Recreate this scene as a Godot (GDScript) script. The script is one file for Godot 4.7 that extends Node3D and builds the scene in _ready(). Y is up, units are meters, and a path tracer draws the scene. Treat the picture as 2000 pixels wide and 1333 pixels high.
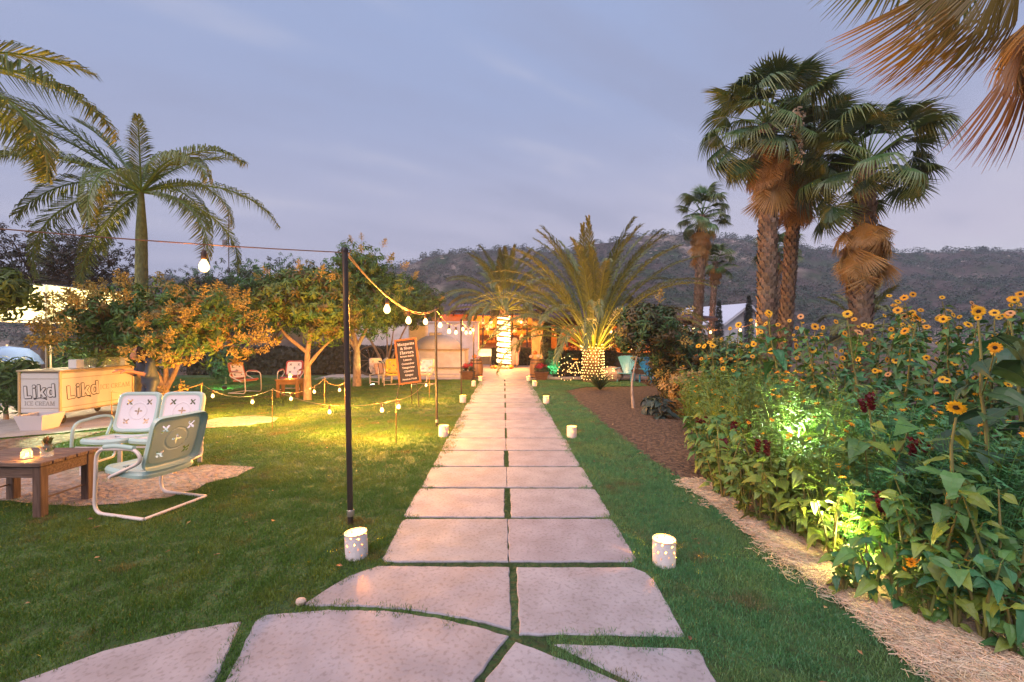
extends Node3D
# Dusk in a garden: a slab walk lit by pierced cans, string lights, palms, a sunflower bed and a hill behind.

const F := 860.0      # focal length in pixels of a 2000 pixel wide picture
const EYE := 1.6      # height of the eye above the lawn
const HZ := 662.0

var rng := RandomNumberGenerator.new()
var used := {}
var M := {}

class Mb:
	var v := PackedVector3Array()
	var n := PackedVector3Array()
	var c := PackedColorArray()
	var ix := PackedInt32Array()

	func tri(a: Vector3, b: Vector3, d: Vector3, col: Color) -> void:
		var nn := (b - a).cross(d - a).normalized()
		var k := v.size()
		v.push_back(a); v.push_back(b); v.push_back(d)
		for _i in 3:
			n.push_back(nn); c.push_back(col)
		ix.push_back(k); ix.push_back(k + 2); ix.push_back(k + 1)

	func tri3(a: Vector3, b: Vector3, d: Vector3, ca: Color, cb: Color, cd: Color) -> void:
		var k := c.size()
		tri(a, b, d, ca)
		c[k + 1] = cb; c[k + 2] = cd

	func quad(a: Vector3, b: Vector3, d: Vector3, e: Vector3, col: Color) -> void:
		var nn := (d - a).cross(e - b).normalized()
		var k := v.size()
		v.push_back(a); v.push_back(b); v.push_back(d); v.push_back(e)
		for _i in 4:
			n.push_back(nn); c.push_back(col)
		for j in [0, 2, 1, 0, 3, 2]:
			ix.push_back(k + j)

	func quad2(a: Vector3, b: Vector3, d: Vector3, e: Vector3, c1: Color, c2: Color) -> void:
		var k := c.size()
		quad(a, b, d, e, c1)
		c[k + 2] = c2; c[k + 3] = c2

	func qo(a: Vector3, b: Vector3, d: Vector3, e: Vector3, mid: Vector3, col: Color) -> void:
		if (d - a).cross(e - b).dot((a + d) * 0.5 - mid) >= 0.0: quad(a, b, d, e, col)
		else: quad(a, e, d, b, col)

	func to(a: Vector3, b: Vector3, d: Vector3, mid: Vector3, col: Color) -> void:
		if (b - a).cross(d - a).dot((a + b + d) / 3.0 - mid) >= 0.0: tri(a, b, d, col)
		else: tri(a, d, b, col)

	# a box with chamfered edges
	func box(mid: Vector3, s: Vector3, col: Color, bev := 0.004, q := Basis.IDENTITY) -> void:
		var h := s * 0.5
		var b := minf(bev, minf(h.x, minf(h.y, h.z)) * 0.45)
		var pt := func(sx: float, sy: float, sz: float, ax: int) -> Vector3:
			var p := Vector3(sx * (h.x - (0.0 if ax == 0 else b)), sy * (h.y - (0.0 if ax == 1 else b)), sz * (h.z - (0.0 if ax == 2 else b)))
			return mid + q * p
		for s1 in [-1.0, 1.0]:
			qo(pt.call(s1, -1, -1, 0), pt.call(s1, 1, -1, 0), pt.call(s1, 1, 1, 0), pt.call(s1, -1, 1, 0), mid, col)
			qo(pt.call(-1, s1, -1, 1), pt.call(1, s1, -1, 1), pt.call(1, s1, 1, 1), pt.call(-1, s1, 1, 1), mid, col)
			qo(pt.call(-1, -1, s1, 2), pt.call(1, -1, s1, 2), pt.call(1, 1, s1, 2), pt.call(-1, 1, s1, 2), mid, col)
			for s2 in [-1.0, 1.0]:
				qo(pt.call(s1, s2, -1, 0), pt.call(s1, s2, 1, 0), pt.call(s1, s2, 1, 1), pt.call(s1, s2, -1, 1), mid, col)
				qo(pt.call(s1, -1, s2, 0), pt.call(s1, 1, s2, 0), pt.call(s1, 1, s2, 2), pt.call(s1, -1, s2, 2), mid, col)
				qo(pt.call(-1, s1, s2, 1), pt.call(1, s1, s2, 1), pt.call(1, s1, s2, 2), pt.call(-1, s1, s2, 2), mid, col)
				for s3 in [-1.0, 1.0]:
					to(pt.call(s1, s2, s3, 0), pt.call(s1, s2, s3, 1), pt.call(s1, s2, s3, 2), mid, col)

	# a round bar along points; radii one per point
	func tube(p: PackedVector3Array, r: PackedFloat32Array, sides: int, col: Color, caps := true, col2 := Color(-1, 0, 0)) -> void:
		var m := p.size()
		var first := v.size()
		var side := Vector3.RIGHT
		var d0 := (p[1] - p[0]).normalized()
		if absf(d0.dot(side)) > 0.8: side = Vector3.UP if absf(d0.y) < 0.8 else Vector3.BACK
		for i in m:
			var d := (p[mini(i + 1, m - 1)] - p[maxi(i - 1, 0)]).normalized()
			side = (side - d * side.dot(d)).normalized()
			var up := d.cross(side)
			var cc := col if col2.r < 0 else col.lerp(col2, float(i) / (m - 1))
			for k in sides + 1:
				var a := TAU * k / sides
				var nn := side * cos(a) + up * sin(a)
				v.push_back(p[i] + nn * r[mini(i, r.size() - 1)]); n.push_back(nn); c.push_back(cc)
		for i in m - 1:
			for k in sides:
				var a := first + i * (sides + 1) + k
				var b := a + sides + 1
				for j in [a, b, a + 1, a + 1, b, b + 1]: ix.push_back(j)
		if caps:
			for e in [0, m - 1]:
				var cen: Vector3 = p[e]
				var out := cen - (p[1] if e == 0 else p[m - 2])
				for k in sides:
					to(cen, v[first + e * (sides + 1) + k], v[first + e * (sides + 1) + k + 1], cen - out, col if e == 0 or col2.r < 0 else col2)

	# profile of (radius, height) turned round the y axis
	func lathe(pr: PackedVector2Array, sides: int, at: Transform3D, col: Color, col2 := Color(-1, 0, 0)) -> void:
		var m := pr.size()
		var first := v.size()
		for i in m:
			var t := (pr[mini(i + 1, m - 1)] - pr[maxi(i - 1, 0)]).normalized()
			var cc := col if col2.r < 0 else col.lerp(col2, float(i) / (m - 1))
			for k in sides + 1:
				var a := TAU * k / sides
				v.push_back(at * Vector3(pr[i].x * cos(a), pr[i].y, pr[i].x * sin(a)))
				n.push_back((at.basis * Vector3(t.y * cos(a), -t.x, t.y * sin(a))).normalized()); c.push_back(cc)
		for i in m - 1:
			for k in sides:
				var a := first + i * (sides + 1) + k
				var b := a + sides + 1
				for j in [a, a + 1, b, a + 1, b + 1, b]: ix.push_back(j)

	# a smooth grid of points, rows by columns
	func grid(p: PackedVector3Array, cols: int, cs: PackedColorArray, up := Vector3.UP) -> void:
		var rows := p.size() / cols
		var first := v.size()
		for r in rows:
			for k in cols:
				var dx := p[r * cols + mini(k + 1, cols - 1)] - p[r * cols + maxi(k - 1, 0)]
				var dy := p[mini(r + 1, rows - 1) * cols + k] - p[maxi(r - 1, 0) * cols + k]
				var nn := dx.cross(dy).normalized()
				if nn.dot(up) < 0: nn = -nn
				v.push_back(p[r * cols + k]); n.push_back(nn); c.push_back(cs[mini(r * cols + k, cs.size() - 1)])
		var flip := (p[1] - p[0]).cross(p[cols] - p[0]).dot(up) > 0
		for r in rows - 1:
			for k in cols - 1:
				var a := first + r * cols + k
				for j in ([a, a + cols, a + 1, a + 1, a + cols, a + cols + 1] if flip else [a, a + 1, a + cols, a + 1, a + cols + 1, a + cols]): ix.push_back(j)

	func add(o: Mb, t: Transform3D, tint := Color.WHITE) -> void:
		var k := v.size()
		for p in o.v: v.push_back(t * p)
		for q in o.n: n.push_back((t.basis * q).normalized())
		for q in o.c: c.push_back(q * tint)
		for j in o.ix: ix.push_back(j + k)

	func put(mesh: ArrayMesh, mat: Material) -> ArrayMesh:
		if v.is_empty(): return mesh
		var a := []
		a.resize(Mesh.ARRAY_MAX)
		a[Mesh.ARRAY_VERTEX] = v; a[Mesh.ARRAY_NORMAL] = n; a[Mesh.ARRAY_COLOR] = c; a[Mesh.ARRAY_INDEX] = ix
		mesh.add_surface_from_arrays(Mesh.PRIMITIVE_TRIANGLES, a)
		mesh.surface_set_material(mesh.get_surface_count() - 1, mat)
		return mesh

	func mesh(mat: Material) -> ArrayMesh:
		return put(ArrayMesh.new(), mat)

# ---------------------------------------------------------------- places
func P(u: float, w: float, d: float) -> Vector3: return Vector3((u - 1000.0) / F * d, EYE - (w - HZ) / F * d, -d)
func G(u: float, w: float, y := 0.0) -> Vector3:
	var d := F * (EYE - y) / (w - HZ)
	return Vector3((u - 1000.0) / F * d, y, -d)
func X(u: float, d: float, y := 0.0) -> Vector3: return Vector3((u - 1000.0) / F * d, y, -d)
func rf(a: float, b: float) -> float: return rng.randf_range(a, b)
func lin(r: float, g: float, b: float) -> Color: return Color(r, g, b)
func vary(c: Color, k: float) -> Color:
	var s := 1.0 + rf(-k, k)
	return Color(c.r * s * (1.0 + rf(-k, k) * 0.4), c.g * s, c.b * s * (1.0 + rf(-k, k) * 0.4))
func arc3(pts: Array, steps := 6, round := 0.08) -> PackedVector3Array:   # a bent bar: corners rounded
	var out := PackedVector3Array([pts[0]])
	for i in range(1, pts.size() - 1):
		var a: Vector3 = pts[i - 1]
		var b: Vector3 = pts[i]
		var e: Vector3 = pts[i + 1]
		var ra := minf(round, a.distance_to(b) * 0.48)
		var rb := minf(round, e.distance_to(b) * 0.48)
		var p := b + (a - b).normalized() * ra
		var q := b + (e - b).normalized() * rb
		for k in steps + 1:
			var t := float(k) / steps
			out.push_back(p.lerp(b, t).lerp(b.lerp(q, t), t))
	out.push_back(pts[-1])
	return out
func aim(d: Vector3, roll := 0.0) -> Basis:      # y along d, z on the upper side
	var y := d.normalized()
	var z := Vector3.UP - y * y.y
	if z.length() < 0.05: z = Vector3(-0.3, 0, 1) - y * Vector3(-0.3, 0, 1).dot(y)
	z = z.normalized()
	var b := Basis(y.cross(z), y, z)
	return b * Basis(Vector3.UP, roll) if roll != 0.0 else b
func dirv(az: float, el: float) -> Vector3: return Vector3(cos(el) * cos(az), sin(el), cos(el) * sin(az))

# ---------------------------------------------------------------- objects
func numbered(s: String) -> String:
	var k: int = used.get(s, -1) + 1
	used[s] = k
	return s if k == 0 else "%s_%03d" % [s, k]
func tag(o: Node3D, label: String, category: String, group := "") -> Node3D:
	o.set_meta("label", label); o.set_meta("category", category)
	if group: o.set_meta("group", group)
	return o
func thing(called: String, label: String, category: String, at := Vector3.ZERO, turn := 0.0, group := "") -> Node3D:
	var o := Node3D.new()
	o.name = numbered(called); add_child(o)
	o.position = at; o.rotation.y = turn
	return tag(o, label, category, group)
func part(o: Node3D, called: String, m: Mesh, at := Vector3.ZERO, q := Basis.IDENTITY) -> MeshInstance3D:
	var k := MeshInstance3D.new()
	k.name = called; k.mesh = m
	k.transform = Transform3D(q, at)
	o.add_child(k, true)
	return k
func struct(called: String, m: Mesh) -> MeshInstance3D:
	var k := MeshInstance3D.new()
	k.name = numbered(called); k.mesh = m
	add_child(k); k.set_meta("kind", "structure")
	return k
func many(o: Node3D, called: String, m: Mesh, at: Array, tint: Array) -> MultiMeshInstance3D:
	var mm := MultiMesh.new()
	mm.transform_format = MultiMesh.TRANSFORM_3D
	mm.use_colors = tint.size() > 0
	mm.mesh = m
	mm.instance_count = at.size()
	for i in at.size():
		mm.set_instance_transform(i, at[i])
		if tint.size(): mm.set_instance_color(i, tint[i])
	var k := MultiMeshInstance3D.new()
	k.name = called if o != self else numbered(called)
	k.multimesh = mm
	o.add_child(k, true); k.set_meta("kind", "stuff")
	return k
func lamp(at: Vector3, e: float, col: Color, size := 0.03) -> OmniLight3D:
	var l := OmniLight3D.new()
	l.name = numbered("lamp_glow"); add_child(l)
	l.position = at; l.light_energy = e; l.light_color = col; l.light_size = size
	l.omni_range = 40.0; l.omni_attenuation = 2.0; l.shadow_enabled = true
	return l
func spot(at: Vector3, to: Vector3, e: float, col: Color, half := 40.0, soft := 0.6) -> SpotLight3D:
	var l := SpotLight3D.new()
	l.name = numbered("flood_glow"); add_child(l)
	l.position = at
	var d := (to - at).normalized()
	l.basis = Basis.looking_at(d, Vector3.UP if absf(d.y) < 0.95 else Vector3.RIGHT)
	l.light_energy = e; l.light_color = col; l.spot_angle = half; l.spot_angle_attenuation = soft
	l.spot_range = 40.0; l.spot_attenuation = 2.0; l.light_size = 0.05; l.shadow_enabled = true
	return l

# ---------------------------------------------------------------- materials
func ntex(freq: float, a: Color, b: Color, sd: int, oct := 4, lo := 0.25, hi := 0.75, normal := false, k := 512) -> NoiseTexture2D:
	var t := NoiseTexture2D.new()
	var z := FastNoiseLite.new()
	z.seed = sd; z.frequency = freq; z.fractal_octaves = oct; z.noise_type = FastNoiseLite.TYPE_SIMPLEX_SMOOTH
	t.width = k; t.height = k; t.seamless = true; t.noise = z
	if normal:
		t.as_normal_map = true; t.bump_strength = 6.0
	else:
		var g := Gradient.new()
		g.set_color(0, a.linear_to_srgb()); g.set_color(1, b.linear_to_srgb())
		g.set_offset(0, lo); g.set_offset(1, hi)
		t.color_ramp = g
	return t
func flat(rough := 0.7, metal := 0.0, spec := 0.5) -> StandardMaterial3D:   # colour comes with the vertices
	var m := StandardMaterial3D.new()
	m.vertex_color_use_as_albedo = true
	m.roughness = rough; m.metallic = metal; m.metallic_specular = spec
	m.cull_mode = BaseMaterial3D.CULL_DISABLED
	return m
func textured(tex: Texture2D, per_m: Vector3, rough := 0.8, bump: Texture2D = null, cm := 0.3, world := true) -> StandardMaterial3D:
	var m := flat(rough)
	m.albedo_texture = tex
	m.uv1_triplanar = true; m.uv1_world_triplanar = world
	m.uv1_scale = per_m
	if bump:
		m.heightmap_enabled = true; m.heightmap_texture = bump; m.heightmap_scale = cm
	return m
func leafy(rough := 0.5, through := 0.62) -> StandardMaterial3D:
	var m := flat(rough)
	m.backlight_enabled = true; m.backlight = Color(through, through, through * 0.8)
	return m
func glow(c: Color, e: float) -> StandardMaterial3D:
	var m := StandardMaterial3D.new()
	m.albedo_color = Color(0.9, 0.85, 0.75); m.emission_enabled = true
	m.emission = c; m.emission_energy_multiplier = e
	return m

func materials() -> void:
	M.plain = flat(0.7)
	M.leaf = leafy(0.5, 0.6)
	M.palm = leafy(0.42, 0.5)
	M.dry = leafy(0.8, 0.45)
	M.petal = leafy(0.6, 0.75)
	M.stem = flat(0.6)
	M.paint = flat(0.32)
	M.black = flat(0.38)
	M.metal = flat(0.35, 0.8)
	M.tin = flat(0.4, 0.0)
	M.cord = flat(0.6)
	M.skin = flat(0.6)
	M.cloth = flat(0.9)
	M.bark = textured(ntex(0.02, lin(0.62, 0.6, 0.58), lin(1, 1, 1), 5), Vector3(1.3, 0.5, 1.3), 0.9, ntex(0.03, lin(0, 0, 0), lin(1, 1, 1), 6), 1.2)
	M.wood = textured(ntex(0.012, lin(0.55, 0.5, 0.46), lin(1, 1, 1), 8, 5), Vector3(0.6, 6.0, 6.0), 0.65, ntex(0.02, lin(0, 0, 0), lin(1, 1, 1), 9), 0.15)
	M.timber = textured(ntex(0.012, lin(0.6, 0.55, 0.5), lin(1, 1, 1), 8, 5), Vector3(5.0, 0.5, 5.0), 0.7)
	M.slab = textured(ntex(0.006, lin(0.82, 0.8, 0.79), lin(1, 1, 1), 11, 6, 0.2, 0.8, false, 1024), Vector3(0.45, 0.45, 0.45), 0.72, ntex(0.09, lin(0, 0, 0), lin(1, 1, 1), 12, 5), 0.035)
	M.slab.metallic_specular = 0.4
	M.slab.roughness_texture = ntex(0.01, lin(0.62, 0.62, 0.62), lin(1, 1, 1), 13, 5)
	M.slab.detail_enabled = true
	M.slab.detail_blend_mode = BaseMaterial3D.BLEND_MODE_MUL
	M.slab.detail_albedo = ntex(0.12, lin(0.78, 0.76, 0.74), lin(1, 1, 1), 14, 3, 0.22, 0.42)
	M.plaster = textured(ntex(0.01, lin(0.86, 0.85, 0.83), lin(1, 1, 1), 15, 5), Vector3(0.5, 0.5, 0.5), 0.85, ntex(0.06, lin(0, 0, 0), lin(1, 1, 1), 16), 0.2)
	M.turf = textured(ntex(0.016, lin(0.55, 0.6, 0.5), lin(1, 1, 1), 17, 6), Vector3(0.35, 0.35, 0.35), 0.95, ntex(0.11, lin(0, 0, 0), lin(1, 1, 1), 18), 1.5)
	M.soil = textured(ntex(0.03, lin(0.45, 0.42, 0.4), lin(1, 1, 1), 19, 6), Vector3(0.5, 0.5, 0.5), 0.95, ntex(0.05, lin(0, 0, 0), lin(1, 1, 1), 20, 6), 3.0)
	M.sandy = textured(ntex(0.03, lin(0.68, 0.64, 0.6), lin(1, 1, 1), 29, 6), Vector3(0.5, 0.5, 0.5), 0.95, ntex(0.05, lin(0, 0, 0), lin(1, 1, 1), 30, 6), 2.0)
	M.hill = textured(ntex(0.03, lin(0.5, 0.5, 0.5), lin(1, 1, 1), 21, 6, 0.3, 0.7), Vector3(0.03, 0.03, 0.03), 1.0)
	M.hill.metallic_specular = 0.1
	M.bulb = glow(Color(1, 0.82, 0.5), 3.6)
	M.fairy = glow(Color(1, 0.8, 0.45), 2.6)
	M.tube_light = glow(Color(1, 0.82, 0.55), 3.2)
	M.flame = glow(Color(1, 0.72, 0.3), 9.0)
	M.cool = glow(Color(0.85, 1, 0.9), 10.0)
	var gl := StandardMaterial3D.new()
	gl.transparency = BaseMaterial3D.TRANSPARENCY_ALPHA
	gl.albedo_color = Color(0.9, 1, 0.97, 0.12); gl.roughness = 0.05
	M.glass = gl
	M.sprig_mesh = sprig(8, 0.17, 0.05, 0.75)
	M.sprig_small = sprig(7, 0.1, 0.045, 0.3)

const WARM := Color(1.0, 0.66, 0.28)
const AMBER := Color(1.0, 0.55, 0.16)
const COOL := Color(0.8, 1.0, 0.85)

func sky_tex() -> ImageTexture:
	var w := 1024
	var h := 512
	var im := Image.create(w, h, false, Image.FORMAT_RGBF)
	var z := FastNoiseLite.new()
	z.seed = 4; z.frequency = 1.0; z.fractal_octaves = 5; z.noise_type = FastNoiseLite.TYPE_SIMPLEX_SMOOTH
	for j in h:
		var el := (0.5 - (j + 0.5) / h) * PI
		for i in w:
			var az := ((i + 0.5) / w - 0.5) * TAU
			var d := Vector3(sin(az) * cos(el), sin(el), -cos(az) * cos(el))
			var up := maxf(el, 0.0)
			var t := smoothstep(0.0, 0.75, up)
			var c := Color(0.42, 0.445, 0.63).lerp(Color(0.36, 0.45, 0.71), t)
			var west := 0.5 - 0.5 * sin(az + 0.35)     # the side where the sun has set
			c = c.lerp(Color(0.76, 0.69, 0.80), west * (1.0 - smoothstep(0.05, 0.5, up)) * 0.85)
			# streaked high cloud on a sheet overhead
			var k := 1.0 / maxf(d.y + 0.12, 0.12)
			var q := Vector2(d.x * k, d.z * k).rotated(0.5)
			var s := z.get_noise_3d(q.x * 0.35, q.y * 1.1, 3.0) * 0.6 + z.get_noise_3d(q.x * 0.9, q.y * 3.2, 9.0) * 0.4
			var veil := clampf(0.5 + s * 1.1, 0.0, 1.0)
			c = c.lerp(Color(0.70, 0.68, 0.79), smoothstep(0.5, 1.0, veil) * 0.85 * (0.2 + 0.8 * west))
			c = c.lerp(Color(0.34, 0.37, 0.54), smoothstep(0.5, 0.05, veil) * 0.5 * (0.4 + 0.6 * west))
			im.set_pixel(i, j, c)
	return ImageTexture.create_from_image(im)

func slab(poly: PackedVector2Array, top: float, deep: float, col: Color) -> ArrayMesh:   # a poured slab with a worn edge
	var b := Mb.new()
	if Geometry2D.is_polygon_clockwise(poly): poly.reverse()
	var rough := PackedVector2Array()
	for i in poly.size():
		var p := poly[i]
		var q := poly[(i + 1) % poly.size()]
		var k := maxi(1, int(p.distance_to(q) / 0.05))
		for j in k:
			var t := float(j) / k
			var nn := (q - p).normalized().orthogonal()
			rough.push_back(p.lerp(q, t) + nn * rf(-0.005, 0.005))
	var inner := Geometry2D.offset_polygon(rough, -0.006, Geometry2D.JOIN_ROUND)
	var inn: PackedVector2Array = inner[0] if inner.size() else rough
	var ids := Geometry2D.triangulate_polygon(inn)
	for i in range(0, ids.size(), 3):
		var t3: Array = []
		for j in 3: t3.push_back(Vector3(inn[ids[i + j]].x, top, inn[ids[i + j]].y))
		b.to(t3[0], t3[1], t3[2], (t3[0] + t3[1] + t3[2]) / 3.0 - Vector3.UP, col)
	var near := 0
	for i in rough.size():
		var a := rough[i]
		var e := rough[(i + 1) % rough.size()]
		var ia := nearest(inn, a)
		var ie := nearest(inn, e)
		var a1 := Vector3(a.x, top - 0.006, a.y)
		var e1 := Vector3(e.x, top - 0.006, e.y)
		var mid := Vector3(inn[ia].x, top - 1.0, inn[ia].y)
		if ia != ie: b.qo(Vector3(inn[ia].x, top, inn[ia].y), Vector3(inn[ie].x, top, inn[ie].y), e1, a1, mid, col)
		else: b.to(Vector3(inn[ia].x, top, inn[ia].y), e1, a1, mid, col)
		b.quad(Vector3(a.x, top - deep, a.y), Vector3(e.x, top - deep, e.y), e1, a1, col * 0.9)
	return b.mesh(M.slab)
func nearest(p: PackedVector2Array, q: Vector2) -> int:
	var best := 0
	var d := 1e9
	for i in p.size():
		var e := p[i].distance_squared_to(q)
		if e < d: d = e; best = i
	return best
func ground_poly(px: Array) -> PackedVector2Array:
	var out := PackedVector2Array()
	for i in range(0, px.size(), 2):
		var g := G(px[i], px[i + 1])
		out.push_back(Vector2(g.x, g.z))
	return out
func sheet(poly: PackedVector2Array, y: float, col: Color, mat: Material, wob := 0.0, cell := 0.0) -> ArrayMesh:
	var b := Mb.new()
	var pts := PackedVector2Array()
	for i in poly.size():
		var p := poly[i]
		var q := poly[(i + 1) % poly.size()]
		var k := maxi(1, int(p.distance_to(q) / 0.12)) if wob > 0.0 else 1
		for j in k:
			pts.push_back(p.lerp(q, float(j) / k) + (Vector2(rf(-wob, wob), rf(-wob, wob)) if wob > 0.0 else Vector2.ZERO))
	var ids := Geometry2D.triangulate_polygon(pts)
	for i in range(0, ids.size(), 3):
		var t3: Array = []
		for j in 3: t3.push_back(Vector3(pts[ids[i + j]].x, y, pts[ids[i + j]].y))
		b.to(t3[0], t3[1], t3[2], (t3[0] + t3[1] + t3[2]) / 3.0 - Vector3.UP, col)
	return b.mesh(mat)
func path_mid(z: float) -> float: return 0.035 - 0.0186 * z    # centre line of the walk at depth z
const ROW := 0.787
const ROW0 := 3.12

var bare: Array = []       # outlines without grass
var lawn_l := PackedVector2Array()
var lawn_r := PackedVector2Array()
var slabs: Array = []

func setting() -> void:
	# ground out to the horizon
	var b := Mb.new()
	var k := 48
	for i in k:
		var a := TAU * i / k
		var e := TAU * (i + 1) / k
		b.to(Vector3(0, -0.03, 0), Vector3(cos(a) * 600, -0.03, sin(a) * 600), Vector3(cos(e) * 600, -0.03, sin(e) * 600), Vector3(0, -9, 0), lin(0.2, 0.13, 0.085))
	struct("ground", b.mesh(M.soil))
	# hill: a ridge on polar rings
	var ridge := [[-1500, 560], [-600, 540], [200, 535], [560, 548], [700, 540], [770, 518], [860, 490], [960, 482], [1100, 482], [1180, 468], [1240, 456], [1300, 447], [1420, 458], [1540, 473], [1640, 484], [1760, 486], [1900, 485], [2060, 488], [2500, 500], [3400, 560]]
	var z := FastNoiseLite.new()
	z.seed = 31; z.frequency = 0.022; z.fractal_octaves = 5
	var cols := 300
	var rows := 46
	var pts := PackedVector3Array()
	var cs := PackedColorArray()
	var hillpt := func(i: float, j: float) -> Vector3:
		var u := -1400.0 + i * 16.0
		var w := 540.0
		for m in ridge.size() - 1:
			if u >= ridge[m][0] and u < ridge[m + 1][0]:
				w = lerpf(ridge[m][1], ridge[m + 1][1], smoothstep(0, 1, (u - ridge[m][0]) / (ridge[m + 1][0] - ridge[m][0])))
		var top: float = (HZ - w) / F * 215.0
		var d := 62.0 + j / (rows - 1) * 190.0
		var t := (d - 62.0) / 153.0
		var hgt: float = top * (pow(clampf(t, 0, 1), 1.25) if t <= 1.0 else 1.0 - (t - 1.0) * 0.9)
		var p := X(u, d)
		var g := z.get_noise_2d(p.x, p.z)
		p.y = hgt + g * 5.5 * clampf(t * 2.0, 0, 1) * (0.35 if t > 0.9 and t < 1.1 else 1.0) - 0.3
		return p
	for j in rows:
		for i in cols:
			var p: Vector3 = hillpt.call(i, j)
			pts.push_back(p)
			var g := z.get_noise_2d(p.x * 2.3 + 50, p.z * 2.3)
			var c := lin(0.115, 0.09, 0.08).lerp(lin(0.055, 0.08, 0.045), smoothstep(-0.1, 0.4, g))
			c = c.lerp(lin(0.36, 0.28, 0.23), smoothstep(0.22, 0.45, z.get_noise_2d(p.x * 1.4 - 90, p.z * 1.4 + p.y * 4.0)))
			cs.push_back(c)
	b = Mb.new()
	b.grid(pts, cols, cs)
	struct("hill", b.mesh(M.hill))
	var bush := clump_mesh(46, 1.0, 0.34)
	var at: Array = []
	var tint: Array = []
	for i in 15000:
		var q: Vector3 = hillpt.call(rf(30, 270), rf(2, 41))
		var s := rf(0.5, 1.5) * (1.0 if q.length() > 130 else 0.75)
		at.push_back(Transform3D(Basis(Vector3.UP, rf(0, TAU)).scaled(Vector3(s * rf(1, 1.5), s * rf(0.7, 1.1), s)), q + Vector3(0, s * 0.3, 0)))
		tint.push_back(vary([lin(0.04, 0.075, 0.035), lin(0.09, 0.085, 0.06), lin(0.11, 0.09, 0.08), lin(0.03, 0.055, 0.035)][rng.randi() % 4], 0.3))
	for i in 900:        # bushes along the skyline
		var q: Vector3 = hillpt.call(rf(60, 262), rf(35.5, 38.5))
		var s := rf(0.7, 1.9)
		at.push_back(Transform3D(Basis(Vector3.UP, rf(0, TAU)).scaled(Vector3(s * 1.3, s * rf(0.8, 1.4), s)), q + Vector3(0, s * 0.5, 0)))
		tint.push_back(vary(lin(0.05, 0.065, 0.035), 0.3))
	many(self, "hillside_scrub", bush, at, tint)
	var rock := Mb.new()
	blob(rock, Vector3.ZERO, Vector3(1, 0.6, 0.9), lin(1, 1, 1), 7, 5, 0.25)
	at = []; tint = []
	for i in 260:
		var q: Vector3 = hillpt.call(rf(110, 230), rf(18, 40)) if i < 120 else hillpt.call(rf(165, 178), rf(24, 38))
		var s := rf(0.3, 1.0)
		at.push_back(Transform3D(Basis(Vector3.UP, rf(0, TAU)).scaled(Vector3(s * 1.2, s * 0.7, s)), q))
		tint.push_back(vary(lin(0.34, 0.27, 0.23), 0.2))
	many(self, "hillside_rocks", rock.mesh(M.plain), at, tint)

	# lawns, bare earth, drive, terrace
	var pe := func(zz: float, s: float) -> Vector2: return Vector2(path_mid(zz) + s * 0.9, -zz)
	lawn_l = PackedVector2Array([Vector2(-0.2, -1.2), Vector2(-0.2, -2.55), Vector2(-1.3, -2.75), pe.call(3.15, -0.9), pe.call(17.2, -0.9), Vector2(-2.4, -17.2), Vector2(-2.4, -16.9), Vector2(-4.4, -16.9), Vector2(-7.5, -19.3), Vector2(-17, -19.3), Vector2(-17, -1.2)])
	lawn_r = PackedVector2Array([Vector2(0.2, -1.2), Vector2(2.0, -1.2), Vector2(1.99, -2.05), Vector2(2.03, -2.6), Vector2(2.0, -3.07), Vector2(1.98, -4.26), Vector2(1.93, -4.86), Vector2(1.80, -6.5), Vector2(1.74, -7.95), Vector2(1.66, -10.5), Vector2(1.66, -13.6), Vector2(2.4, -14.6), Vector2(4.6, -14.9), Vector2(4.6, -17.0), pe.call(17.2, 0.9), pe.call(3.2, 0.9), Vector2(1.0, -2.7), Vector2(0.2, -2.55)])
	var turf := lin(0.055, 0.11, 0.03)
	struct("lawn", sheet(lawn_l, 0.0, turf, M.turf, 0.012))
	struct("lawn", sheet(lawn_r, 0.0, turf, M.turf, 0.012))
	struct("lawn", sheet(PackedVector2Array([Vector2(-4.5, -0.9), Vector2(4, -0.9), Vector2(1.0, -3.3), Vector2(0.93, -17.1), Vector2(-1.2, -17.1), Vector2(-0.95, -3.3)]), -0.004, turf * 0.8, M.turf))
	var dirt := ground_poly([-260, 960, 0, 935, 120, 912, 240, 930, 330, 922, 400, 910, 498, 915, 462, 932, 405, 946, 380, 958, 330, 975, 250, 985, 170, 992, 60, 985, 0, 980, -300, 1010])
	bare.push_back(dirt)
	struct("bare_earth", sheet(dirt, 0.012, lin(0.36, 0.28, 0.23), M.sandy, 0.03))
	var sand := ground_poly([360, 834, 420, 818, 500, 813, 545, 817, 530, 827, 470, 834, 400, 838])
	bare.push_back(sand)
	struct("bare_earth", sheet(sand, 0.012, lin(0.30, 0.25, 0.2), M.sandy, 0.03))
	var drive := ground_poly([-420, 872, 0, 858, 120, 848, 260, 832, 390, 822, 390, 800, 270, 797, 120, 790, 0, 790, -420, 800])
	bare.push_back(drive)
	struct("driveway", sheet(drive, 0.02, lin(0.42, 0.38, 0.33), M.slab, 0.0))
	var verge := ground_poly([-420, 905, 0, 893, 60, 882, 150, 858, 215, 842, 120, 850, 0, 860, -420, 874])
	bare.push_back(verge)
	struct("bare_earth", sheet(verge, 0.012, lin(0.30, 0.21, 0.14), M.soil, 0.03))
	# earth of the flower bed, straw along its edge
	var bed := PackedVector2Array([Vector2(1.99, -4.6), Vector2(1.9, -4.86), Vector2(1.78, -6.5), Vector2(1.72, -7.95), Vector2(1.66, -10.5), Vector2(1.68, -13.5), Vector2(2.4, -14.5), Vector2(4.6, -14.8), Vector2(20, -15), Vector2(20, -1.0), Vector2(3.2, -1.0), Vector2(2.6, -3.4)])
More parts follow.
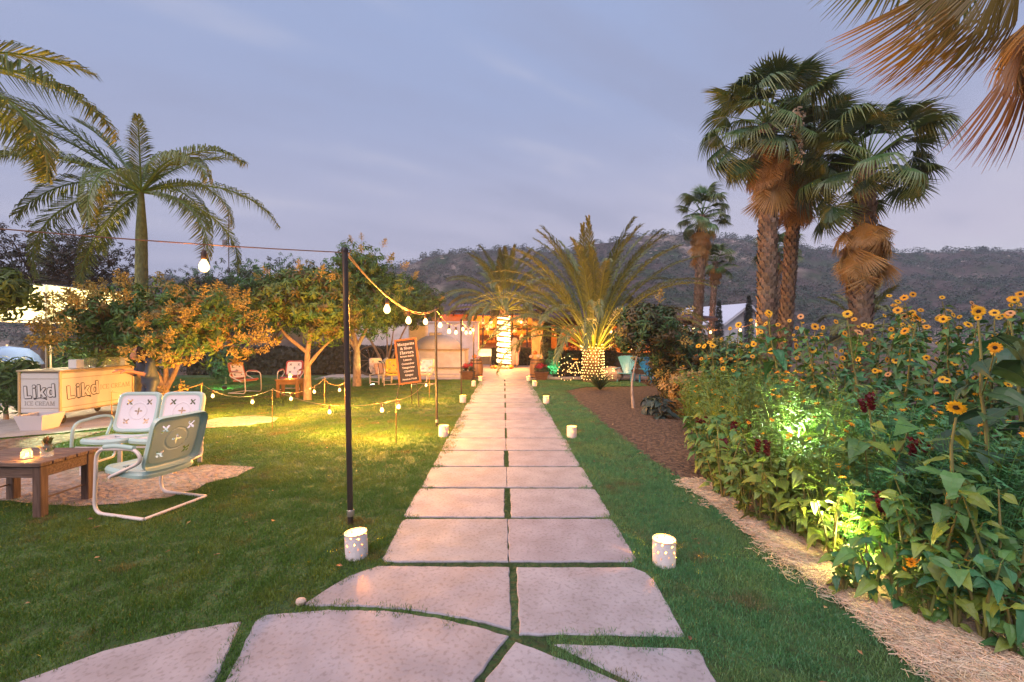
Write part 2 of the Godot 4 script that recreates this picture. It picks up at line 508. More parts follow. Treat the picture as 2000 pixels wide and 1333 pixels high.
	struct("flower_bed_earth", sheet(bed, -0.006, lin(0.15, 0.095, 0.06), M.soil, 0.015))
	var straw := PackedVector2Array([Vector2(1.96, -1.0), Vector2(1.98, -2.05), Vector2(2.02, -2.6), Vector2(1.99, -3.07), Vector2(1.97, -4.26), Vector2(1.9, -4.95), Vector2(2.15, -4.9), Vector2(2.35, -4.2), Vector2(2.6, -3.2), Vector2(2.95, -2.3), Vector2(3.4, -1.0)])
	struct("straw_mulch_bed", sheet(straw, 0.006, lin(0.66, 0.52, 0.37), M.soil, 0.02))
	var terrace := PackedVector2Array([Vector2(-8, -17.25), Vector2(9, -17.25), Vector2(9, -34), Vector2(-8, -34)])
	struct("terrace", sheet(terrace, 0.004, lin(0.48, 0.41, 0.36), M.slab))
	b = Mb.new()
	b.box(Vector3(3.6, 0.03, -17.5), Vector3(4.6, 0.1, 0.35), lin(0.5, 0.46, 0.43), 0.012)
	struct("terrace_kerb", b.mesh(M.slab))

	# the walk: one slab after another
	var walk := Node3D.new()
	walk.name = "walkway"; add_child(walk); walk.set_meta("kind", "structure")
	var put := func(p: PackedVector2Array, c: Color) -> void:
		part(walk, "paving_slab", slab(p, 0.008, 0.07, vary(c, 0.07)))
		slabs.push_back(p)
	var sc := lin(0.335, 0.32, 0.34)
	for r in 18:
		var z0 := ROW0 + r * ROW + 0.022
		var z1 := ROW0 + (r + 1) * ROW - 0.022
		var gap := (0.03 if r < 5 else 0.016) if r % 2 == 1 else 0.002
		for s in [-1.0, 1.0]:
			var ed: float = 0.93 + rf(-0.015, 0.015)
			var p := PackedVector2Array([Vector2(path_mid(z0) + s * gap, -z0), Vector2(path_mid(z0) + s * (ed - 0.03), -z0), Vector2(path_mid(z0) + s * ed, -z0 - 0.05), Vector2(path_mid(z1) + s * (ed + rf(-0.01, 0.01)), -z1 + 0.04), Vector2(path_mid(z1) + s * (ed - 0.02), -z1), Vector2(path_mid(z1) + s * gap, -z1)])
			put.call(p, sc)
	put.call(ground_poly([605, 1187, 592, 1183, 625, 1162, 680, 1128, 738, 1109, 995, 1111, 998, 1233, 910, 1212, 800, 1195, 700, 1187]), sc)
	put.call(ground_poly([1009, 1111, 1238, 1112, 1262, 1122, 1278, 1136, 1340, 1247, 1015, 1243]), sc)
	put.call(ground_poly([497, 1217, 518, 1205, 640, 1195, 750, 1197, 850, 1210, 930, 1229, 993, 1246, 930, 1330, 860, 1450, 640, 1560, 360, 1480, 442, 1330]), sc)
	put.call(ground_poly([72, 1324, 200, 1275, 350, 1238, 468, 1218, 420, 1330, 340, 1470, -200, 1560, -400, 1480]), sc)
	put.call(ground_poly([1007, 1258, 1100, 1292, 1205, 1335, 1330, 1400, 1280, 1560, 830, 1600, 950, 1330]), sc)
	put.call(ground_poly([1082, 1262, 1366, 1273, 1400, 1335, 1450, 1440, 1330, 1390, 1200, 1320]), sc)
	grass()
	straw_bits(straw)

func inside(p: Vector2, a: Array) -> bool:
	for q in a:
		if Geometry2D.is_point_in_polygon(p, q): return true
	return false

func tuft(blades: int, spread: float, tall: float) -> ArrayMesh:
	var b := Mb.new()
	for i in blades:
		var o := Vector3(rf(-spread, spread), -0.004, rf(-spread, spread))
		var h := tall * rf(0.5, 1.15)
		var a := rf(0, TAU)
		var side := Vector3(cos(a), 0, sin(a)) * rf(0.0012, 0.0022)
		var lean := Vector3(rf(-1, 1), 0, rf(-1, 1)) * h * 0.55
		var c := vary(lin(1, 1, 1), 0.25)
		if rng.randf() < 0.16: c = c * lin(2.4, 1.5, 1.3)
		var m := o + Vector3(0, h * 0.6, 0) + lean * 0.4
		b.quad(o - side, o + side, m + side * 0.8, m - side * 0.8, c)
		b.tri(m - side * 0.8, m + side * 0.8, o + Vector3(0, h, 0) + lean, c)
	return b.mesh(M.leaf)

func grass() -> void:
	var z := FastNoiseLite.new()
	z.seed = 77; z.frequency = 0.9; z.fractal_octaves = 3
	var kinds := [tuft(34, 0.055, 0.032), tuft(34, 0.055, 0.036), tuft(26, 0.05, 0.028)]
	var at: Array = [[], [], []]
	var tint: Array = [[], [], []]
	var lay := func(poly: PackedVector2Array, z0: float, z1: float, x0: float, x1: float, per: float, s: float) -> void:
		var cnt := int((z1 - z0) * (x1 - x0) * per)
		for i in cnt:
			var d := rf(z0, z1)
			var x := rf(x0, x1)
			if absf(x) > d * 1.22 + 0.3: continue
			var p := Vector2(x, -d)
			if not Geometry2D.is_point_in_polygon(p, poly): continue
			if inside(p, bare) and rng.randf() > 0.03: continue
			if d < 6.0 and inside(p, slabs): continue
			var k := rng.randi() % 3
			at[k].push_back(Transform3D(Basis(Vector3.UP, rf(0, TAU)).scaled(Vector3(s, rf(0.75, 1.2), s)), Vector3(x, 0, -d)))
			var g := z.get_noise_2d(x, d)
			var c := lin(0.07, 0.165, 0.02).lerp(lin(0.125, 0.19, 0.02), smoothstep(-0.1, 0.5, g)).lerp(lin(0.17, 0.155, 0.04), smoothstep(0.3, 0.6, z.get_noise_2d(x * 2.0 + 40.0, d * 2.0)))
			if x > 0: c = lin(0.075, 0.22, 0.085).lerp(lin(0.12, 0.23, 0.08), smoothstep(-0.1, 0.5, g)).lerp(lin(0.13, 0.135, 0.06), smoothstep(0.3, 0.6, z.get_noise_2d(x * 2.0 + 40.0, d * 2.0)))
			tint[k].push_back(vary(c, 0.18))
	lay.call(lawn_l, 1.9, 5.0, -6.4, -0.3, 520.0, 1.0)
	lay.call(lawn_l, 5.0, 9.0, -11.0, -0.8, 260.0, 1.3)
	lay.call(lawn_l, 9.0, 18.0, -16.0, -1.0, 85.0, 2.0)
	lay.call(lawn_r, 1.9, 5.0, 0.2, 2.1, 620.0, 1.0)
	lay.call(lawn_r, 5.0, 9.0, 0.8, 2.0, 320.0, 1.3)
	lay.call(lawn_r, 9.0, 17.0, 0.6, 4.6, 110.0, 2.0)
	# grass in the joints
	for i in 5200:
		var d := rf(1.9, 9.0)
		var x := rf(-3.0, 2.2) if d < 3.2 else path_mid(d) + rf(-0.95, 0.95)
		var p := Vector2(x, -d)
		if absf(x) > d * 1.2 or inside(p, slabs): continue
		if d < 3.2 and not (x > -1.9 * (d - 1.2)): continue
		if z.get_noise_2d(x * 3.0, d * 3.0) < -0.25: continue
		var k := rng.randi() % 3
		at[k].push_back(Transform3D(Basis(Vector3.UP, rf(0, TAU)).scaled(Vector3(0.28, 0.7, 0.28)), Vector3(x, -0.008, -d)))
		tint[k].push_back(vary(lin(0.06, 0.13, 0.04), 0.2))
	for i in 1500:
		var d := rf(3.0, 17.0)
		var x := path_mid(d) + rf(-0.02, 0.02)
		if int((d - ROW0) / ROW) % 2 == 0 and d > ROW0: continue
		var k := rng.randi() % 3
		at[k].push_back(Transform3D(Basis(Vector3.UP, rf(0, TAU)).scaled(Vector3(0.3, 0.75, 0.3)), Vector3(x, -0.008, -d)))
		tint[k].push_back(vary(lin(0.07, 0.13, 0.04), 0.2))
	var dl := Mb.new()
	dl.quad(Vector3(-0.02, 0.0, 0), Vector3(0, 0.004, -0.009), Vector3(0.024, 0.008, 0), Vector3(0, 0.004, 0.009), lin(1, 1, 1))
	dl.quad(Vector3(-0.012, 0.004, 0.004), Vector3(0.0, 0.0, -0.004), Vector3(0.016, 0.006, 0.006), Vector3(0.0, 0.01, 0.012), lin(0.8, 0.7, 0.7))
	var fa: Array = []
	var ft: Array = []
	for i in 200:
		var d := rf(2.0, 11.0)
		var x := rf(-8.0, 2.0)
		if absf(x) > d * 1.2 or inside(Vector2(x, -d), slabs): continue
		fa.push_back(Transform3D(Basis(Vector3.UP, rf(0, TAU)).scaled(Vector3.ONE * rf(0.6, 1.5)), Vector3(x, 0.026, -d)))
		ft.push_back(vary([lin(0.3, 0.17, 0.07), lin(0.2, 0.11, 0.05), lin(0.42, 0.3, 0.14)][i % 3], 0.3))
	many(self, "fallen_leaves", dl.mesh(M.dry), fa, ft)
	for k in 3: many(self, "grass", kinds[k], at[k], tint[k])

func straw_bits(poly: PackedVector2Array) -> void:
	var b := Mb.new()
	for i in 22:
		var a := rf(0, TAU)
		var o := Vector3(rf(-0.07, 0.07), rf(0.0, 0.016), rf(-0.07, 0.07))
		var d := Vector3(cos(a), rf(-0.12, 0.12), sin(a)) * rf(0.01, 0.04)
		b.tube(PackedVector3Array([o - d, o + d]), PackedFloat32Array([0.0019]), 3, vary(lin(1, 1, 1), 0.4), false)
	var at: Array = []
	var tint: Array = []
	for i in 7500:
		var p := Vector2(rf(1.8, 3.3), -rf(1.6, 5.0))
		if not Geometry2D.is_point_in_polygon(p, poly) and (rng.randf() > 0.03 or not Geometry2D.is_point_in_polygon(p + Vector2(0.14, 0.0), poly)): continue
		at.push_back(Transform3D(Basis(Vector3.UP, rf(0, TAU)) * Basis(Vector3.RIGHT, rf(-0.15, 0.15)), Vector3(p.x, rf(0.006, 0.022), p.y)))
		tint.push_back(vary(lin(0.68, 0.53, 0.37), 0.25))
	many(self, "straw", b.mesh(M.plain), at, tint)

func blob(b: Mb, mid: Vector3, r: Vector3, col: Color, around := 8, tall := 6, rough := 0.15) -> void:
	var pts: Array = []
	for j in tall + 1:
		var el := -PI / 2 + PI * j / tall
		for i in around:
			var a := TAU * i / around
			pts.push_back(mid + Vector3(cos(a) * cos(el), sin(el), sin(a) * cos(el)) * r * (1.0 + (rf(-rough, rough) if j > 0 and j < tall else 0.0)))
	for j in tall:
		for i in around:
			b.qo(pts[j * around + i], pts[j * around + (i + 1) % around], pts[(j + 1) * around + (i + 1) % around], pts[(j + 1) * around + i], mid, vary(col, 0.06))

func clump_mesh(leaves: int, r: float, size: float) -> ArrayMesh:      # a bush as loose leaf sprays
	var b := Mb.new()
	for i in leaves:
		var d := Vector3(rf(-1, 1), rf(-0.4, 1), rf(-1, 1)).normalized()
		var o := d * r * rf(0.45, 1.0)
		var t := (d + Vector3(rf(-1, 1), rf(-1, 1), rf(-1, 1)) * 0.8).normalized()
		var s := t.cross(Vector3(rf(-1, 1), rf(-1, 1), rf(-1, 1))).normalized() * size * 0.4
		var c := vary(lin(1, 1, 1), 0.3)
		b.quad(o - s * 0.3, o + t * size * 0.5 - s, o + t * size, o + t * size * 0.5 + s, c)
	return b.mesh(M.leaf)

# ---------------------------------------------------------------- palms
func fan_leaf(stalk: float, r: float, n: int, spread: float, droop: float, green: Color, tip: Color) -> ArrayMesh:
	return fan_blade(stalk, r, n, spread, droop, green, tip, 0.062).mesh(M.palm)
func fan_blade(stalk: float, r: float, n: int, spread: float, droop: float, green: Color, tip: Color, wide: float) -> Mb:
	var b := Mb.new()
	var sag := droop * 0.25
	var pts := PackedVector3Array()
	for i in 6:
		var t := i / 5.0
		pts.push_back(Vector3(0, t * stalk, -sag * stalk * t * t))
	b.tube(pts, PackedFloat32Array([0.028, 0.02, 0.016, 0.013, 0.011, 0.01]), 5, green * lin(1.7, 1.5, 0.9), false)
	var o := pts[5]
	var tilt := Basis(Vector3.RIGHT, -atan(2.0 * sag) - droop * 0.25)
	for i in n:
		var a := lerpf(-spread, spread, (i + 0.5) / n) + rf(-0.02, 0.02)
		var d := Vector3(sin(a), cos(a), 0)
		var s := Vector3(cos(a), -sin(a), 0)
		var ln := r * (0.72 + 0.28 * cos(a * 0.55)) * rf(0.92, 1.06)
		var limp := droop * rf(0.7, 1.4)
		var tw := rf(-0.2, 0.2)
		var prev: Array = []
		for k in 6:
			var t := [0.02, 0.28, 0.5, 0.68, 0.85, 1.0][k] as float
			var w: float = minf(2.0 * spread / n * ln * t * 1.12, r * wide)
			if t > 0.5: w *= 1.0 - (t - 0.5) / 0.5 * 0.94
			var bend := pow(maxf(t - 0.38, 0.0) / 0.62, 1.6)
			var p := d * ln * (t - bend * 0.28 * limp) + Vector3(0, 0, -limp * 0.75 * ln * bend - 0.10 * absf(sin(a)) * ln * t)
			var e := s * w * 0.5 + Vector3(0, 0, w * (0.32 if t < 0.6 else 0.1 + tw))
			var q: Array = [o + tilt * (p - s * w * 0.5 + Vector3(0, 0, w * 0.3)), o + tilt * (p + Vector3(0, 0, -w * 0.15)), o + tilt * (p + e)]
			if k > 0:
				var c1 := green.lerp(tip, pow(t, 3.0))
				b.quad(prev[0], prev[1], q[1], q[0], c1)
				b.quad(prev[1], prev[2], q[2], q[1], c1 * 0.93)
			prev = q
	return b

func palm_trunk(base: Vector3, top: Vector3, r0: float, r1: float, rows: int, knob: float, c1: Color, c2: Color) -> ArrayMesh:
	# leaf scars: staggered proud plates round the trunk
	var b := Mb.new()
	var sides := 18
	var pts := PackedVector3Array()
	var rr := PackedFloat32Array()
	for i in 9:
		var t := i / 8.0
		pts.push_back(base.lerp(top, t) + Vector3(sin(t * 3.0) * 0.03, 0, cos(t * 2.3) * 0.02) * (top - base).length() * 0.12)
		rr.push_back(lerpf(r0, r1, pow(t, 0.6)) * 0.93)
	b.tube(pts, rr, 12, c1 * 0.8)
	for i in rows:
		var t := (i + 0.5) / rows
		var f := t * 8.0
		var k := mini(int(f), 7)
		var mid := pts[k].lerp(pts[k + 1], f - k)
		var r := lerpf(r0, r1, pow(t, 0.6))
		var hgt := (top - base).length() / rows
		for s in 9:
			var a := TAU * (s + (0.5 if i % 2 else 0.0)) / 9.0 + rf(-0.1, 0.1)
			var d := Vector3(cos(a), 0, sin(a))
			var w := Vector3(-sin(a), 0, cos(a)) * r * rf(0.32, 0.46)
			var c := vary(c1.lerp(c2, rng.randf()), 0.2)
			var kn := knob * rf(0.4, 1.4)
			var lo := mid + d * r * 0.9 - Vector3(0, hgt * 0.7, 0)
			var hi := mid + d * (r + kn) + Vector3(0, hgt * 0.75 * rf(0.7, 1.2), 0)
			b.quad(lo - w, lo + w, hi + w * 0.62, hi - w * 0.62, c)
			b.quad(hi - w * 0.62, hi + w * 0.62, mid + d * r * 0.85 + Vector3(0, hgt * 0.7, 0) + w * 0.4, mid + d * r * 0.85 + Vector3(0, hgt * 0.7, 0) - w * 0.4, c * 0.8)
	return b.mesh(M.bark)

var fans: Array = []
var dead_fans: Array = []
func fan_palm(label: String, base: Vector3, height: float, r0: float, r1: float, s: float, leaves: int, skirt: float, low := -0.55, bloom := false, lean := Vector3.ZERO, skirt_from := 0.25) -> Node3D:
	if fans.is_empty():
		for i in 5:
			fans.push_back(fan_leaf([1.05, 1.2, 0.95, 1.1, 1.25][i], 0.80, 36, 1.95, [0.4, 0.7, 0.55, 0.9, 0.25][i], vary(lin(0.055, 0.14, 0.05), 0.25), lin(0.2, 0.22, 0.06)))
		for i in 4:
			dead_fans.push_back(fan_leaf(0.5, 0.85, 30, 1.0, [0.2, 0.35, 0.12, 0.45][i], vary(lin(0.36, 0.19, 0.05), 0.25), lin(0.5, 0.32, 0.12)))
	var o := thing("fan_palm", label, "palm tree", base, 0.0, "fan palms")
	var top := Vector3(0, height, 0) + lean
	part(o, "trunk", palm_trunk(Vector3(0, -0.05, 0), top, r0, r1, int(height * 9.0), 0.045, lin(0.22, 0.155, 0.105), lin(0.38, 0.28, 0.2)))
	var n := 0
	for i in leaves:
		var f := (i + 0.5) / leaves
		var el := lerpf(1.5, low, pow(f, 1.05)) + rf(-0.14, 0.14)
		var az := i * 2.39996 + rf(-0.25, 0.25)
		var q := aim(dirv(az, el), rf(-0.5, 0.5)).scaled(Vector3.ONE * s * rf(0.8, 1.15))
		part(o, "frond", fans[(i * 7 + int(f * 3)) % 5], top + Vector3(0, 0.1 - f * 0.35 * s, 0), q)
	var m := int(skirt * 30.0)
	for i in m:
		var f := (i + 0.5) / m
		var az := i * 2.39996 + rf(-0.3, 0.3)
		var el := -1.0 - 0.36 * f + rf(-0.14, 0.14)
		var q := aim(dirv(az, el), rf(-0.4, 0.4)).scaled(Vector3.ONE * s * rf(0.6, 1.0))
		part(o, "dead_frond", dead_fans[i % 4], top - (Vector3(0, height, 0) + lean).normalized() * (skirt_from * s + f * skirt * 0.75) + Vector3(cos(az), 0, sin(az)) * r1 * 0.8, q)
	if bloom:
		var b := Mb.new()
		for i in 260:
			var t := rf(0.1, 1.0)
			var p := Vector3(0.2 + 0.08 * t, 0.1 - 1.45 * t, 0.95 - 0.1 * t) + Vector3(rf(-1, 1), rf(-0.5, 0.5), rf(-1, 1)) * 0.14 * (1.0 - 0.5 * t)
			var d := Vector3(rf(-1, 1), rf(-1.5, 0.2), rf(-1, 1)).normalized() * 0.08
			var w := d.cross(Vector3(rf(-1, 1), rf(-1, 1), rf(-1, 1))).normalized() * 0.018
			b.quad(p - w, p + w, p + d + w, p + d - w, vary(lin(0.72, 0.58, 0.42), 0.2))
		part(o, "flower_spray", b.mesh(M.dry), top)
	return o

func feather(ln: float, bend: float, n: int, leaf: float, wide: float, vee: float, hang: float, thick: float, c1: Color, c2: Color, stalk := 0.12) -> ArrayMesh:
	var b := Mb.new()
	var pts := PackedVector3Array()
	var dirs := PackedVector3Array()
	var rr := PackedFloat32Array()
	var p := Vector3.ZERO
	var steps := 16
	for i in steps + 1:
		var t := float(i) / steps
		var a := bend * pow(t, 1.5)
		var d := Vector3(0, cos(a), -sin(a))
		pts.push_back(p); dirs.push_back(d); rr.push_back(thick * (1.0 - 0.9 * t) + 0.003)
		p += d * ln / steps
	b.tube(pts, rr, 5, c1 * lin(2.0, 1.7, 1.0), false, c1 * lin(1.4, 1.3, 1.0))
	for i in n:
		for s in [-1.0, 1.0]:
			var t := lerpf(stalk, 0.995, (i + 0.5 + rf(-0.3, 0.3)) / n)
			var f := t * steps
			var k := mini(int(f), steps - 1)
			var o := pts[k].lerp(pts[k + 1], f - k)
			var d := dirs[k].lerp(dirs[k + 1], f - k).normalized()
			var up := Vector3.RIGHT.cross(d)
			var al := lerpf(1.15, 0.32, pow(t, 1.2)) + rf(-0.12, 0.12)
			var dd: Vector3 = (Vector3.RIGHT * s * sin(al) + d * cos(al) + up * (vee + rf(-0.2, 0.2))).normalized()
			var l := leaf * (sin(PI * (0.16 + 0.74 * t)) * 0.75 + 0.25) * rf(0.88, 1.08) * clampf(0.35 + (t - stalk) * 3.0, 0.0, 1.0)
			var w := dd.cross(up).normalized() * wide * 0.5 + up * rf(-0.3, 0.3) * wide
			var m := o + dd * l * 0.5 - up * hang * l * 0.14
			var e := o + dd * l * (0.95 - 0.25 * hang) - up * hang * l * 0.62
			var c := vary(c1.lerp(c2, t * rf(0.3, 1.0)), 0.15)
			b.quad(o - w * 0.5, o + w * 0.5, m + w, m - w, c)
			b.tri(m - w, m + w, e, c)
	return b.mesh(M.palm)

func date_palm(label: String, base: Vector3, trunk: float, r: float, ln: float, leaves: int, sd: int, low := -0.5) -> Node3D:
	rng.seed = sd
	var o := thing("date_palm", label, "palm tree", base, 0.0, "date palms by the terrace")
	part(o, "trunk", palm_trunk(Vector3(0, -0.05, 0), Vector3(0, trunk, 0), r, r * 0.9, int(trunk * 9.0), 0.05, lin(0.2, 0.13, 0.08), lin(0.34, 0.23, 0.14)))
	var kinds: Array = []
	for i in 5:
		kinds.push_back(feather(ln * [1.0, 1.05, 0.95, 1.0, 0.9][i], [1.0, 1.45, 1.75, 0.8, 1.95][i], 82, 0.6, 0.03, 0.4, 0.6, 0.03, lin(0.12, 0.16, 0.045), lin(0.19, 0.2, 0.07), 0.3))
	for i in leaves:
		var f := (i + 0.5) / leaves
		var el := lerpf(1.5, low, pow(f, 1.05)) + rf(-0.08, 0.08)
		var az := i * 2.39996 + rf(-0.2, 0.2)
		var k := [3, 0, 1, 2, 4][clampi(int(f * 4.6 + rf(-0.6, 1.0)), 0, 4)] as int
		if el < 0.25: k = 3 if rng.randf() < 0.5 else 0
		part(o, "frond", kinds[k], Vector3(cos(az), 0, sin(az)) * r * 0.4 + Vector3(0, trunk - 0.05 - f * 0.15, 0), aim(dirv(az, el), rf(-0.35, 0.35)))
	return o

func royal_palm(label: String, base: Vector3, height: float, fronds: Array, ln: float) -> Node3D:
	var o := thing("royal_palm", label, "palm tree", base, 0.0, "feather palms on the left")
	var b := Mb.new()
	var pts := PackedVector3Array()
	var rr := PackedFloat32Array()
	for i in 40:
		var t := i / 39.0
		pts.push_back(Vector3(sin(t * 2.0) * 0.06, height * t - 0.05, 0))
		rr.push_back(lerpf(0.17, 0.105, t) * (1.0 + (0.035 if i % 3 == 0 else 0.0)) if t < 0.78 else lerpf(0.125, 0.05, (t - 0.78) / 0.22))
	b.tube(pts, rr, 14, lin(0.26, 0.23, 0.13), true, lin(0.16, 0.2, 0.06))
	part(o, "trunk", b.mesh(M.bark))
	var kinds: Array = []
	for i in 4:
		kinds.push_back(feather(ln, [1.0, 1.5, 1.9, 0.6][i], 112, 0.74, 0.023, 0.4, [0.6, 0.9, 1.0, 0.3][i], 0.032, lin(0.075, 0.14, 0.03), lin(0.2, 0.21, 0.04), 0.1))
	for q in fronds:
		part(o, "frond", kinds[int(q[2])], pts[39] - Vector3(0, 0.12, 0), aim(dirv(q[0], q[1]), q[3] if q.size() > 3 else 0.0).scaled(Vector3.ONE * (q[4] if q.size() > 4 else 1.0)))
	return o

# ---------------------------------------------------------------- trees and hedges
func sprig(n: int, ln: float, wide: float, hang: float) -> ArrayMesh:
	var b := Mb.new()
	b.tube(PackedVector3Array([Vector3.ZERO, Vector3(0, ln * 0.6, 0), Vector3(0, ln, -0.02)]), PackedFloat32Array([0.005, 0.004, 0.002]), 3, lin(1.2, 1.0, 0.7), false)
	for i in n:
		var t := (i + 0.5) / n
		var a := i * 2.4 + rf(-0.3, 0.3)
		var o := Vector3(0, ln * (0.25 + 0.75 * t), 0)
		var d := Vector3(cos(a), 0.5 - hang, sin(a)).normalized()
		var l := ln * rf(0.75, 1.1)
		var s := d.cross(Vector3.UP).normalized() * wide * 0.5
		var c := vary(lin(1, 1, 1), 0.25)
		var m := o + d * l * 0.45
		var e := o + d * l * 0.9 + Vector3(0, -hang * l * 0.5, 0)
		var fold := Vector3(0, -wide * 0.18, 0)
		b.tri(o, m + s, m + fold, c); b.tri(o, m + fold, m - s, c * 0.92)
		b.tri(m + s, e, m + fold, c); b.tri(m + fold, e, m - s, c * 0.92)
	return b.mesh(M.leaf)

func panicle(ln: float) -> ArrayMesh:       # an upright spray of tiny tan flowers
	var b := Mb.new()
	b.tube(PackedVector3Array([Vector3.ZERO, Vector3(0, ln, 0)]), PackedFloat32Array([0.007, 0.003]), 4, lin(0.3, 0.2, 0.1), false)
	for i in 16:
		var t := (i + 0.5) / 16.0
		var a := i * 2.4
		var l := ln * 0.5 * (1.0 - t * 0.8)
		var d := Vector3(cos(a), 0.55, sin(a)).normalized()
		var o := Vector3(0, ln * (0.15 + 0.85 * t), 0)
		for k in 9:
			var f := (k + 1) / 9.0
			var p := o + d * l * f + Vector3(rf(-1, 1), rf(-1, 1), rf(-1, 1)) * 0.012
			var e := Vector3(rf(-1, 1), rf(-0.3, 1), rf(-1, 1)).normalized() * rf(0.012, 0.024)
			var s := e.cross(Vector3(rf(-1, 1), rf(-1, 1), rf(-1, 1))).normalized() * 0.012
			b.quad(p - e - s * 0.4, p + s, p + e + s * 0.4, p - s, vary(lin(0.42, 0.31, 0.075), 0.25))
	return b.mesh(M.dry)

func tree(called: String, label: String, base: Vector3, forks: Array, r: float, crown: Vector3, size: Vector3, sprays: int, leafs: Array, blooms: int, sd: int, leaf: ArrayMesh, bark: Color, mid_gap := 0.45) -> Node3D:
	# forks: polylines of the visible stems from the base; the crown's twigs grow from their ends
	rng.seed = sd
	var o := thing(called, label, "tree", base, 0.0, "garden trees on the left" if called == "flowering_tree" else "")
	var b := Mb.new()
	var ends: Array = []
	for f in forks:
		var pts := arc3(f, 4, 0.3)
		var rr := PackedFloat32Array()
		var rs: float = r if f[0].y < 0.05 else r * 0.62
		for i in pts.size():
			rr.push_back(lerpf(rs * (1.25 if f[0].y < 0.05 and i == 0 else 1.0), r * 0.22, pow(float(i) / (pts.size() - 1), 0.8)))
		b.tube(pts, rr, 9, bark)
		ends.push_back(pts[-1])
	var tips: Array = []
	for i in 34:
		var e: Vector3 = ends[i % ends.size()]
		var d := Vector3(rf(-1, 1), rf(-0.7, 1), rf(-1, 1)).normalized()
		var q := crown + d * size * rf(0.65, 1.0)
		var m := e.lerp(q, 0.5) + Vector3(rf(-0.15, 0.15), rf(-0.02, 0.2), rf(-0.15, 0.15))
		b.tube(PackedVector3Array([e, m, q]), PackedFloat32Array([r * 0.2, r * 0.12, r * 0.05]), 5, bark, false)
		tips.push_back(q); tips.push_back(m)
	part(o, "trunk", b.mesh(M.bark))
	var at: Array = []
	var tint: Array = []
	for i in sprays:
		var d := Vector3(rf(-1, 1), rf(-0.75, 1), rf(-1, 1)).normalized()
		var t: Vector3 = tips[rng.randi() % tips.size()]
		var p := t + Vector3(rf(-1, 1), rf(-1, 1), rf(-1, 1)) * size * 0.3
		var e := (p - crown) / size
		if e.length() > 1.05 or e.length() < mid_gap * rng.randf(): continue
		d = (d * 0.6 + e + Vector3(0, -0.1, 0)).normalized()
		at.push_back(Transform3D(aim(d, rf(0, TAU)).scaled(Vector3.ONE * rf(0.8, 1.3)), p))
		tint.push_back(vary(leafs[rng.randi() % leafs.size()], 0.22))
	many(o, "foliage", leaf, at, tint)
	if blooms > 0:
		var ks: Array = []
		for i in 3: ks.push_back(panicle(0.34))
		for i in blooms:
			var d := Vector3(rf(-1, 1), rf(-0.45, 1), rf(-1, 1)).normalized()
			var p := crown + d * size * rf(0.92, 1.06)
			part(o, "flower_spray", ks[i % 3], p, aim((d + Vector3(0, 0.15, 0)).normalized(), rf(0, TAU)).scaled(Vector3.ONE * rf(0.75, 1.35)))
	return o

func hedge(label: String, a: Vector3, e: Vector3, deep: float, tops: Array, cols: Array, dens: float, leaf: ArrayMesh, cat := "hedge") -> Node3D:
	var o := thing("hedge", label, cat)
	var along := e - a
	var side := along.cross(Vector3.UP).normalized()
	var b := Mb.new()
	var n := tops.size()
	var at: Array = []
	var tint: Array = []
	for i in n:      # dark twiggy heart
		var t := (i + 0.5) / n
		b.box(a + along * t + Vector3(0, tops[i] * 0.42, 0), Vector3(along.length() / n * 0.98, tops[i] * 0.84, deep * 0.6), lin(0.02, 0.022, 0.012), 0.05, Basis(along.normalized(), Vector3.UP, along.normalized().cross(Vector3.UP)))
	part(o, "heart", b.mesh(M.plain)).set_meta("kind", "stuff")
	for i in int(along.length() * dens):
		var t := rng.randf()
		var f := t * (n - 1)
		var k := mini(int(f), n - 2)
		var h := lerpf(tops[k], tops[k + 1], f - k) * rf(0.97, 1.04)
		var ph := rf(0, 1)
		var p := a + along * t
		var s := (1.0 if rng.randf() < 0.5 else -1.0)
		var y := h * pow(ph, 0.8)
		var d := side * s
		if rng.randf() < 0.3:
			y = h * rf(0.93, 1.0); p += side * rf(-0.5, 0.5) * deep; d = Vector3.UP
		else:
			p += side * s * deep * 0.5 * rf(0.8, 1.1)
		d = (d + Vector3(rf(-1, 1), rf(-0.6, 1), rf(-1, 1)) * 0.7).normalized()
		at.push_back(Transform3D(aim(d, rf(0, TAU)).scaled(Vector3.ONE * rf(0.7, 1.2)), p + Vector3(0, y, 0)))
		tint.push_back(vary(cols[rng.randi() % cols.size()], 0.25))
	many(o, "foliage", leaf, at, tint)
	return o

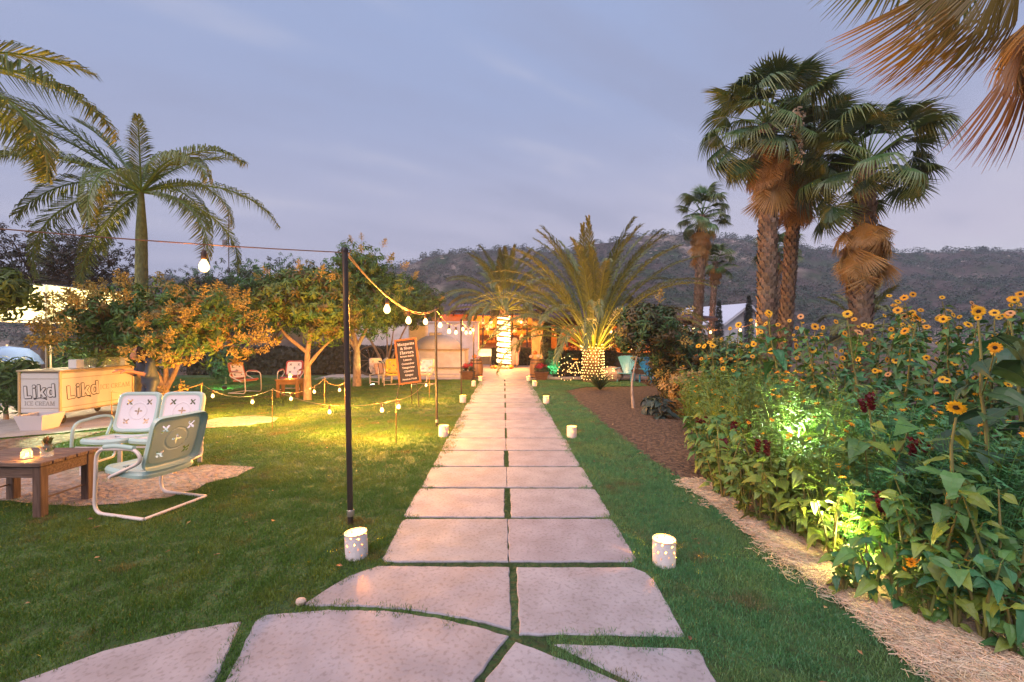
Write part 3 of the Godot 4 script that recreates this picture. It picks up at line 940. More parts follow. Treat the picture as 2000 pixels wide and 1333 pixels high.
# ---------------------------------------------------------------- flower bed
func heart(ln: float, wide: float, droop: float, c: Color, jag := 0.05) -> Mb:     # a broad leaf, stalk end at the origin, along y, upper side z
	var b := Mb.new()
	var ws := [0.0, 0.72, 1.0, 0.93, 0.72, 0.4, 0.0]
	var prev: Array = []
	var stalk := ln * 0.35
	var twist := rf(-0.16, 0.16)
	b.tube(PackedVector3Array([Vector3.ZERO, Vector3(0, stalk, 0.01)]), PackedFloat32Array([0.004, 0.0035]), 4, c * lin(1.5, 1.3, 1.0), false)
	for i in 7:
		var t := i / 6.0
		var w: float = ws[i] * wide * 0.5 * rf(1.0 - jag, 1.0 + jag)
		var y := stalk + ln * (t - 0.1 * (1.0 if i == 1 else 0.0))
		var z := -droop * ln * t * t
		var q: Array = [Vector3(-w, y - (0.12 * ln if i == 1 else 0.0), z + w * 0.22 - ln * (0.03 * (i % 2) + twist * t)), Vector3(-w * 0.5, y, z + w * 0.16 - ln * twist * t * 0.4), Vector3(0, y, z), Vector3(w * 0.5, y, z + w * 0.16), Vector3(w, y - (0.12 * ln if i == 1 else 0.0), z + w * 0.22 - ln * (0.03 * ((i + 1) % 2) - twist * t))]
		if i > 0:
			for k in 4: b.quad(prev[k], prev[k + 1], q[k + 1], q[k], c * (0.93 if k % 2 == i % 2 else 1.0))
		prev = q
	b.tube(PackedVector3Array([Vector3(0, stalk * 0.8, 0.004), Vector3(0, stalk + ln * 0.5, -droop * ln * 0.25 + 0.003), Vector3(0, stalk + ln * 0.95, -droop * ln * 0.9 + 0.002)]), PackedFloat32Array([0.0035, 0.0025, 0.001]), 4, c * lin(1.7, 1.35, 1.5), false)
	return b

func bloom(r: float, petals: int, eye: float, c: Color, c2: Color, heart_c: Color, cup := 0.25) -> ArrayMesh:     # faces +y
	var b := Mb.new()
	for ring in 2:
		for i in petals:
			var a := TAU * (i + 0.5 * ring) / petals + rf(-0.08, 0.08)
			var d := Vector3(cos(a), cup * rf(0.2, 1.2) - ring * 0.1, sin(a))
			var s := Vector3(-sin(a), 0, cos(a)) * r * 0.17
			var o := d * r * eye * 0.8
			var m := d * r * 0.62
			var e := d * r * rf(0.9, 1.05) - Vector3(0, r * 0.1, 0)
			var cc := vary(c, 0.1)
			b.quad2(o - s * 0.6, o + s * 0.6, m + s, m - s, cc.lerp(c2, 0.4), cc)
			b.tri(m - s, m + s, e, cc)
	b.lathe(PackedVector2Array([Vector2(r * eye * 0.9, -r * 0.12), Vector2(r * eye, 0.0), Vector2(r * eye * 0.8, r * 0.1), Vector2(r * eye * 0.4, r * 0.13), Vector2(0.001, r * 0.11)]), 10, Transform3D.IDENTITY, heart_c)
	b.lathe(PackedVector2Array([Vector2(0.004, -r * 0.35), Vector2(r * 0.3, -r * 0.14), Vector2(r * eye * 0.9, -r * 0.1)]), 8, Transform3D.IDENTITY, lin(0.05, 0.09, 0.02))
	return b.mesh(M.petal)

func leaf_kinds() -> void:
	for i in 8: heart_leaves.push_back(heart([0.17, 0.14, 0.19, 0.16, 0.12, 0.18, 0.15, 0.2][i], [0.15, 0.1, 0.17, 0.11, 0.09, 0.16, 0.13, 0.14][i], [0.3, 0.55, 0.15, 0.8, 0.4, 1.0, 0.65, 0.9][i], lin(1, 1, 1), 0.14))

var sun_heads: Array = []
var heart_leaves: Array = []
var stalks := {}
func sunflower(label: String, at: Vector3, tall: float, heads: int, leaves: int, fine: bool, sd: int, tones: Array, big := 1.0, face := Vector3(-0.5, 0.35, 0.8), head := 1.0) -> Node3D:
	rng.seed = sd
	if sun_heads.is_empty():
		for i in 4: sun_heads.push_back(bloom(0.047, 15, 0.36, [lin(0.80, 0.45, 0.015), lin(0.85, 0.50, 0.02), lin(0.75, 0.36, 0.015), lin(0.7, 0.36, 0.14)][i], lin(0.6, 0.22, 0.02), lin(0.03, 0.014, 0.006)))
	var o := thing("sunflower", label, "sunflower", at, 0.0, "sunflowers in the bed on the right")
	var b := Mb.new()
	var lean := Vector3(rf(-0.12, 0.12), 0, rf(-0.1, 0.14))
	var top := Vector3(lean.x * tall, tall, lean.z * tall)
	var pts := PackedVector3Array()
	for i in 8:
		var t := i / 7.0
		pts.push_back(Vector3(lean.x * tall * t * t + rf(-0.012, 0.012), tall * t - 0.02, lean.z * tall * t * t + rf(-0.012, 0.012)))
	var sc := lin(0.16, 0.15, 0.045)
	b.tube(pts, PackedFloat32Array([0.017, 0.016, 0.015, 0.013, 0.012, 0.01, 0.008, 0.006]), 6, sc)
	var spots: Array = []
	for i in heads:
		var t := rf(0.42, 0.98) if i > 0 else 1.0
		var k := mini(int(t * 7.0), 6)
		var p := pts[k].lerp(pts[k + 1], t * 7.0 - k)
		var az := i * 2.4 + rf(-0.4, 0.4)
		var e := p + (Vector3(cos(az), rf(0.6, 1.3), sin(az)) * rf(0.12, 0.32) if i > 0 else Vector3(0, 0.06, 0))
		if i > 0: b.tube(PackedVector3Array([p, p.lerp(e, 0.55) + Vector3(cos(az), 0, sin(az)) * 0.03, e]), PackedFloat32Array([0.006, 0.005, 0.004]), 4, sc, false)
		spots.push_back(e)
	part(o, "stem", b.mesh(M.stem))
	if heart_leaves.is_empty():
		leaf_kinds()
	var fol := Mb.new()
	for i in leaves:
		var t := lerpf(0.16, 0.97, (i + rf(0.1, 0.9)) / leaves)
		var k := mini(int(t * 7.0), 6)
		var p := pts[k].lerp(pts[k + 1], t * 7.0 - k)
		var az := i * 2.4 + rf(-0.5, 0.5)
		var s := rf(0.75, 1.35) * (1.15 - 0.55 * t) * big
		var q := aim(dirv(az, rf(-0.55, 0.5)), rf(-0.5, 0.5)).scaled(Vector3.ONE * s)
		var c := vary(tones[rng.randi() % tones.size()], 0.2)
		if fine:
			var one := Mb.new()
			one.add(heart_leaves[rng.randi() % 8], Transform3D(Basis.IDENTITY, Vector3.ZERO), c)
			part(o, "leaf", one.mesh(M.leaf), p, q)
		else: fol.add(heart_leaves[rng.randi() % 8], Transform3D(q, p), c)
	if not fine: part(o, "foliage", fol.mesh(M.leaf)).set_meta("kind", "stuff")
	for i in spots.size():
		var d := (face + Vector3(rf(-0.9, 0.9), rf(-0.4, 0.7), rf(-0.6, 0.6))).normalized()
		part(o, "flower_head", sun_heads[rng.randi() % (4 if rng.randf() < 0.3 else 3)], spots[i], aim(d, rf(0, TAU)).scaled(Vector3.ONE * rf(0.8, 1.25) * head))
	return o

var feathery: Array = []
func cosmos_plant(label: String, at: Vector3, tall: float, flowers: int, kind: int, sd: int) -> Node3D:
	rng.seed = sd
	if feathery.is_empty():
		for k in 4:          # fine cut leaves on branching stems
			var b := Mb.new()
			for i in 9:
				var az := i * 2.4
				var d := Vector3(cos(az) * rf(0.15, 0.42), 1.0, sin(az) * rf(0.15, 0.42))
				var ln := rf(0.7, 1.0)
				b.tube(PackedVector3Array([Vector3.ZERO, d * 0.5 * ln + Vector3(0, 0.03, 0), d * ln]), PackedFloat32Array([0.006, 0.004, 0.002]), 4, lin(1.3, 1.1, 0.8), false)
				for j in 13:
					var p := d * ln * rf(0.15, 1.0)
					var e := Vector3(rf(-1, 1), rf(-0.2, 0.7), rf(-1, 1)).normalized()
					var c := vary(lin(1, 1, 1), 0.3)
					var lf := rf(0.08, 0.17)
					for m in 5:
						var q := p + e * lf * (0.2 + 0.2 * m)
						var f := (e * 0.7 + e.cross(Vector3(0.3, 1, 0.2)).normalized() * (1.0 if m % 2 else -1.0)).normalized() * lf * 0.42
						var w := f.cross(Vector3(rf(-1, 1), 1, rf(-1, 1))).normalized() * lf * 0.07
						b.tri(q - w, q + w, q + f, c)
						b.tri(q - w * 0.7, q + w * 0.7, q - f.reflect(e) * -0.9, c)
			feathery.push_back(b)
	var o := thing("marigold_plant" if kind == 0 else "cosmos_plant", label, "flowering plant", at, rf(0, TAU), "feathery plants in the bed on the right")
	var b := Mb.new()
	var tone := vary([lin(0.13, 0.22, 0.04), lin(0.065, 0.2, 0.07), lin(0.15, 0.22, 0.04)][kind % 3], 0.2)
	b.add(feathery[rng.randi() % 4], Transform3D(Basis(Vector3.UP, rf(0, TAU)).scaled(Vector3(tall * 0.8, tall, tall * 0.8)), Vector3.ZERO), tone)
	part(o, "foliage", b.mesh(M.leaf)).set_meta("kind", "stuff")
	for i in flowers:
		var az := rf(0, TAU)
		var p := Vector3(cos(az) * rf(0.05, 0.36), rf(0.75, 1.08), sin(az) * rf(0.05, 0.36)) * tall
		part(o, "flower_head", M.marigold[rng.randi() % 2], p, aim(Vector3(rf(-0.7, 0.7), 1.0, rf(-0.7, 0.7))).scaled(Vector3.ONE * rf(0.55, 0.95)))
	return o

func broadleaf(label: String, at: Vector3, tall: float, leaves: int, tones: Array, sd: int, combs := 0, size := 1.0) -> Node3D:
	rng.seed = sd
	var o := thing("leafy_plant", label, "plant", at, rf(0, TAU), "broad leaved plants along the straw")
	var b := Mb.new()
	var stems := 3
	var fol: Array = []
	for s in stems:
		var az := s * 2.1 + rf(0, 1)
		var top := Vector3(cos(az) * 0.25, 1.0, sin(az) * 0.25) * tall * rf(0.75, 1.05)
		b.tube(PackedVector3Array([Vector3(0, -0.02, 0), top * 0.5 + Vector3(0, 0.05, 0), top]), PackedFloat32Array([0.011, 0.008, 0.004]), 5, [lin(0.17, 0.15, 0.045), lin(0.15, 0.17, 0.045)][s % 2])
		fol.push_back([top, az]); fol.push_back([top * 0.97, az + 2.0]); fol.push_back([top * 0.98, az + 4.1])
		for i in leaves / stems:
			fol.push_back([top * rf(0.12, 1.0), az + i * 2.4])
	part(o, "stem", b.mesh(M.stem))
	if heart_leaves.is_empty():
		leaf_kinds()
	var joined := Mb.new()
	for f in fol:
		var one := Mb.new()
		var at3 := Transform3D(aim(dirv(f[1], rf(-0.5, 0.6)), rf(-0.6, 0.6)).scaled(Vector3(0.75, 1, 1) * rf(0.5, 0.95) * size), f[0])
		one.add(heart_leaves[rng.randi() % 8], Transform3D.IDENTITY, vary(tones[rng.randi() % tones.size()], 0.2))
		if at.z < -3.3: joined.add(one, at3)
		else: part(o, "leaf", one.mesh(M.leaf), at3.origin, at3.basis)
	if joined.v.size(): part(o, "foliage", joined.mesh(M.leaf)).set_meta("kind", "stuff")
	for i in combs:
		var az := rf(0, TAU)
		var p := Vector3(cos(az) * 0.12, rf(0.85, 1.15), sin(az) * 0.12) * tall
		part(o, "flower_head", M.comb, p, aim(Vector3(rf(-0.3, 0.3), 1, rf(-0.3, 0.3)), rf(0, TAU)).scaled(Vector3.ONE * rf(0.8, 1.3)))
	return o

# ---------------------------------------------------------------- garden furniture
func cut(x: float, y: float) -> bool:      # flower shaped piercings of the pressed steel pans; x, y in -1..1
	for c in [Vector2(-0.58, 0.6), Vector2(0.58, 0.6), Vector2(-0.58, -0.58), Vector2(0.58, -0.58), Vector2(0, 0.05)]:
		var d: Vector2 = Vector2(x, y) - c
		if d.length() > 0.3: continue
		var turn := PI / 4 if c.x != 0.0 else 0.0
		for k in 4:
			var e := d.rotated(-turn - k * PI / 2) - Vector2(0.125, 0)
			if pow(e.x / 0.1, 2) + pow(e.y / 0.042, 2) < 1.0: return true
		if d.length() < 0.028: return true
	return false

var pans := {}
func pan(w: float, h: float, rim: Color, inner: Color, key: String) -> ArrayMesh:   # rounded square pan in the xy plane, front +z, turned edge behind
	if pans.has(key): return pans[key]
	var b := Mb.new()
	var sides := 96
	var rings := 34
	var out := func(a: float) -> Vector2:
		var c := cos(a)
		var s := sin(a)
		var k := pow(pow(absf(c), 7.0) + pow(absf(s), 7.0), -1.0 / 7.0)
		return Vector2(c * k, s * k)
	var pt := func(i: int, t: float) -> Vector3:
		var q: Vector2 = out.call(TAU * i / sides)
		var m := Vector2(q.x * t, q.y * t)
		var z := -0.035 * h * (m.y * m.y) * 0.0 + 0.02 * (m.x * m.x) + 0.012 * m.y * m.y
		if t > 0.8 and t < 0.86: z += 0.006
		elif t >= 0.86: z += 0.012 - pow(maxf(t - 0.93, 0.0) / 0.07, 2.0) * 0.03
		var rr := Vector2(m.x, m.y - 0.05).length()
		if absf(rr - 0.4) < 0.03: z += 0.004
		return Vector3(m.x * w * 0.5, m.y * h * 0.5, z)
	for r in rings:
		var t0 := float(r) / rings
		var t1 := float(r + 1) / rings
		for i in sides:
			var q: Vector2 = out.call(TAU * (i + 0.5) / sides) * (t0 + t1) * 0.5
			if t1 < 0.84 and cut(q.x / 0.8, q.y / 0.8): continue
			var a: Vector3 = pt.call(i, t0)
			var d: Vector3 = pt.call(i + 1, t0)
			var c := pt.call(i + 1, t1) as Vector3
			var e := pt.call(i, t1) as Vector3
			if r == 0: b.tri(a, e, c, inner)
			else: b.quad(a, e, c, d, rim if t0 >= 0.82 else inner)
	for i in sides:     # the turned edge
		var a: Vector3 = pt.call(i, 1.0)
		var d: Vector3 = pt.call(i + 1, 1.0)
		b.quad(a, a * Vector3(0.985, 0.985, 1) - Vector3(0, 0, 0.03), d * Vector3(0.985, 0.985, 1) - Vector3(0, 0, 0.03), d, rim)
	pans[key] = b.mesh(M.paint)
	return pans[key]

func metal_chair(label: String, at: Vector3, face: float, rim: Color, inner: Color, frame: Color, key: String) -> Node3D:
	var o := thing("metal_lawn_chair", label, "chair", at, face, "bouncing metal lawn chairs")
	part(o, "seat", pan(0.53, 0.5, rim, inner, key), Vector3(0, 0.385, 0.03), Basis(Vector3.RIGHT, -PI / 2 - 0.08))
	part(o, "backrest", pan(0.53, 0.52, rim, inner, key + "b"), Vector3(0, 0.655, -0.285), Basis(Vector3.RIGHT, -0.30))
	for s in [-1.0, 1.0]:
		var b := Mb.new()
		var x: float = s * 0.295
		b.tube(arc3([Vector3(x, 0.017, -0.29), Vector3(x, 0.017, 0.30), Vector3(x, 0.60, 0.27), Vector3(x, 0.63, -0.2), Vector3(x * 0.98, 0.52, -0.27), Vector3(x * 0.93, 0.35, 0.14)], 7, 0.11), PackedFloat32Array([0.0155]), 9, frame)
		part(o, "side_frame", b.mesh(M.paint))
		b = Mb.new()
		b.tube(arc3([Vector3(x * 1.0, 0.625, 0.17), Vector3(x, 0.645, 0.02), Vector3(x, 0.635, -0.18)], 6, 0.1), PackedFloat32Array([0.021]), 8, rim)
		part(o, "armrest", b.mesh(M.paint))
	var b := Mb.new()
	b.tube(PackedVector3Array([Vector3(-0.29, 0.017, -0.29), Vector3(0.29, 0.017, -0.29)]), PackedFloat32Array([0.0155]), 9, frame)
	part(o, "rear_bar", b.mesh(M.paint))
	b = Mb.new()
	b.tube(PackedVector3Array([Vector3(-0.29, 0.35, 0.13), Vector3(0.29, 0.35, 0.13)]), PackedFloat32Array([0.012]), 7, frame)
	part(o, "cross_bar", b.mesh(M.paint))
	return o

func glider(label: String, at: Vector3, face: float, rim: Color, inner: Color, frame: Color, key: String, seats := 2) -> Node3D:
	var o := thing("metal_glider", label, "glider bench", at, face)
	for i in seats:
		var x := (i - (seats - 1) * 0.5) * 0.54
		part(o, "seat", pan(0.53, 0.5, rim, inner, key), Vector3(x, 0.385, 0.03), Basis(Vector3.RIGHT, -PI / 2 - 0.08))
		part(o, "backrest", pan(0.53, 0.52, rim, inner, key + "b"), Vector3(x, 0.66, -0.285), Basis(Vector3.RIGHT, -0.28))
	var w := seats * 0.27 + 0.03
	for s in [-1.0, 1.0]:
		var x: float = s * w
		var b := Mb.new()
		b.tube(arc3([Vector3(x, 0.35, 0.29), Vector3(x, 0.62, 0.27), Vector3(x, 0.65, -0.12), Vector3(x, 0.6, -0.3), Vector3(x * 0.97, 0.4, -0.16)], 7, 0.12), PackedFloat32Array([0.017]), 9, rim)
		part(o, "armrest", b.mesh(M.paint))
		b = Mb.new()
		b.tube(arc3([Vector3(x * 0.94, 0.33, 0.24), Vector3(x * 0.94, 0.1, 0.27), Vector3(x * 0.94, 0.1, -0.27), Vector3(x * 0.94, 0.33, -0.24)], 6, 0.08), PackedFloat32Array([0.015]), 8, frame)
		part(o, "rocker_frame", b.mesh(M.paint))
		for zz in [0.24, -0.28]:
			b = Mb.new()
			b.box(Vector3(x * 0.87, 0.17, zz), Vector3(0.055, 0.34, 0.02), frame, 0.005)
			part(o, "leg", b.mesh(M.paint))
	var b := Mb.new()
	b.tube(PackedVector3Array([Vector3(-w, 0.33, 0.24), Vector3(w, 0.33, 0.24)]), PackedFloat32Array([0.014]), 8, frame)
	part(o, "front_rail", b.mesh(M.paint))
	b = Mb.new()
	b.tube(PackedVector3Array([Vector3(-w, 0.33, -0.24), Vector3(w, 0.33, -0.24)]), PackedFloat32Array([0.014]), 8, frame)
	part(o, "rear_rail", b.mesh(M.paint))
	return o

func wood_table(label: String, at: Vector3, turn: float, size: Vector3, planks: int, tone: Color) -> Node3D:
	var o := thing("wooden_table", label, "table", at, turn)
	for i in planks:
		var b := Mb.new()
		var d := size.z / planks
		b.box(Vector3(0, size.y - 0.018, -size.z * 0.5 + d * (i + 0.5)), Vector3(size.x, 0.036 + rf(-0.002, 0.002), d - 0.005), vary(tone, 0.1), 0.006)
		part(o, "plank", b.mesh(M.wood))
	for s in [-1.0, 1.0]:
		var b := Mb.new()
		b.box(Vector3(0, size.y - 0.09, s * (size.z * 0.5 - 0.045)), Vector3(size.x - 0.17, 0.1, 0.03), tone * 0.8, 0.004)
		part(o, "apron", b.mesh(M.wood))
		b = Mb.new()
		b.box(Vector3(s * (size.x * 0.5 - 0.045), size.y - 0.091, 0), Vector3(0.03, 0.1, size.z - 0.17), tone * 0.8, 0.004)
		part(o, "apron", b.mesh(M.wood))
		for q in [-1.0, 1.0]:
			b = Mb.new()
			b.box(Vector3(s * (size.x * 0.5 - 0.06), (size.y - 0.038) * 0.5, q * (size.z * 0.5 - 0.06)), Vector3(0.075, size.y - 0.038, 0.075), vary(tone * 0.75, 0.08), 0.006)
			part(o, "leg", b.mesh(M.timber))
		b = Mb.new()
		b.tube(PackedVector3Array([Vector3(s * (size.x * 0.5 - 0.06), 0.16, -size.z * 0.5 + 0.08), Vector3(s * (size.x * 0.5 - 0.06), 0.16, size.z * 0.5 - 0.08)]), PackedFloat32Array([0.008]), 6, tone * 0.7)
		part(o, "stretcher", b.mesh(M.plain))
	return o

func jar(label: String, at: Vector3, h: float, r: float, plant: bool, lit: float) -> Node3D:
	var o := thing("glass_jar", label, "jar", at)
	var b := Mb.new()
	b.lathe(PackedVector2Array([Vector2(0.002, 0.004), Vector2(r * 0.95, 0.004), Vector2(r, h * 0.1), Vector2(r, h * 0.72), Vector2(r * 0.75, h * 0.86), Vector2(r * 0.78, h)]), 18, Transform3D.IDENTITY, lin(1, 1, 1))
	part(o, "glass", b.mesh(M.glass))
	if lit > 0.0:
		b = Mb.new()
		b.lathe(PackedVector2Array([Vector2(r * 0.45, 0.008), Vector2(r * 0.45, h * 0.22), Vector2(0.001, h * 0.24)]), 10, Transform3D.IDENTITY, lin(0.8, 0.72, 0.6))
		part(o, "candle", b.mesh(M.plain))
		b = Mb.new()
		blob(b, Vector3(0, h * 0.32, 0), Vector3(0.009, 0.02, 0.009), lin(1, 1, 1), 8, 6, 0.0)
		part(o, "flame", b.mesh(M.flame))
		lamp(at + Vector3(0, h * 0.32, 0), lit, WARM, 0.01)
	if plant:
		b = Mb.new()
		for i in 60:
			var d := Vector3(rf(-1, 1), rf(0.3, 2.2), rf(-1, 1)).normalized()
			var p := Vector3(rf(-0.3, 0.3) * r, h * rf(0.3, 1.0), rf(-0.3, 0.3) * r)
			var l := rf(0.03, 0.09)
			var w := d.cross(Vector3(rf(-1, 1), 0.3, rf(-1, 1))).normalized() * l * 0.2
			b.quad(p, p + d * l * 0.5 + w, p + d * l, p + d * l * 0.5 - w, vary([lin(0.06, 0.1, 0.03), lin(0.13, 0.12, 0.04), lin(0.3, 0.12, 0.04)][i % 5 % 3], 0.3))
		part(o, "sprigs", b.mesh(M.leaf)).set_meta("kind", "stuff")
	return o

func can_lantern(label: String, at: Vector3, turn: float, e: float, lean := 0.0) -> Node3D:
	var o := thing("can_lantern", label, "lantern", at, turn, "pierced can lanterns along the walk")
	o.rotation.z = lean
	if not M.has("can_mesh"):
		var b := Mb.new()
		var r := 0.079
		var h := 0.178
		var n := 120
		var rows := 68
		var holes: Array = []
		for k in 4:
			for i in 8: holes.push_back(Vector2(TAU * (i + 0.37 * k + (0.15 if i % 3 == 0 else 0.0)) / 8.0, [0.018, 0.066, 0.105, 0.152][k] + (0.012 if i % 2 else 0.0)))
		for j in rows:
			var y0 := h * j / rows
			var y1 := h * (j + 1) / rows
			var rb := func(y: float) -> float: return r + (0.0009 * sin(y * 900.0) if y > 0.03 and y < 0.15 else 0.0)
			for i in n:
				var a := TAU * i / n
				var e2 := TAU * (i + 1) / n
				var gap := false
				for q in holes:
					var da := wrapf((a + e2) * 0.5 - q.x, -PI, PI) * r
					if da * da + pow((y0 + y1) * 0.5 - q.y, 2) < 0.0000212: gap = true
				if gap: continue
				var r0: float = rb.call(y0)
				var r1: float = rb.call(y1)
				b.quad(Vector3(cos(a) * r0, y0, sin(a) * r0), Vector3(cos(a) * r1, y1, sin(a) * r1), Vector3(cos(e2) * r1, y1, sin(e2) * r1), Vector3(cos(e2) * r0, y0, sin(e2) * r0), lin(0.62, 0.57, 0.55))
		M.can_mesh = b.mesh(M.tin)
		b = Mb.new()
		b.lathe(PackedVector2Array([Vector2(r - 0.002, h - 0.003), Vector2(r + 0.0022, h - 0.003), Vector2(r + 0.0022, h + 0.002), Vector2(r - 0.002, h + 0.002)]), 40, Transform3D.IDENTITY, lin(0.7, 0.64, 0.58))
		M.can_rim = b.mesh(M.tin)
		b = Mb.new()
		b.lathe(PackedVector2Array([Vector2(0.001, 0.003), Vector2(r - 0.001, 0.003)]), 40, Transform3D.IDENTITY, lin(0.6, 0.5, 0.4))
		M.can_floor = b.mesh(M.tin)
		b = Mb.new()
		b.lathe(PackedVector2Array([Vector2(0.036, 0.004), Vector2(0.036, 0.07), Vector2(0.03, 0.075), Vector2(0.001, 0.07)]), 16, Transform3D.IDENTITY, lin(0.8, 0.7, 0.5))
		M.can_candle = b.mesh(M.plain)
		b = Mb.new()
		blob(b, Vector3(0, 0.092, 0), Vector3(0.008, 0.02, 0.008), lin(1, 1, 1), 8, 6, 0.0)
		M.can_flame = b.mesh(M.flame)
	part(o, "can", M.can_mesh); part(o, "rim", M.can_rim); part(o, "floor", M.can_floor); part(o, "candle", M.can_candle); part(o, "flame", M.can_flame)
	lamp(at + Vector3(0, 0.092, 0), e, Color(1, 0.56, 0.12), 0.01)
	return o

# ---------------------------------------------------------------- lights on strings
func bulb_meshes() -> void:
	var b := Mb.new()
	b.lathe(PackedVector2Array([Vector2(0.001, -0.105), Vector2(0.018, -0.1), Vector2(0.032, -0.08), Vector2(0.034, -0.062), Vector2(0.026, -0.038), Vector2(0.014, -0.018), Vector2(0.013, 0.0)]), 16, Transform3D.IDENTITY, lin(1, 1, 1))
	M.bulb_mesh = b.mesh(M.bulb)
	b = Mb.new()
	b.lathe(PackedVector2Array([Vector2(0.014, -0.014), Vector2(0.02, -0.012), Vector2(0.02, 0.03), Vector2(0.012, 0.053), Vector2(0.001, 0.055)]), 12, Transform3D.IDENTITY, lin(0.06, 0.035, 0.02))
	M.socket_mesh = b.mesh(M.plain)

func sagging(a: Vector3, e: Vector3, sag: float, n := 16) -> PackedVector3Array:
	var p := PackedVector3Array()
	for i in n + 1:
		var t := float(i) / n
		p.push_back(a.lerp(e, t) - Vector3(0, sag * 4.0 * t * (1.0 - t), 0))
	return p

func light_string(called: String, label: String, spans: Array, bulbs: Array, e: float, thick: float, tint: Color, size := 1.0, group := "") -> Node3D:
	var o := thing(called, label, "string lights", Vector3.ZERO, 0.0, group)
	for s in spans:
		var b := Mb.new()
		b.tube(s, PackedFloat32Array([thick]), 6, tint, false)
		part(o, "cable", b.mesh(M.cord))
	for q in bulbs:
		var cable: Vector3 = q[1]
		var at: Vector3 = q[0]
		var sock := part(o, "socket", M.socket_mesh, at + Vector3(0, 0.105 * size, 0), Basis.IDENTITY.scaled(Vector3.ONE * size))
		var b := Mb.new()
		b.tube(PackedVector3Array([cable, at + Vector3(0, 0.155 * size, 0)]), PackedFloat32Array([thick * 0.7]), 5, tint, false)
		if cable.distance_to(at + Vector3(0, 0.155 * size, 0)) > 0.01: part(o, "drop_cord", b.mesh(M.cord))
		part(o, "bulb", M.bulb_mesh, at + Vector3(0, 0.105 * size, 0), Basis.IDENTITY.scaled(Vector3.ONE * size))
		lamp(at + Vector3(0, 0.04 * size, 0), e, WARM, 0.03 * size)
	return o

func cable_at(span: PackedVector3Array, x: float) -> Vector3:     # point of a span at a share of its length
	var f := clampf(x, 0, 1) * (span.size() - 1)
	var k := mini(int(f), span.size() - 2)
	return span[k].lerp(span[k + 1], f - k)

func pole(label: String, at: Vector3, tall: float, r: float, lean: Vector3, band: bool) -> Node3D:
	var o := thing("light_pole", label, "pole", at, 0.0, "dark poles that carry the string lights")
	var b := Mb.new()
	b.tube(PackedVector3Array([Vector3(0, -0.05, 0), Vector3(0, tall * 0.5, 0) + lean * 0.5, Vector3(0, tall, 0) + lean]), PackedFloat32Array([r]), 14, lin(0.035, 0.026, 0.02))
	part(o, "shaft", b.mesh(M.black))
	b = Mb.new()
	b.lathe(PackedVector2Array([Vector2(r * 1.04, -0.02), Vector2(r * 1.18, -0.018), Vector2(r * 1.18, 0.012), Vector2(r * 0.8, 0.022), Vector2(0.001, 0.024)]), 14, Transform3D(Basis.IDENTITY, Vector3(0, tall, 0) + lean), lin(0.02, 0.015, 0.012))
	part(o, "cap", b.mesh(M.black))
	if band:
		b = Mb.new()
		b.lathe(PackedVector2Array([Vector2(r * 1.25, 0.0), Vector2(r * 1.3, 0.005), Vector2(r * 1.3, 0.05), Vector2(r * 1.02, 0.055)]), 14, Transform3D(Basis.IDENTITY, Vector3(0, 0.075, 0)), lin(0.45, 0.4, 0.36))
		part(o, "collar", b.mesh(M.metal))
	b = Mb.new()
	b.tube(PackedVector3Array([Vector3(r * 0.7, tall - 0.03, 0) + lean, Vector3(r * 1.9, tall - 0.02, 0) + lean, Vector3(r * 2.2, tall + 0.01, 0) + lean]), PackedFloat32Array([0.004]), 5, lin(0.2, 0.12, 0.08))
	part(o, "hook", b.mesh(M.metal))
	return o

func letters(o: Node3D, called: String, s: String, size: float, deep: float, at: Vector3, q: Basis, c: Color, font: Font, bold := 0.0) -> MeshInstance3D:
	var t := TextMesh.new()
	t.text = s; t.font = font; t.font_size = 48; t.pixel_size = size / 48.0; t.depth = deep; t.curve_step = 2.0
	var m := StandardMaterial3D.new()
	m.albedo_color = c.linear_to_srgb(); m.roughness = 0.7
	t.material = m
	return part(o, called, t, at, q)

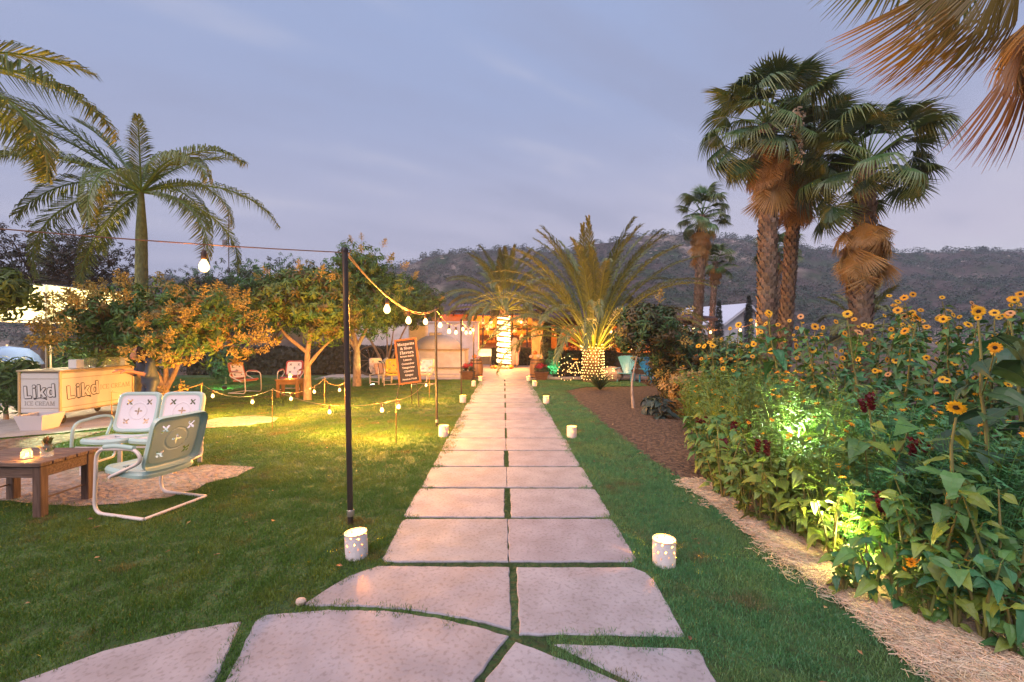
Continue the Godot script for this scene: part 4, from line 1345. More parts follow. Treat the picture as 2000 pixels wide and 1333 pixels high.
# ---------------------------------------------------------------- people: capsules joined smoothly, meshed as surface nets
func body(bones: Array, cell: float, k: float) -> Mb:
	var lo := Vector3(9, 9, 9)
	var hi := Vector3(-9, -9, -9)
	for s in bones:
		for p in [s[0], s[1]]:
			var r := maxf(s[2], s[3]) + cell * 2.0
			lo = lo.min(p - Vector3(r, r, r)); hi = hi.max(p + Vector3(r, r, r))
	var nx := int((hi.x - lo.x) / cell) + 2
	var ny := int((hi.y - lo.y) / cell) + 2
	var nz := int((hi.z - lo.z) / cell) + 2
	var f := PackedFloat32Array()
	f.resize(nx * ny * nz)
	f.fill(1.0)
	var hue := PackedInt32Array()
	hue.resize(nx * ny * nz)
	var least := PackedFloat32Array()
	least.resize(nx * ny * nz)
	least.fill(9.0)
	for si in bones.size():
		var s: Array = bones[si]
		var a: Vector3 = s[0]
		var e: Vector3 = s[1]
		var ab := e - a
		var l2 := maxf(ab.length_squared(), 1e-6)
		var r := maxf(s[2], s[3]) + cell * 2.0 + k
		var p0 := ((a.min(e) - Vector3(r, r, r) - lo) / cell).floor()
		var p1 := ((a.max(e) + Vector3(r, r, r) - lo) / cell).ceil()
		for z in range(maxi(0, int(p0.z)), mini(nz, int(p1.z) + 1)):
			for y in range(maxi(0, int(p0.y)), mini(ny, int(p1.y) + 1)):
				for x in range(maxi(0, int(p0.x)), mini(nx, int(p1.x) + 1)):
					var p := lo + Vector3(x, y, z) * cell
					var t := clampf((p - a).dot(ab) / l2, 0, 1)
					var d := p.distance_to(a + ab * t) - lerpf(s[2], s[3], t)
					var id := (z * ny + y) * nx + x
					var h := maxf(k - absf(f[id] - d), 0.0) / k
					f[id] = minf(f[id], d) - h * h * k * 0.25
					if d < least[id]: least[id] = d; hue[id] = si
	var vid := {}
	var b := Mb.new()
	for z in nz - 1:
		for y in ny - 1:
			for x in nx - 1:
				var id := (z * ny + y) * nx + x
				var sum := Vector3.ZERO
				var cnt := 0
				var neg := 0
				var vals: Array = []
				for q in 8:
					var v := f[id + (q & 1) + ((q >> 1) & 1) * nx + ((q >> 2) & 1) * nx * ny]
					vals.push_back(v)
					if v < 0: neg += 1
				if neg == 0 or neg == 8: continue
				for q in 8:
					for ax in 3:
						if q & (1 << ax): continue
						var w := q | (1 << ax)
						if (vals[q] < 0) != (vals[w] < 0):
							var t: float = vals[q] / (vals[q] - vals[w])
							var p := Vector3(q & 1, (q >> 1) & 1, (q >> 2) & 1)
							p[ax] = t
							sum += p; cnt += 1
				vid[id] = b.v.size()
				b.v.push_back(lo + (Vector3(x, y, z) + sum / cnt) * cell)
				b.n.push_back(Vector3(vals[1] - vals[0] + vals[7] - vals[6], vals[2] - vals[0] + vals[7] - vals[5], vals[4] - vals[0] + vals[7] - vals[3]).normalized())
				b.c.push_back(bones[hue[id]][4])
	var step := [1, nx, nx * ny]
	for z in range(1, nz - 1):
		for y in range(1, ny - 1):
			for x in range(1, nx - 1):
				var id := (z * ny + y) * nx + x
				for ax in 3:
					var j: int = id + step[ax]
					if (f[id] < 0) == (f[j] < 0): continue
					var u: int = step[(ax + 1) % 3]
					var w: int = step[(ax + 2) % 3]
					var q := [vid.get(id - u - w, -1), vid.get(id - w, -1), vid.get(id, -1), vid.get(id - u, -1)]
					if q.min() < 0: continue
					if f[id] < 0: q.reverse()
					for m in [0, 1, 2, 0, 2, 3]: b.ix.push_back(q[m])
	return b

func one(o: Node3D, called: String, mid: Vector3, s: Vector3, c: Color, mat: Material, bev := 0.006, q := Basis.IDENTITY) -> MeshInstance3D:
	var b := Mb.new()
	b.box(mid, s, c, bev, q)
	return part(o, called, b.mesh(mat))
func rod(o: Node3D, called: String, pts: Array, r: float, c: Color, mat: Material, sides := 7) -> MeshInstance3D:
	var b := Mb.new()
	b.tube(PackedVector3Array(pts), PackedFloat32Array([r]), sides, c)
	return part(o, called, b.mesh(mat))
func turned(o: Node3D, called: String, pr: Array, c: Color, mat: Material, at := Vector3.ZERO, sides := 20) -> MeshInstance3D:
	var b := Mb.new()
	b.lathe(PackedVector2Array(pr), sides, Transform3D.IDENTITY, c)
	return part(o, called, b.mesh(mat), at)

func ice_cream_cart() -> void:
	var o := thing("ice_cream_cart", "cream ice cream cart with black bubble lettering parked on the driveway", "cart", Vector3(-8.70, 0.02, -8.88), 0.0)
	var cr := lin(0.64, 0.61, 0.56)
	var hx := 0.375
	var hz := 0.78
	one(o, "body", Vector3(0, 0.575, 0), Vector3(0.75, 0.77, 1.56), cr, M.paint, 0.03)
	for y in [0.30, 0.84]:
		one(o, "band", Vector3(0, y, 0), Vector3(0.758, 0.008, 1.568), lin(0.28, 0.22, 0.14), M.paint, 0.001)
	for s in [-1.0, 1.0]:
		for q in [-1.0, 1.0]:
			rod(o, "corner_post", [Vector3(s * hx, 0.17, q * hz), Vector3(s * hx, 0.97, q * hz)], 0.022, lin(0.55, 0.4, 0.2), M.paint, 10)
			var w := turned(o, "wheel", [Vector2(0.02, -0.02), Vector2(0.055, -0.022), Vector2(0.085, -0.018), Vector2(0.092, 0.0), Vector2(0.085, 0.018), Vector2(0.055, 0.022), Vector2(0.02, 0.02)], lin(0.035, 0.028, 0.022), M.plain, Vector3(s * 0.33, 0.092, q * 0.70))
			w.basis = Basis(Vector3.BACK, PI / 2) * Basis(Vector3.RIGHT, 0.3)
			rod(o, "caster_fork", [Vector3(s * 0.33, 0.1, q * 0.70), Vector3(s * 0.33, 0.2, q * 0.70)], 0.03, lin(0.3, 0.27, 0.22), M.metal)
	one(o, "counter_top", Vector3(0, 0.985, 0), Vector3(0.82, 0.03, 1.62), lin(0.42, 0.33, 0.2), M.paint, 0.01)
	rod(o, "push_bar", [Vector3(hx + 0.03, 0.22, -hz), Vector3(hx + 0.03, 0.22, hz)], 0.01, lin(0.6, 0.5, 0.35), M.metal)
	for x in [-0.2, 0.2]:
		for z in [-0.45, -0.1]:
			turned(o, "lid", [Vector2(0.001, 0.03), Vector2(0.09, 0.025), Vector2(0.11, 0.0)], lin(0.6, 0.6, 0.6), M.metal, Vector3(x, 1.0, z))
	one(o, "cup_box", Vector3(0.2, 1.09, 0.3), Vector3(0.16, 0.17, 0.16), lin(0.75, 0.75, 0.72), M.plain)
	one(o, "glass_guard", Vector3(0.36, 1.10, -0.2), Vector3(0.006, 0.2, 1.0), lin(1, 1, 1), M.glass, 0.001)
	one(o, "napkin_box", Vector3(0.3, 1.11, -0.66), Vector3(0.12, 0.2, 0.12), lin(0.5, 0.47, 0.42), M.paint)
	# lettering on the end and on the long side
	var sans := SystemFont.new()
	sans.font_names = PackedStringArray(["Droid Sans"]); sans.font_weight = 800
	var serif := SystemFont.new()
	serif.font_names = PackedStringArray(["Droid Serif"])
	var ink := lin(0.025, 0.02, 0.018)
	for f in [[Basis.IDENTITY, Vector3(0, 0.60, hz + 0.002), 0.30, Vector3(0, 0.385, hz + 0.002), 0.105], [Basis(Vector3.UP, PI / 2), Vector3(hx + 0.002, 0.58, 0.34), 0.33, Vector3(hx + 0.002, 0.60, -0.35), 0.13]]:
		var q: Basis = f[0] * Basis(Vector3.BACK, 0.06)
		var n: Vector3 = f[0] * Vector3(0, 0, 1)
		var e: Vector3 = f[0] * Vector3(1, 0, 0)
		for d in [[-0.013, 0.0], [0.013, 0.0], [0.0, 0.013], [0.0, -0.015], [0.01, -0.014], [-0.01, 0.01]]:
			letters(o, "logo_outline", "Likd", f[2], 0.003, f[1] + e * d[0] + Vector3(0, d[1], 0) + n * (d[0] + d[1]) * 0.01, q, ink, sans)
		letters(o, "logo", "Likd", f[2], 0.004, f[1] + n * 0.003, q, cr, sans)
		var b := Mb.new()
		var pts := PackedVector3Array()
		for i in 9: pts.push_back(f[1] + e * (-0.1 + 0.03 * i) * f[2] * 3.2 + Vector3(0, -0.135 + 0.022 * sin(i / 8.0 * PI), 0) + n * 0.001)
		b.tube(pts, PackedFloat32Array([0.012, 0.009, 0.006, 0.005, 0.005, 0.005, 0.006, 0.009, 0.012]), 5, ink)
		part(o, "logo_swoosh", b.mesh(M.plain))
		letters(o, "lettering", "ICE CREAM", f[4], 0.002, f[3], f[0], lin(0.3, 0.27, 0.24), serif)
	# awning over the cart, lit from inside
	var a := thing("lit_awning", "square white fabric awning glowing brightly behind the tan flowering tree", "awning", Vector3(-10.95, 0, -10.4))
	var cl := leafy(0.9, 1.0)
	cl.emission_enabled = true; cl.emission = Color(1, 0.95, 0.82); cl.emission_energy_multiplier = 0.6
	for i in 4:
		var q := Basis(Vector3.UP, i * PI / 2)
		var pts := PackedVector3Array()
		for r in 4:
			for k in 25: pts.push_back(q * Vector3(-0.95 + 1.9 * k / 24.0, 2.02 + 0.24 * r - (0.025 if r == 0 and k % 4 < 2 else 0.0), 0.95 + 0.012 * sin(k * 1.9 + r)))
		var b := Mb.new()
		b.grid(pts, 25, PackedColorArray([lin(0.8, 0.78, 0.72)]), q * Vector3(0, 0, 1))
		part(a, "valance", b.mesh(cl))
		rod(a, "post", [q * Vector3(-0.92, 0, 0.92), q * Vector3(-0.92, 2.74, 0.92)], 0.022, lin(0.5, 0.42, 0.3), M.paint)
		rod(a, "rail", [q * Vector3(-0.95, 2.0, 0.93), q * Vector3(0.95, 2.0, 0.93)], 0.016, lin(0.4, 0.33, 0.24), M.paint)
	one(a, "roof", Vector3(0, 2.76, 0), Vector3(1.94, 0.02, 1.94), lin(0.6, 0.58, 0.55), M.cloth)
	lamp(Vector3(-10.95, 2.4, -10.4), 6.0, Color(1, 0.9, 0.7), 0.1)
	var um := thing("blue_parasol", "blue fabric parasol standing left of the ice cream cart at the photo edge", "parasol", X(12, 10.4))
	turned(um, "canopy", [Vector2(0.62, 0.98), Vector2(0.6, 1.02), Vector2(0.52, 1.2), Vector2(0.36, 1.36), Vector2(0.001, 1.43)], lin(0.04, 0.08, 0.22), M.cloth, Vector3.ZERO, 8)
	rod(um, "pole", [Vector3(0, 0, 0), Vector3(0, 1.46, 0)], 0.02, lin(0.5, 0.4, 0.3), M.paint)
	var tub := thing("white_tub", "small white square tub on the driveway in front of the ice cream cart", "tub", G(77, 840), 0.1)
	var b2 := Mb.new()
	for i in 4:
		var q := Basis(Vector3.UP, i * PI / 2)
		b2.quad(q * Vector3(-0.16, 0.0, 0.16), q * Vector3(0.16, 0.0, 0.16), q * Vector3(0.225, 0.28, 0.225), q * Vector3(-0.225, 0.28, 0.225), lin(0.62, 0.58, 0.58))
		b2.quad(q * Vector3(-0.15, 0.02, 0.15), q * Vector3(-0.213, 0.28, 0.213), q * Vector3(0.213, 0.28, 0.213), q * Vector3(0.15, 0.02, 0.15), lin(0.5, 0.46, 0.45))
		b2.quad(q * Vector3(-0.213, 0.28, 0.213), q * Vector3(-0.225, 0.28, 0.225), q * Vector3(0.225, 0.28, 0.225), q * Vector3(0.213, 0.28, 0.213), lin(0.66, 0.62, 0.6))
	part(tub, "tub", b2.mesh(M.plain))
	one(tub, "bottom", Vector3(0, 0.012, 0), Vector3(0.3, 0.02, 0.3), lin(0.5, 0.46, 0.45), M.plain)

func oven() -> void:
	var d := 18.6
	var o := thing("pizza_oven", "white domed outdoor oven on a broad plastered base beside the walk", "oven", Vector3(0, 0, 0))
	var x0 := X(786, d).x
	var x1 := X(908, d).x
	var mx := (x0 + x1) * 0.5
	var wh := lin(0.62, 0.57, 0.5)
	one(o, "base", Vector3(mx, 0.56, -d - 0.75), Vector3(x1 - x0, 1.12, 1.5), wh, M.plaster, 0.02)
	one(o, "plinth", Vector3(mx, 0.06, -d - 0.6), Vector3(x1 - x0 + 0.5, 0.12, 2.2), lin(0.5, 0.45, 0.4), M.slab, 0.01)
	one(o, "shelf", Vector3(mx + 0.2, 0.38, -d + 0.03), Vector3(x1 - x0 - 0.6, 0.03, 0.1), lin(0.3, 0.25, 0.2), M.plaster)
	one(o, "ledge", Vector3(mx, 1.14, -d - 0.73), Vector3(x1 - x0 + 0.08, 0.05, 1.6), lin(0.42, 0.3, 0.18), M.plaster, 0.01)
	var b := Mb.new()
	var pr := PackedVector2Array()
	for i in 13:
		var a := i / 12.0 * PI / 2
		pr.push_back(Vector2(maxf(cos(a), 0.001), 1.165 + 0.62 * pow(sin(a), 0.9)))
	pr[0] = Vector2(1.0, 1.165)
	b.lathe(pr, 40, Transform3D(Basis.IDENTITY.scaled(Vector3(1.0, 1, 0.8)), Vector3(mx + 0.05, 0, -d - 0.78)), wh)
	part(o, "dome", b.mesh(M.plaster))
	one(o, "chimney", Vector3(X(812, d + 0.6).x, 1.65, -d - 1.15), Vector3(0.75, 1.1, 0.6), wh, M.plaster, 0.03)
	one(o, "vent", Vector3(mx - 0.05, 1.8, -d - 0.75), Vector3(0.5, 0.14, 0.4), wh * 0.9, M.plaster, 0.02)
	var w := thing("cart_wheel", "old dark wooden cart wheel leaning on the hedge near the oven", "wheel", X(722, 19.0))
	b = Mb.new()
	var pts := PackedVector3Array()
	for i in 33: pts.push_back(Vector3(cos(TAU * i / 32) * 0.62, 0.66 + sin(TAU * i / 32) * 0.62, 0))
	b.tube(pts, PackedFloat32Array([0.045]), 7, lin(0.09, 0.055, 0.03), false)
	part(w, "rim", b.mesh(M.plain))
	for i in 10: rod(w, "spoke", [Vector3(0, 0.66, 0), Vector3(cos(TAU * i / 10) * 0.6, 0.66 + sin(TAU * i / 10) * 0.6, 0)], 0.025, lin(0.1, 0.065, 0.035), M.plain)
	var hub := turned(w, "hub", [Vector2(0.001, -0.1), Vector2(0.07, -0.1), Vector2(0.1, 0), Vector2(0.07, 0.1), Vector2(0.001, 0.1)], lin(0.09, 0.055, 0.03), M.plain, Vector3(0, 0.66, 0))
	hub.basis = Basis(Vector3.RIGHT, PI / 2)
	w.rotation.x = -0.16

func easel() -> void:
	var o := thing("chalkboard_easel", "tall framed chalkboard menu on a black easel standing on the lawn", "chalkboard", X(797, 10.3), 0.06)
	var lean := Basis(Vector3.RIGHT, -0.12) * Basis(Vector3.BACK, 0.13)
	var f := Vector3(0.0, 1.08, 0.06)
	var w := 0.44
	var h := 0.98
	one(o, "board", f, Vector3(w, h, 0.014), lin(0.018, 0.014, 0.014), M.plain, 0.002, lean)
	for s in [-1.0, 1.0]:
		one(o, "frame_rail", f + lean * Vector3(s * (w * 0.5 + 0.018), 0, 0.004), Vector3(0.042, h + 0.075, 0.032), lin(0.42, 0.14, 0.035), M.timber, 0.004, lean)
		one(o, "frame_rail", f + lean * Vector3(0, s * (h * 0.5 + 0.018), 0.003), Vector3(w, 0.042, 0.03), lin(0.42, 0.14, 0.035), M.timber, 0.004, lean)
		rod(o, "leg", [Vector3(s * 0.08, 1.52, -0.06), Vector3(s * 0.27, 0, 0.1)], 0.011, lin(0.02, 0.016, 0.014), M.black)
	rod(o, "leg", [Vector3(0, 1.5, -0.07), Vector3(0.02, 0, -0.42)], 0.011, lin(0.02, 0.016, 0.014), M.black)
	rod(o, "tray", [Vector3(-0.26, 0.535, 0.12), Vector3(0.26, 0.6, 0.12)], 0.014, lin(0.02, 0.016, 0.014), M.black)
	# chalk: a lettered heading, then one flavour to a line
	var font := SystemFont.new()
	font.font_names = PackedStringArray(["Droid Serif"]); font.font_italic = true
	var chalk := lin(0.7, 0.64, 0.62)
	var rows := [["Margarita", 0.105, 0.40], ["& More", 0.10, 0.30], ["Flavors", 0.115, 0.20], ["house made", 0.07, 0.115], ["Lemon", 0.075, 0.03], ["Cucumber", 0.075, -0.06], ["Tangerine", 0.075, -0.15], ["Cilantro", 0.075, -0.235], ["Ginger", 0.075, -0.325], ["Passion Fruit", 0.068, -0.42]]
	for r in rows: letters(o, "chalk_lettering", r[0], r[1] * 0.78, 0.002, f + lean * Vector3(0.0, r[2], 0.0085), lean, chalk, font)

func barrel(label: String, at: Vector3, s: float) -> Node3D:
	var o := thing("wine_barrel", label, "barrel", at, rf(0, TAU), "barrels at the end of the walk")
	for i in 18:
		var a := TAU * i / 18
		var b := Mb.new()
		var prev: Array = []
		for k in 7:
			var t := k / 6.0
			var r := (0.235 + 0.06 * sin(PI * t)) * s
			var q: Array = []
			for m in 3: q.push_back(Vector3(cos(a + (m - 1) * TAU / 36 * 0.96) * r, 0.82 * s * t, sin(a + (m - 1) * TAU / 36 * 0.96) * r))
			if k > 0:
				var c := lin(0.40, 0.22, 0.09)
				b.qo(prev[0], prev[1], q[1], q[0], Vector3(0, 0.4, 0), c); b.qo(prev[1], prev[2], q[2], q[1], Vector3(0, 0.4, 0), c * 0.95)
			prev = q
		part(o, "stave", b.mesh(M.timber))
	for t in [0.05, 0.2, 0.8, 0.95]:
		var r: float = (0.235 + 0.06 * sin(PI * t)) * s + 0.006
		turned(o, "hoop", [Vector2(r - 0.004, 0.82 * s * t - 0.02), Vector2(r, 0.82 * s * t - 0.019), Vector2(r, 0.82 * s * t + 0.019), Vector2(r - 0.004, 0.82 * s * t + 0.02)], lin(0.12, 0.1, 0.09), M.metal, Vector3.ZERO, 28)
	turned(o, "lid", [Vector2(0.23 * s, 0.79 * s), Vector2(0.001, 0.8 * s)], lin(0.33, 0.24, 0.2), M.timber, Vector3.ZERO, 24)
	return o

func planter(label: String, at: Vector3, flower: Color) -> void:
	var o := thing("flower_planter", label, "planter", at, rf(-0.1, 0.1), "planters with red flowers by the barrels")
	var b := Mb.new()
	for i in 4:
		var q := Basis(Vector3.UP, i * PI / 2)
		b.quad(q * Vector3(-0.19, 0.0, 0.19), q * Vector3(0.19, 0.0, 0.19), q * Vector3(0.27, 0.3, 0.27), q * Vector3(-0.27, 0.3, 0.27), lin(0.16, 0.08, 0.045))
	part(o, "box", b.mesh(M.wood))
	one(o, "rim", Vector3(0, 0.305, 0), Vector3(0.58, 0.035, 0.58), lin(0.13, 0.07, 0.04), M.wood)
	var at2: Array = []
	var tint: Array = []
	for i in 130:
		var d := Vector3(rf(-1, 1), rf(0.0, 1.0), rf(-1, 1)).normalized()
		at2.push_back(Transform3D(aim(d, rf(0, 6)).scaled(Vector3.ONE * rf(0.5, 0.9)), Vector3(0, 0.36, 0) + d * Vector3(0.26, 0.3, 0.26) * rf(0.3, 1.0)))
		tint.push_back(vary(flower if d.y > 0.45 and rng.randf() < 0.75 else lin(0.06, 0.075, 0.03), 0.25))
	many(o, "flowers", M.sprig_small, at2, tint)

func pumpkin(at: Vector3, r: float, c: Color, label: String) -> void:
	var o := thing("pumpkin", label, "pumpkin", at, rf(0, TAU), "pumpkins set out on the barrels and round the wrapped palm")
	var b := Mb.new()
	var pts := PackedVector3Array()
	for j in 9:
		var el := -PI / 2 + PI * j / 8
		for i in 33:
			var a := TAU * i / 32
			var k := r * (1.0 - 0.12 * absf(sin(a * 4.0)) * cos(el))
			pts.push_back(Vector3(cos(a) * cos(el) * k, r * 0.78 + sin(el) * r * 0.78 * (1.0 - 0.18 * cos(el) * 0.0), sin(a) * cos(el) * k))
	for j in 8:
		for i in 32: b.qo(pts[j * 33 + i], pts[j * 33 + i + 1], pts[(j + 1) * 33 + i + 1], pts[(j + 1) * 33 + i], Vector3(0, r * 0.78, 0), c)
	part(o, "fruit", b.mesh(M.paint))
	rod(o, "stalk", [Vector3(0, r * 1.5, 0), Vector3(r * 0.1, r * 1.85, 0)], r * 0.1, lin(0.2, 0.16, 0.06), M.plain)

func fairy_bits(o: Node3D, called: String, spots: Array, s := 0.018) -> void:      # little lamps, each a mesh of its own
	if not M.has("fairy_mesh"):
		var b := Mb.new()
		blob(b, Vector3.ZERO, Vector3.ONE, lin(1, 1, 1), 6, 4, 0.0)
		M.fairy_mesh = b.mesh(M.fairy)
	for p in spots: part(o, "fairy_lamp", M.fairy_mesh, p, Basis.IDENTITY.scaled(Vector3.ONE * s))

func bicycle() -> void:
	var d := 16.7
	var o := thing("fairy_light_bicycle", "old bicycle wound with fairy lights in front of the low hedge", "bicycle", X(1131, d), -0.12)
	var iron := lin(0.22, 0.16, 0.1)
	var spots: Array = []
	for x in [-0.46, 0.52]:
		var w := Node3D.new()
		w.name = "wheel"; o.add_child(w, true)
		var b := Mb.new()
		var pts := PackedVector3Array()
		for i in 29: pts.push_back(Vector3(x + cos(TAU * i / 28) * 0.33, 0.34 + sin(TAU * i / 28) * 0.33, 0))
		b.tube(pts, PackedFloat32Array([0.014]), 6, lin(0.1, 0.08, 0.06), false)
		part(w, "tyre", b.mesh(M.plain))
		b = Mb.new()
		for i in 14: b.tube(PackedVector3Array([Vector3(x, 0.34, 0), Vector3(x + cos(TAU * i / 14) * 0.32, 0.34 + sin(TAU * i / 14) * 0.32, 0)]), PackedFloat32Array([0.004]), 4, iron, false)
		part(w, "spokes", b.mesh(M.metal)).set_meta("kind", "stuff")
		for i in 17: spots.push_back(Vector3(x + cos(TAU * i / 17.0) * 0.34, 0.34 + sin(TAU * i / 17.0) * 0.34, 0.03))
		for i in 7: spots.push_back(Vector3(x + rf(-0.25, 0.25), 0.34 + rf(-0.2, 0.2), 0.03))
	var b3 := Mb.new()
	for s in [[Vector3(0.52, 0.34, 0), Vector3(0.02, 0.30, 0)], [Vector3(0.02, 0.30, 0), Vector3(-0.12, 0.75, 0)], [Vector3(-0.12, 0.7, 0), Vector3(0.4, 0.72, 0)], [Vector3(0.02, 0.3, 0), Vector3(0.4, 0.70, 0)], [Vector3(-0.46, 0.34, 0), Vector3(-0.12, 0.72, 0)], [Vector3(-0.46, 0.34, 0), Vector3(0.02, 0.3, 0)], [Vector3(0.52, 0.34, 0), Vector3(0.38, 0.86, 0)]]:
		b3.tube(PackedVector3Array(s), PackedFloat32Array([0.016]), 6, iron)
		for i in 6: spots.push_back(s[0].lerp(s[1], (i + 0.5) / 6.0) + Vector3(0, 0, 0.03))
	part(o, "frame", b3.mesh(M.metal))
	rod(o, "handlebar", [Vector3(0.38, 0.86, -0.22), Vector3(0.36, 0.9, 0), Vector3(0.38, 0.86, 0.22)], 0.013, iron, M.metal)
	one(o, "saddle", Vector3(-0.14, 0.82, 0), Vector3(0.24, 0.05, 0.15), lin(0.5, 0.3, 0.06), M.plain, 0.02)
	for i in 5: spots.push_back(Vector3(0.36, 0.88, -0.2 + 0.1 * i))
	for i in 6: spots.push_back(Vector3(-0.75 + 0.1 * i, 0.75 + rf(-0.1, 0.2), rf(-0.05, 0.05)))
	fairy_bits(o, "", spots, 0.017)

func buildings() -> void:
	# white garden wall behind the hedge on the left
	var wl := thing("garden_wall", "pale rendered garden wall behind the dark hedge on the left", "wall")
	one(wl, "wall", Vector3(-7.0, 1.2, -22.6), Vector3(10.6, 2.4, 0.3), lin(0.6, 0.57, 0.57), M.plaster, 0.02)
	one(wl, "coping", Vector3(-7.0, 2.44, -22.6), Vector3(10.7, 0.08, 0.4), lin(0.45, 0.42, 0.42), M.plaster, 0.02)
	# pavilion with tiled roof behind the wrapped palm
	var d := 28.0
	var o := thing("tiled_pavilion", "open bar pavilion with purple tiled roof behind the light wrapped palm", "building", Vector3(-0.6, 0, -d))
	var x0 := -3.4
	var x1 := 4.6
	var tile := Mb.new()
	tile.tube(PackedVector3Array([Vector3(0, 0, 0), Vector3(0, 0, 0.42)]), PackedFloat32Array([0.09, 0.1]), 6, lin(0.17, 0.11, 0.15), false)
	var tm := tile.mesh(M.plain)
	one(o, "roof_deck", Vector3((x0 + x1) * 0.5, 3.62, -1.2), Vector3(x1 - x0, 0.08, 3.1), lin(0.1, 0.07, 0.08), M.plain, 0.01, Basis(Vector3.RIGHT, 0.2))
	var roof := Node3D.new()
	roof.name = "roof"; o.add_child(roof)
	for i in 38:
		for r in 5:
			part(roof, "tile", tm, Vector3(x0 + 0.1 + i * 0.207, 3.42 + (4 - r) * 0.105, 0.05 - (4 - r) * 0.40), Basis(Vector3.RIGHT, 0.26))
	one(o, "fascia", Vector3((x0 + x1) * 0.5, 3.28, 0.32), Vector3(x1 - x0, 0.16, 0.06), lin(0.11, 0.06, 0.07), M.timber)
	var awn := Mb.new()
	awn.quad(Vector3(x0 - 1.0, 2.55, 1.5), Vector3(x0 + 1.5, 2.42, 1.5), Vector3(x0 + 1.5, 3.15, -0.1), Vector3(x0 - 1.0, 3.15, -0.1), lin(0.62, 0.16, 0.03))
	awn.quad(Vector3(x0 - 1.0, 2.37, 1.52), Vector3(x0 + 1.5, 2.24, 1.52), Vector3(x0 + 1.5, 2.42, 1.5), Vector3(x0 - 1.0, 2.55, 1.5), lin(0.55, 0.13, 0.03))
	part(o, "awning", awn.mesh(M.petal))
	for i in 9: rod(o, "post", [Vector3(x0 + 0.3 + i * 0.93, 0, 0.1), Vector3(x0 + 0.3 + i * 0.93, 3.3, 0.1)], 0.055, lin(0.1, 0.06, 0.03), M.plain, 8)
	one(o, "back_wall", Vector3((x0 + x1) * 0.5, 1.6, -2.6), Vector3(x1 - x0, 3.2, 0.2), lin(0.46, 0.28, 0.13), M.plaster)
	one(o, "counter", Vector3((x0 + x1) * 0.5, 0.5, 0.4), Vector3(x1 - x0 - 0.4, 1.0, 0.4), lin(0.34, 0.22, 0.10), M.plaster, 0.02)
	one(o, "counter_top", Vector3((x0 + x1) * 0.5, 1.03, 0.42), Vector3(x1 - x0 - 0.2, 0.06, 0.6), lin(0.25, 0.13, 0.06), M.wood, 0.01)
	for i in 3:
		one(o, "shelf", Vector3(0.6, 1.35 + 0.5 * i, -2.3), Vector3(6.0, 0.04, 0.3), lin(0.22, 0.12, 0.05), M.wood)
	var cols := [lin(0.5, 0.3, 0.1), lin(0.1, 0.2, 0.08), lin(0.6, 0.5, 0.3), lin(0.35, 0.08, 0.04)]
	for i in 45: turned(o, "bottle", [Vector2(0.001, 0), Vector2(0.045, 0), Vector2(0.045, 0.2), Vector2(0.015, 0.26), Vector2(0.015, 0.34), Vector2(0.001, 0.34)], cols[i % 4], M.paint, Vector3(-2.2 + (i % 15) * 0.39 + rf(-0.06, 0.06), 1.37 + 0.5 * int(i / 15), -2.3), 8)
	for x in [-2.6, -0.8, 1.2, 3.2]:
		lamp(Vector3(-0.6 + x, 2.7, -d - 1.3), 5.0, AMBER, 0.08)
		var b := Mb.new()
		blob(b, Vector3(x, 2.7, -1.3), Vector3.ONE * 0.1, lin(1, 1, 1), 8, 6, 0.0)
		part(o, "pendant_lamp", b.mesh(M.bulb))
		rod(o, "pendant_cord", [Vector3(x, 2.75, -1.3), Vector3(x, 3.6, -1.3)], 0.008, lin(0.05, 0.04, 0.03), M.plain)
	# restaurant with big openings on the right
	d = 20.0
	o = thing("restaurant", "open sided restaurant glowing amber under a dark roof behind the big palm", "building", Vector3(0, 0, -d))
	x0 = X(1068, d).x
	x1 = X(1352, d).x
	var dark := lin(0.075, 0.045, 0.03)
	var wide := x1 - x0
	var mx := (x0 + x1) * 0.5
	var xs := [1074, 1091, 1129, 1158, 1186, 1219, 1240, 1290, 1340]
	for i in xs.size(): one(o, "post", Vector3(X(xs[i], d).x, 1.15, 0.0), Vector3(0.16 if i % 2 else 0.1, 2.3, 0.16), dark if i % 4 != 2 else lin(0.3, 0.15, 0.05), M.timber, 0.01)
	one(o, "parapet", Vector3(mx, 0.46, 0.02), Vector3(wide, 0.92, 0.3), lin(0.2, 0.12, 0.06), M.plaster, 0.01)
	one(o, "sill", Vector3(mx, 0.94, 0.03), Vector3(wide + 0.1, 0.05, 0.4), dark, M.timber)
	one(o, "lintel", Vector3(mx, 2.32, 0.0), Vector3(wide + 0.2, 0.2, 0.2), dark, M.timber)
	one(o, "back_wall", Vector3(mx, 1.25, -4.0), Vector3(wide + 1.0, 2.5, 0.2), lin(0.52, 0.33, 0.16), M.plaster)
	one(o, "side_wall", Vector3(x0 + 0.0, 1.25, -3.0), Vector3(0.15, 2.5, 2.0), lin(0.45, 0.3, 0.14), M.plaster)
	one(o, "roof", Vector3(mx, 2.72, -1.7), Vector3(wide + 1.4, 0.09, 5.4), lin(0.1, 0.06, 0.05), M.plain, 0.02, Basis(Vector3.RIGHT, 0.10))
	for i in 34: rod(o, "roof_batten", [Vector3(x0 - 0.6 + i * (wide + 1.2) / 33.0, 2.50, 1.0), Vector3(x0 - 0.6 + i * (wide + 1.2) / 33.0, 3.04, -4.3)], 0.045, vary(lin(0.12, 0.07, 0.08), 0.2), M.plain, 6)
	one(o, "eave_board", Vector3(mx, 2.43, 0.98), Vector3(wide + 1.4, 0.12, 0.05), lin(0.16, 0.08, 0.05), M.timber)
	one(o, "window_frame", Vector3(X(1222, d).x, 1.78, -3.85), Vector3(2.2, 0.7, 0.06), lin(0.4, 0.3, 0.2), M.timber)
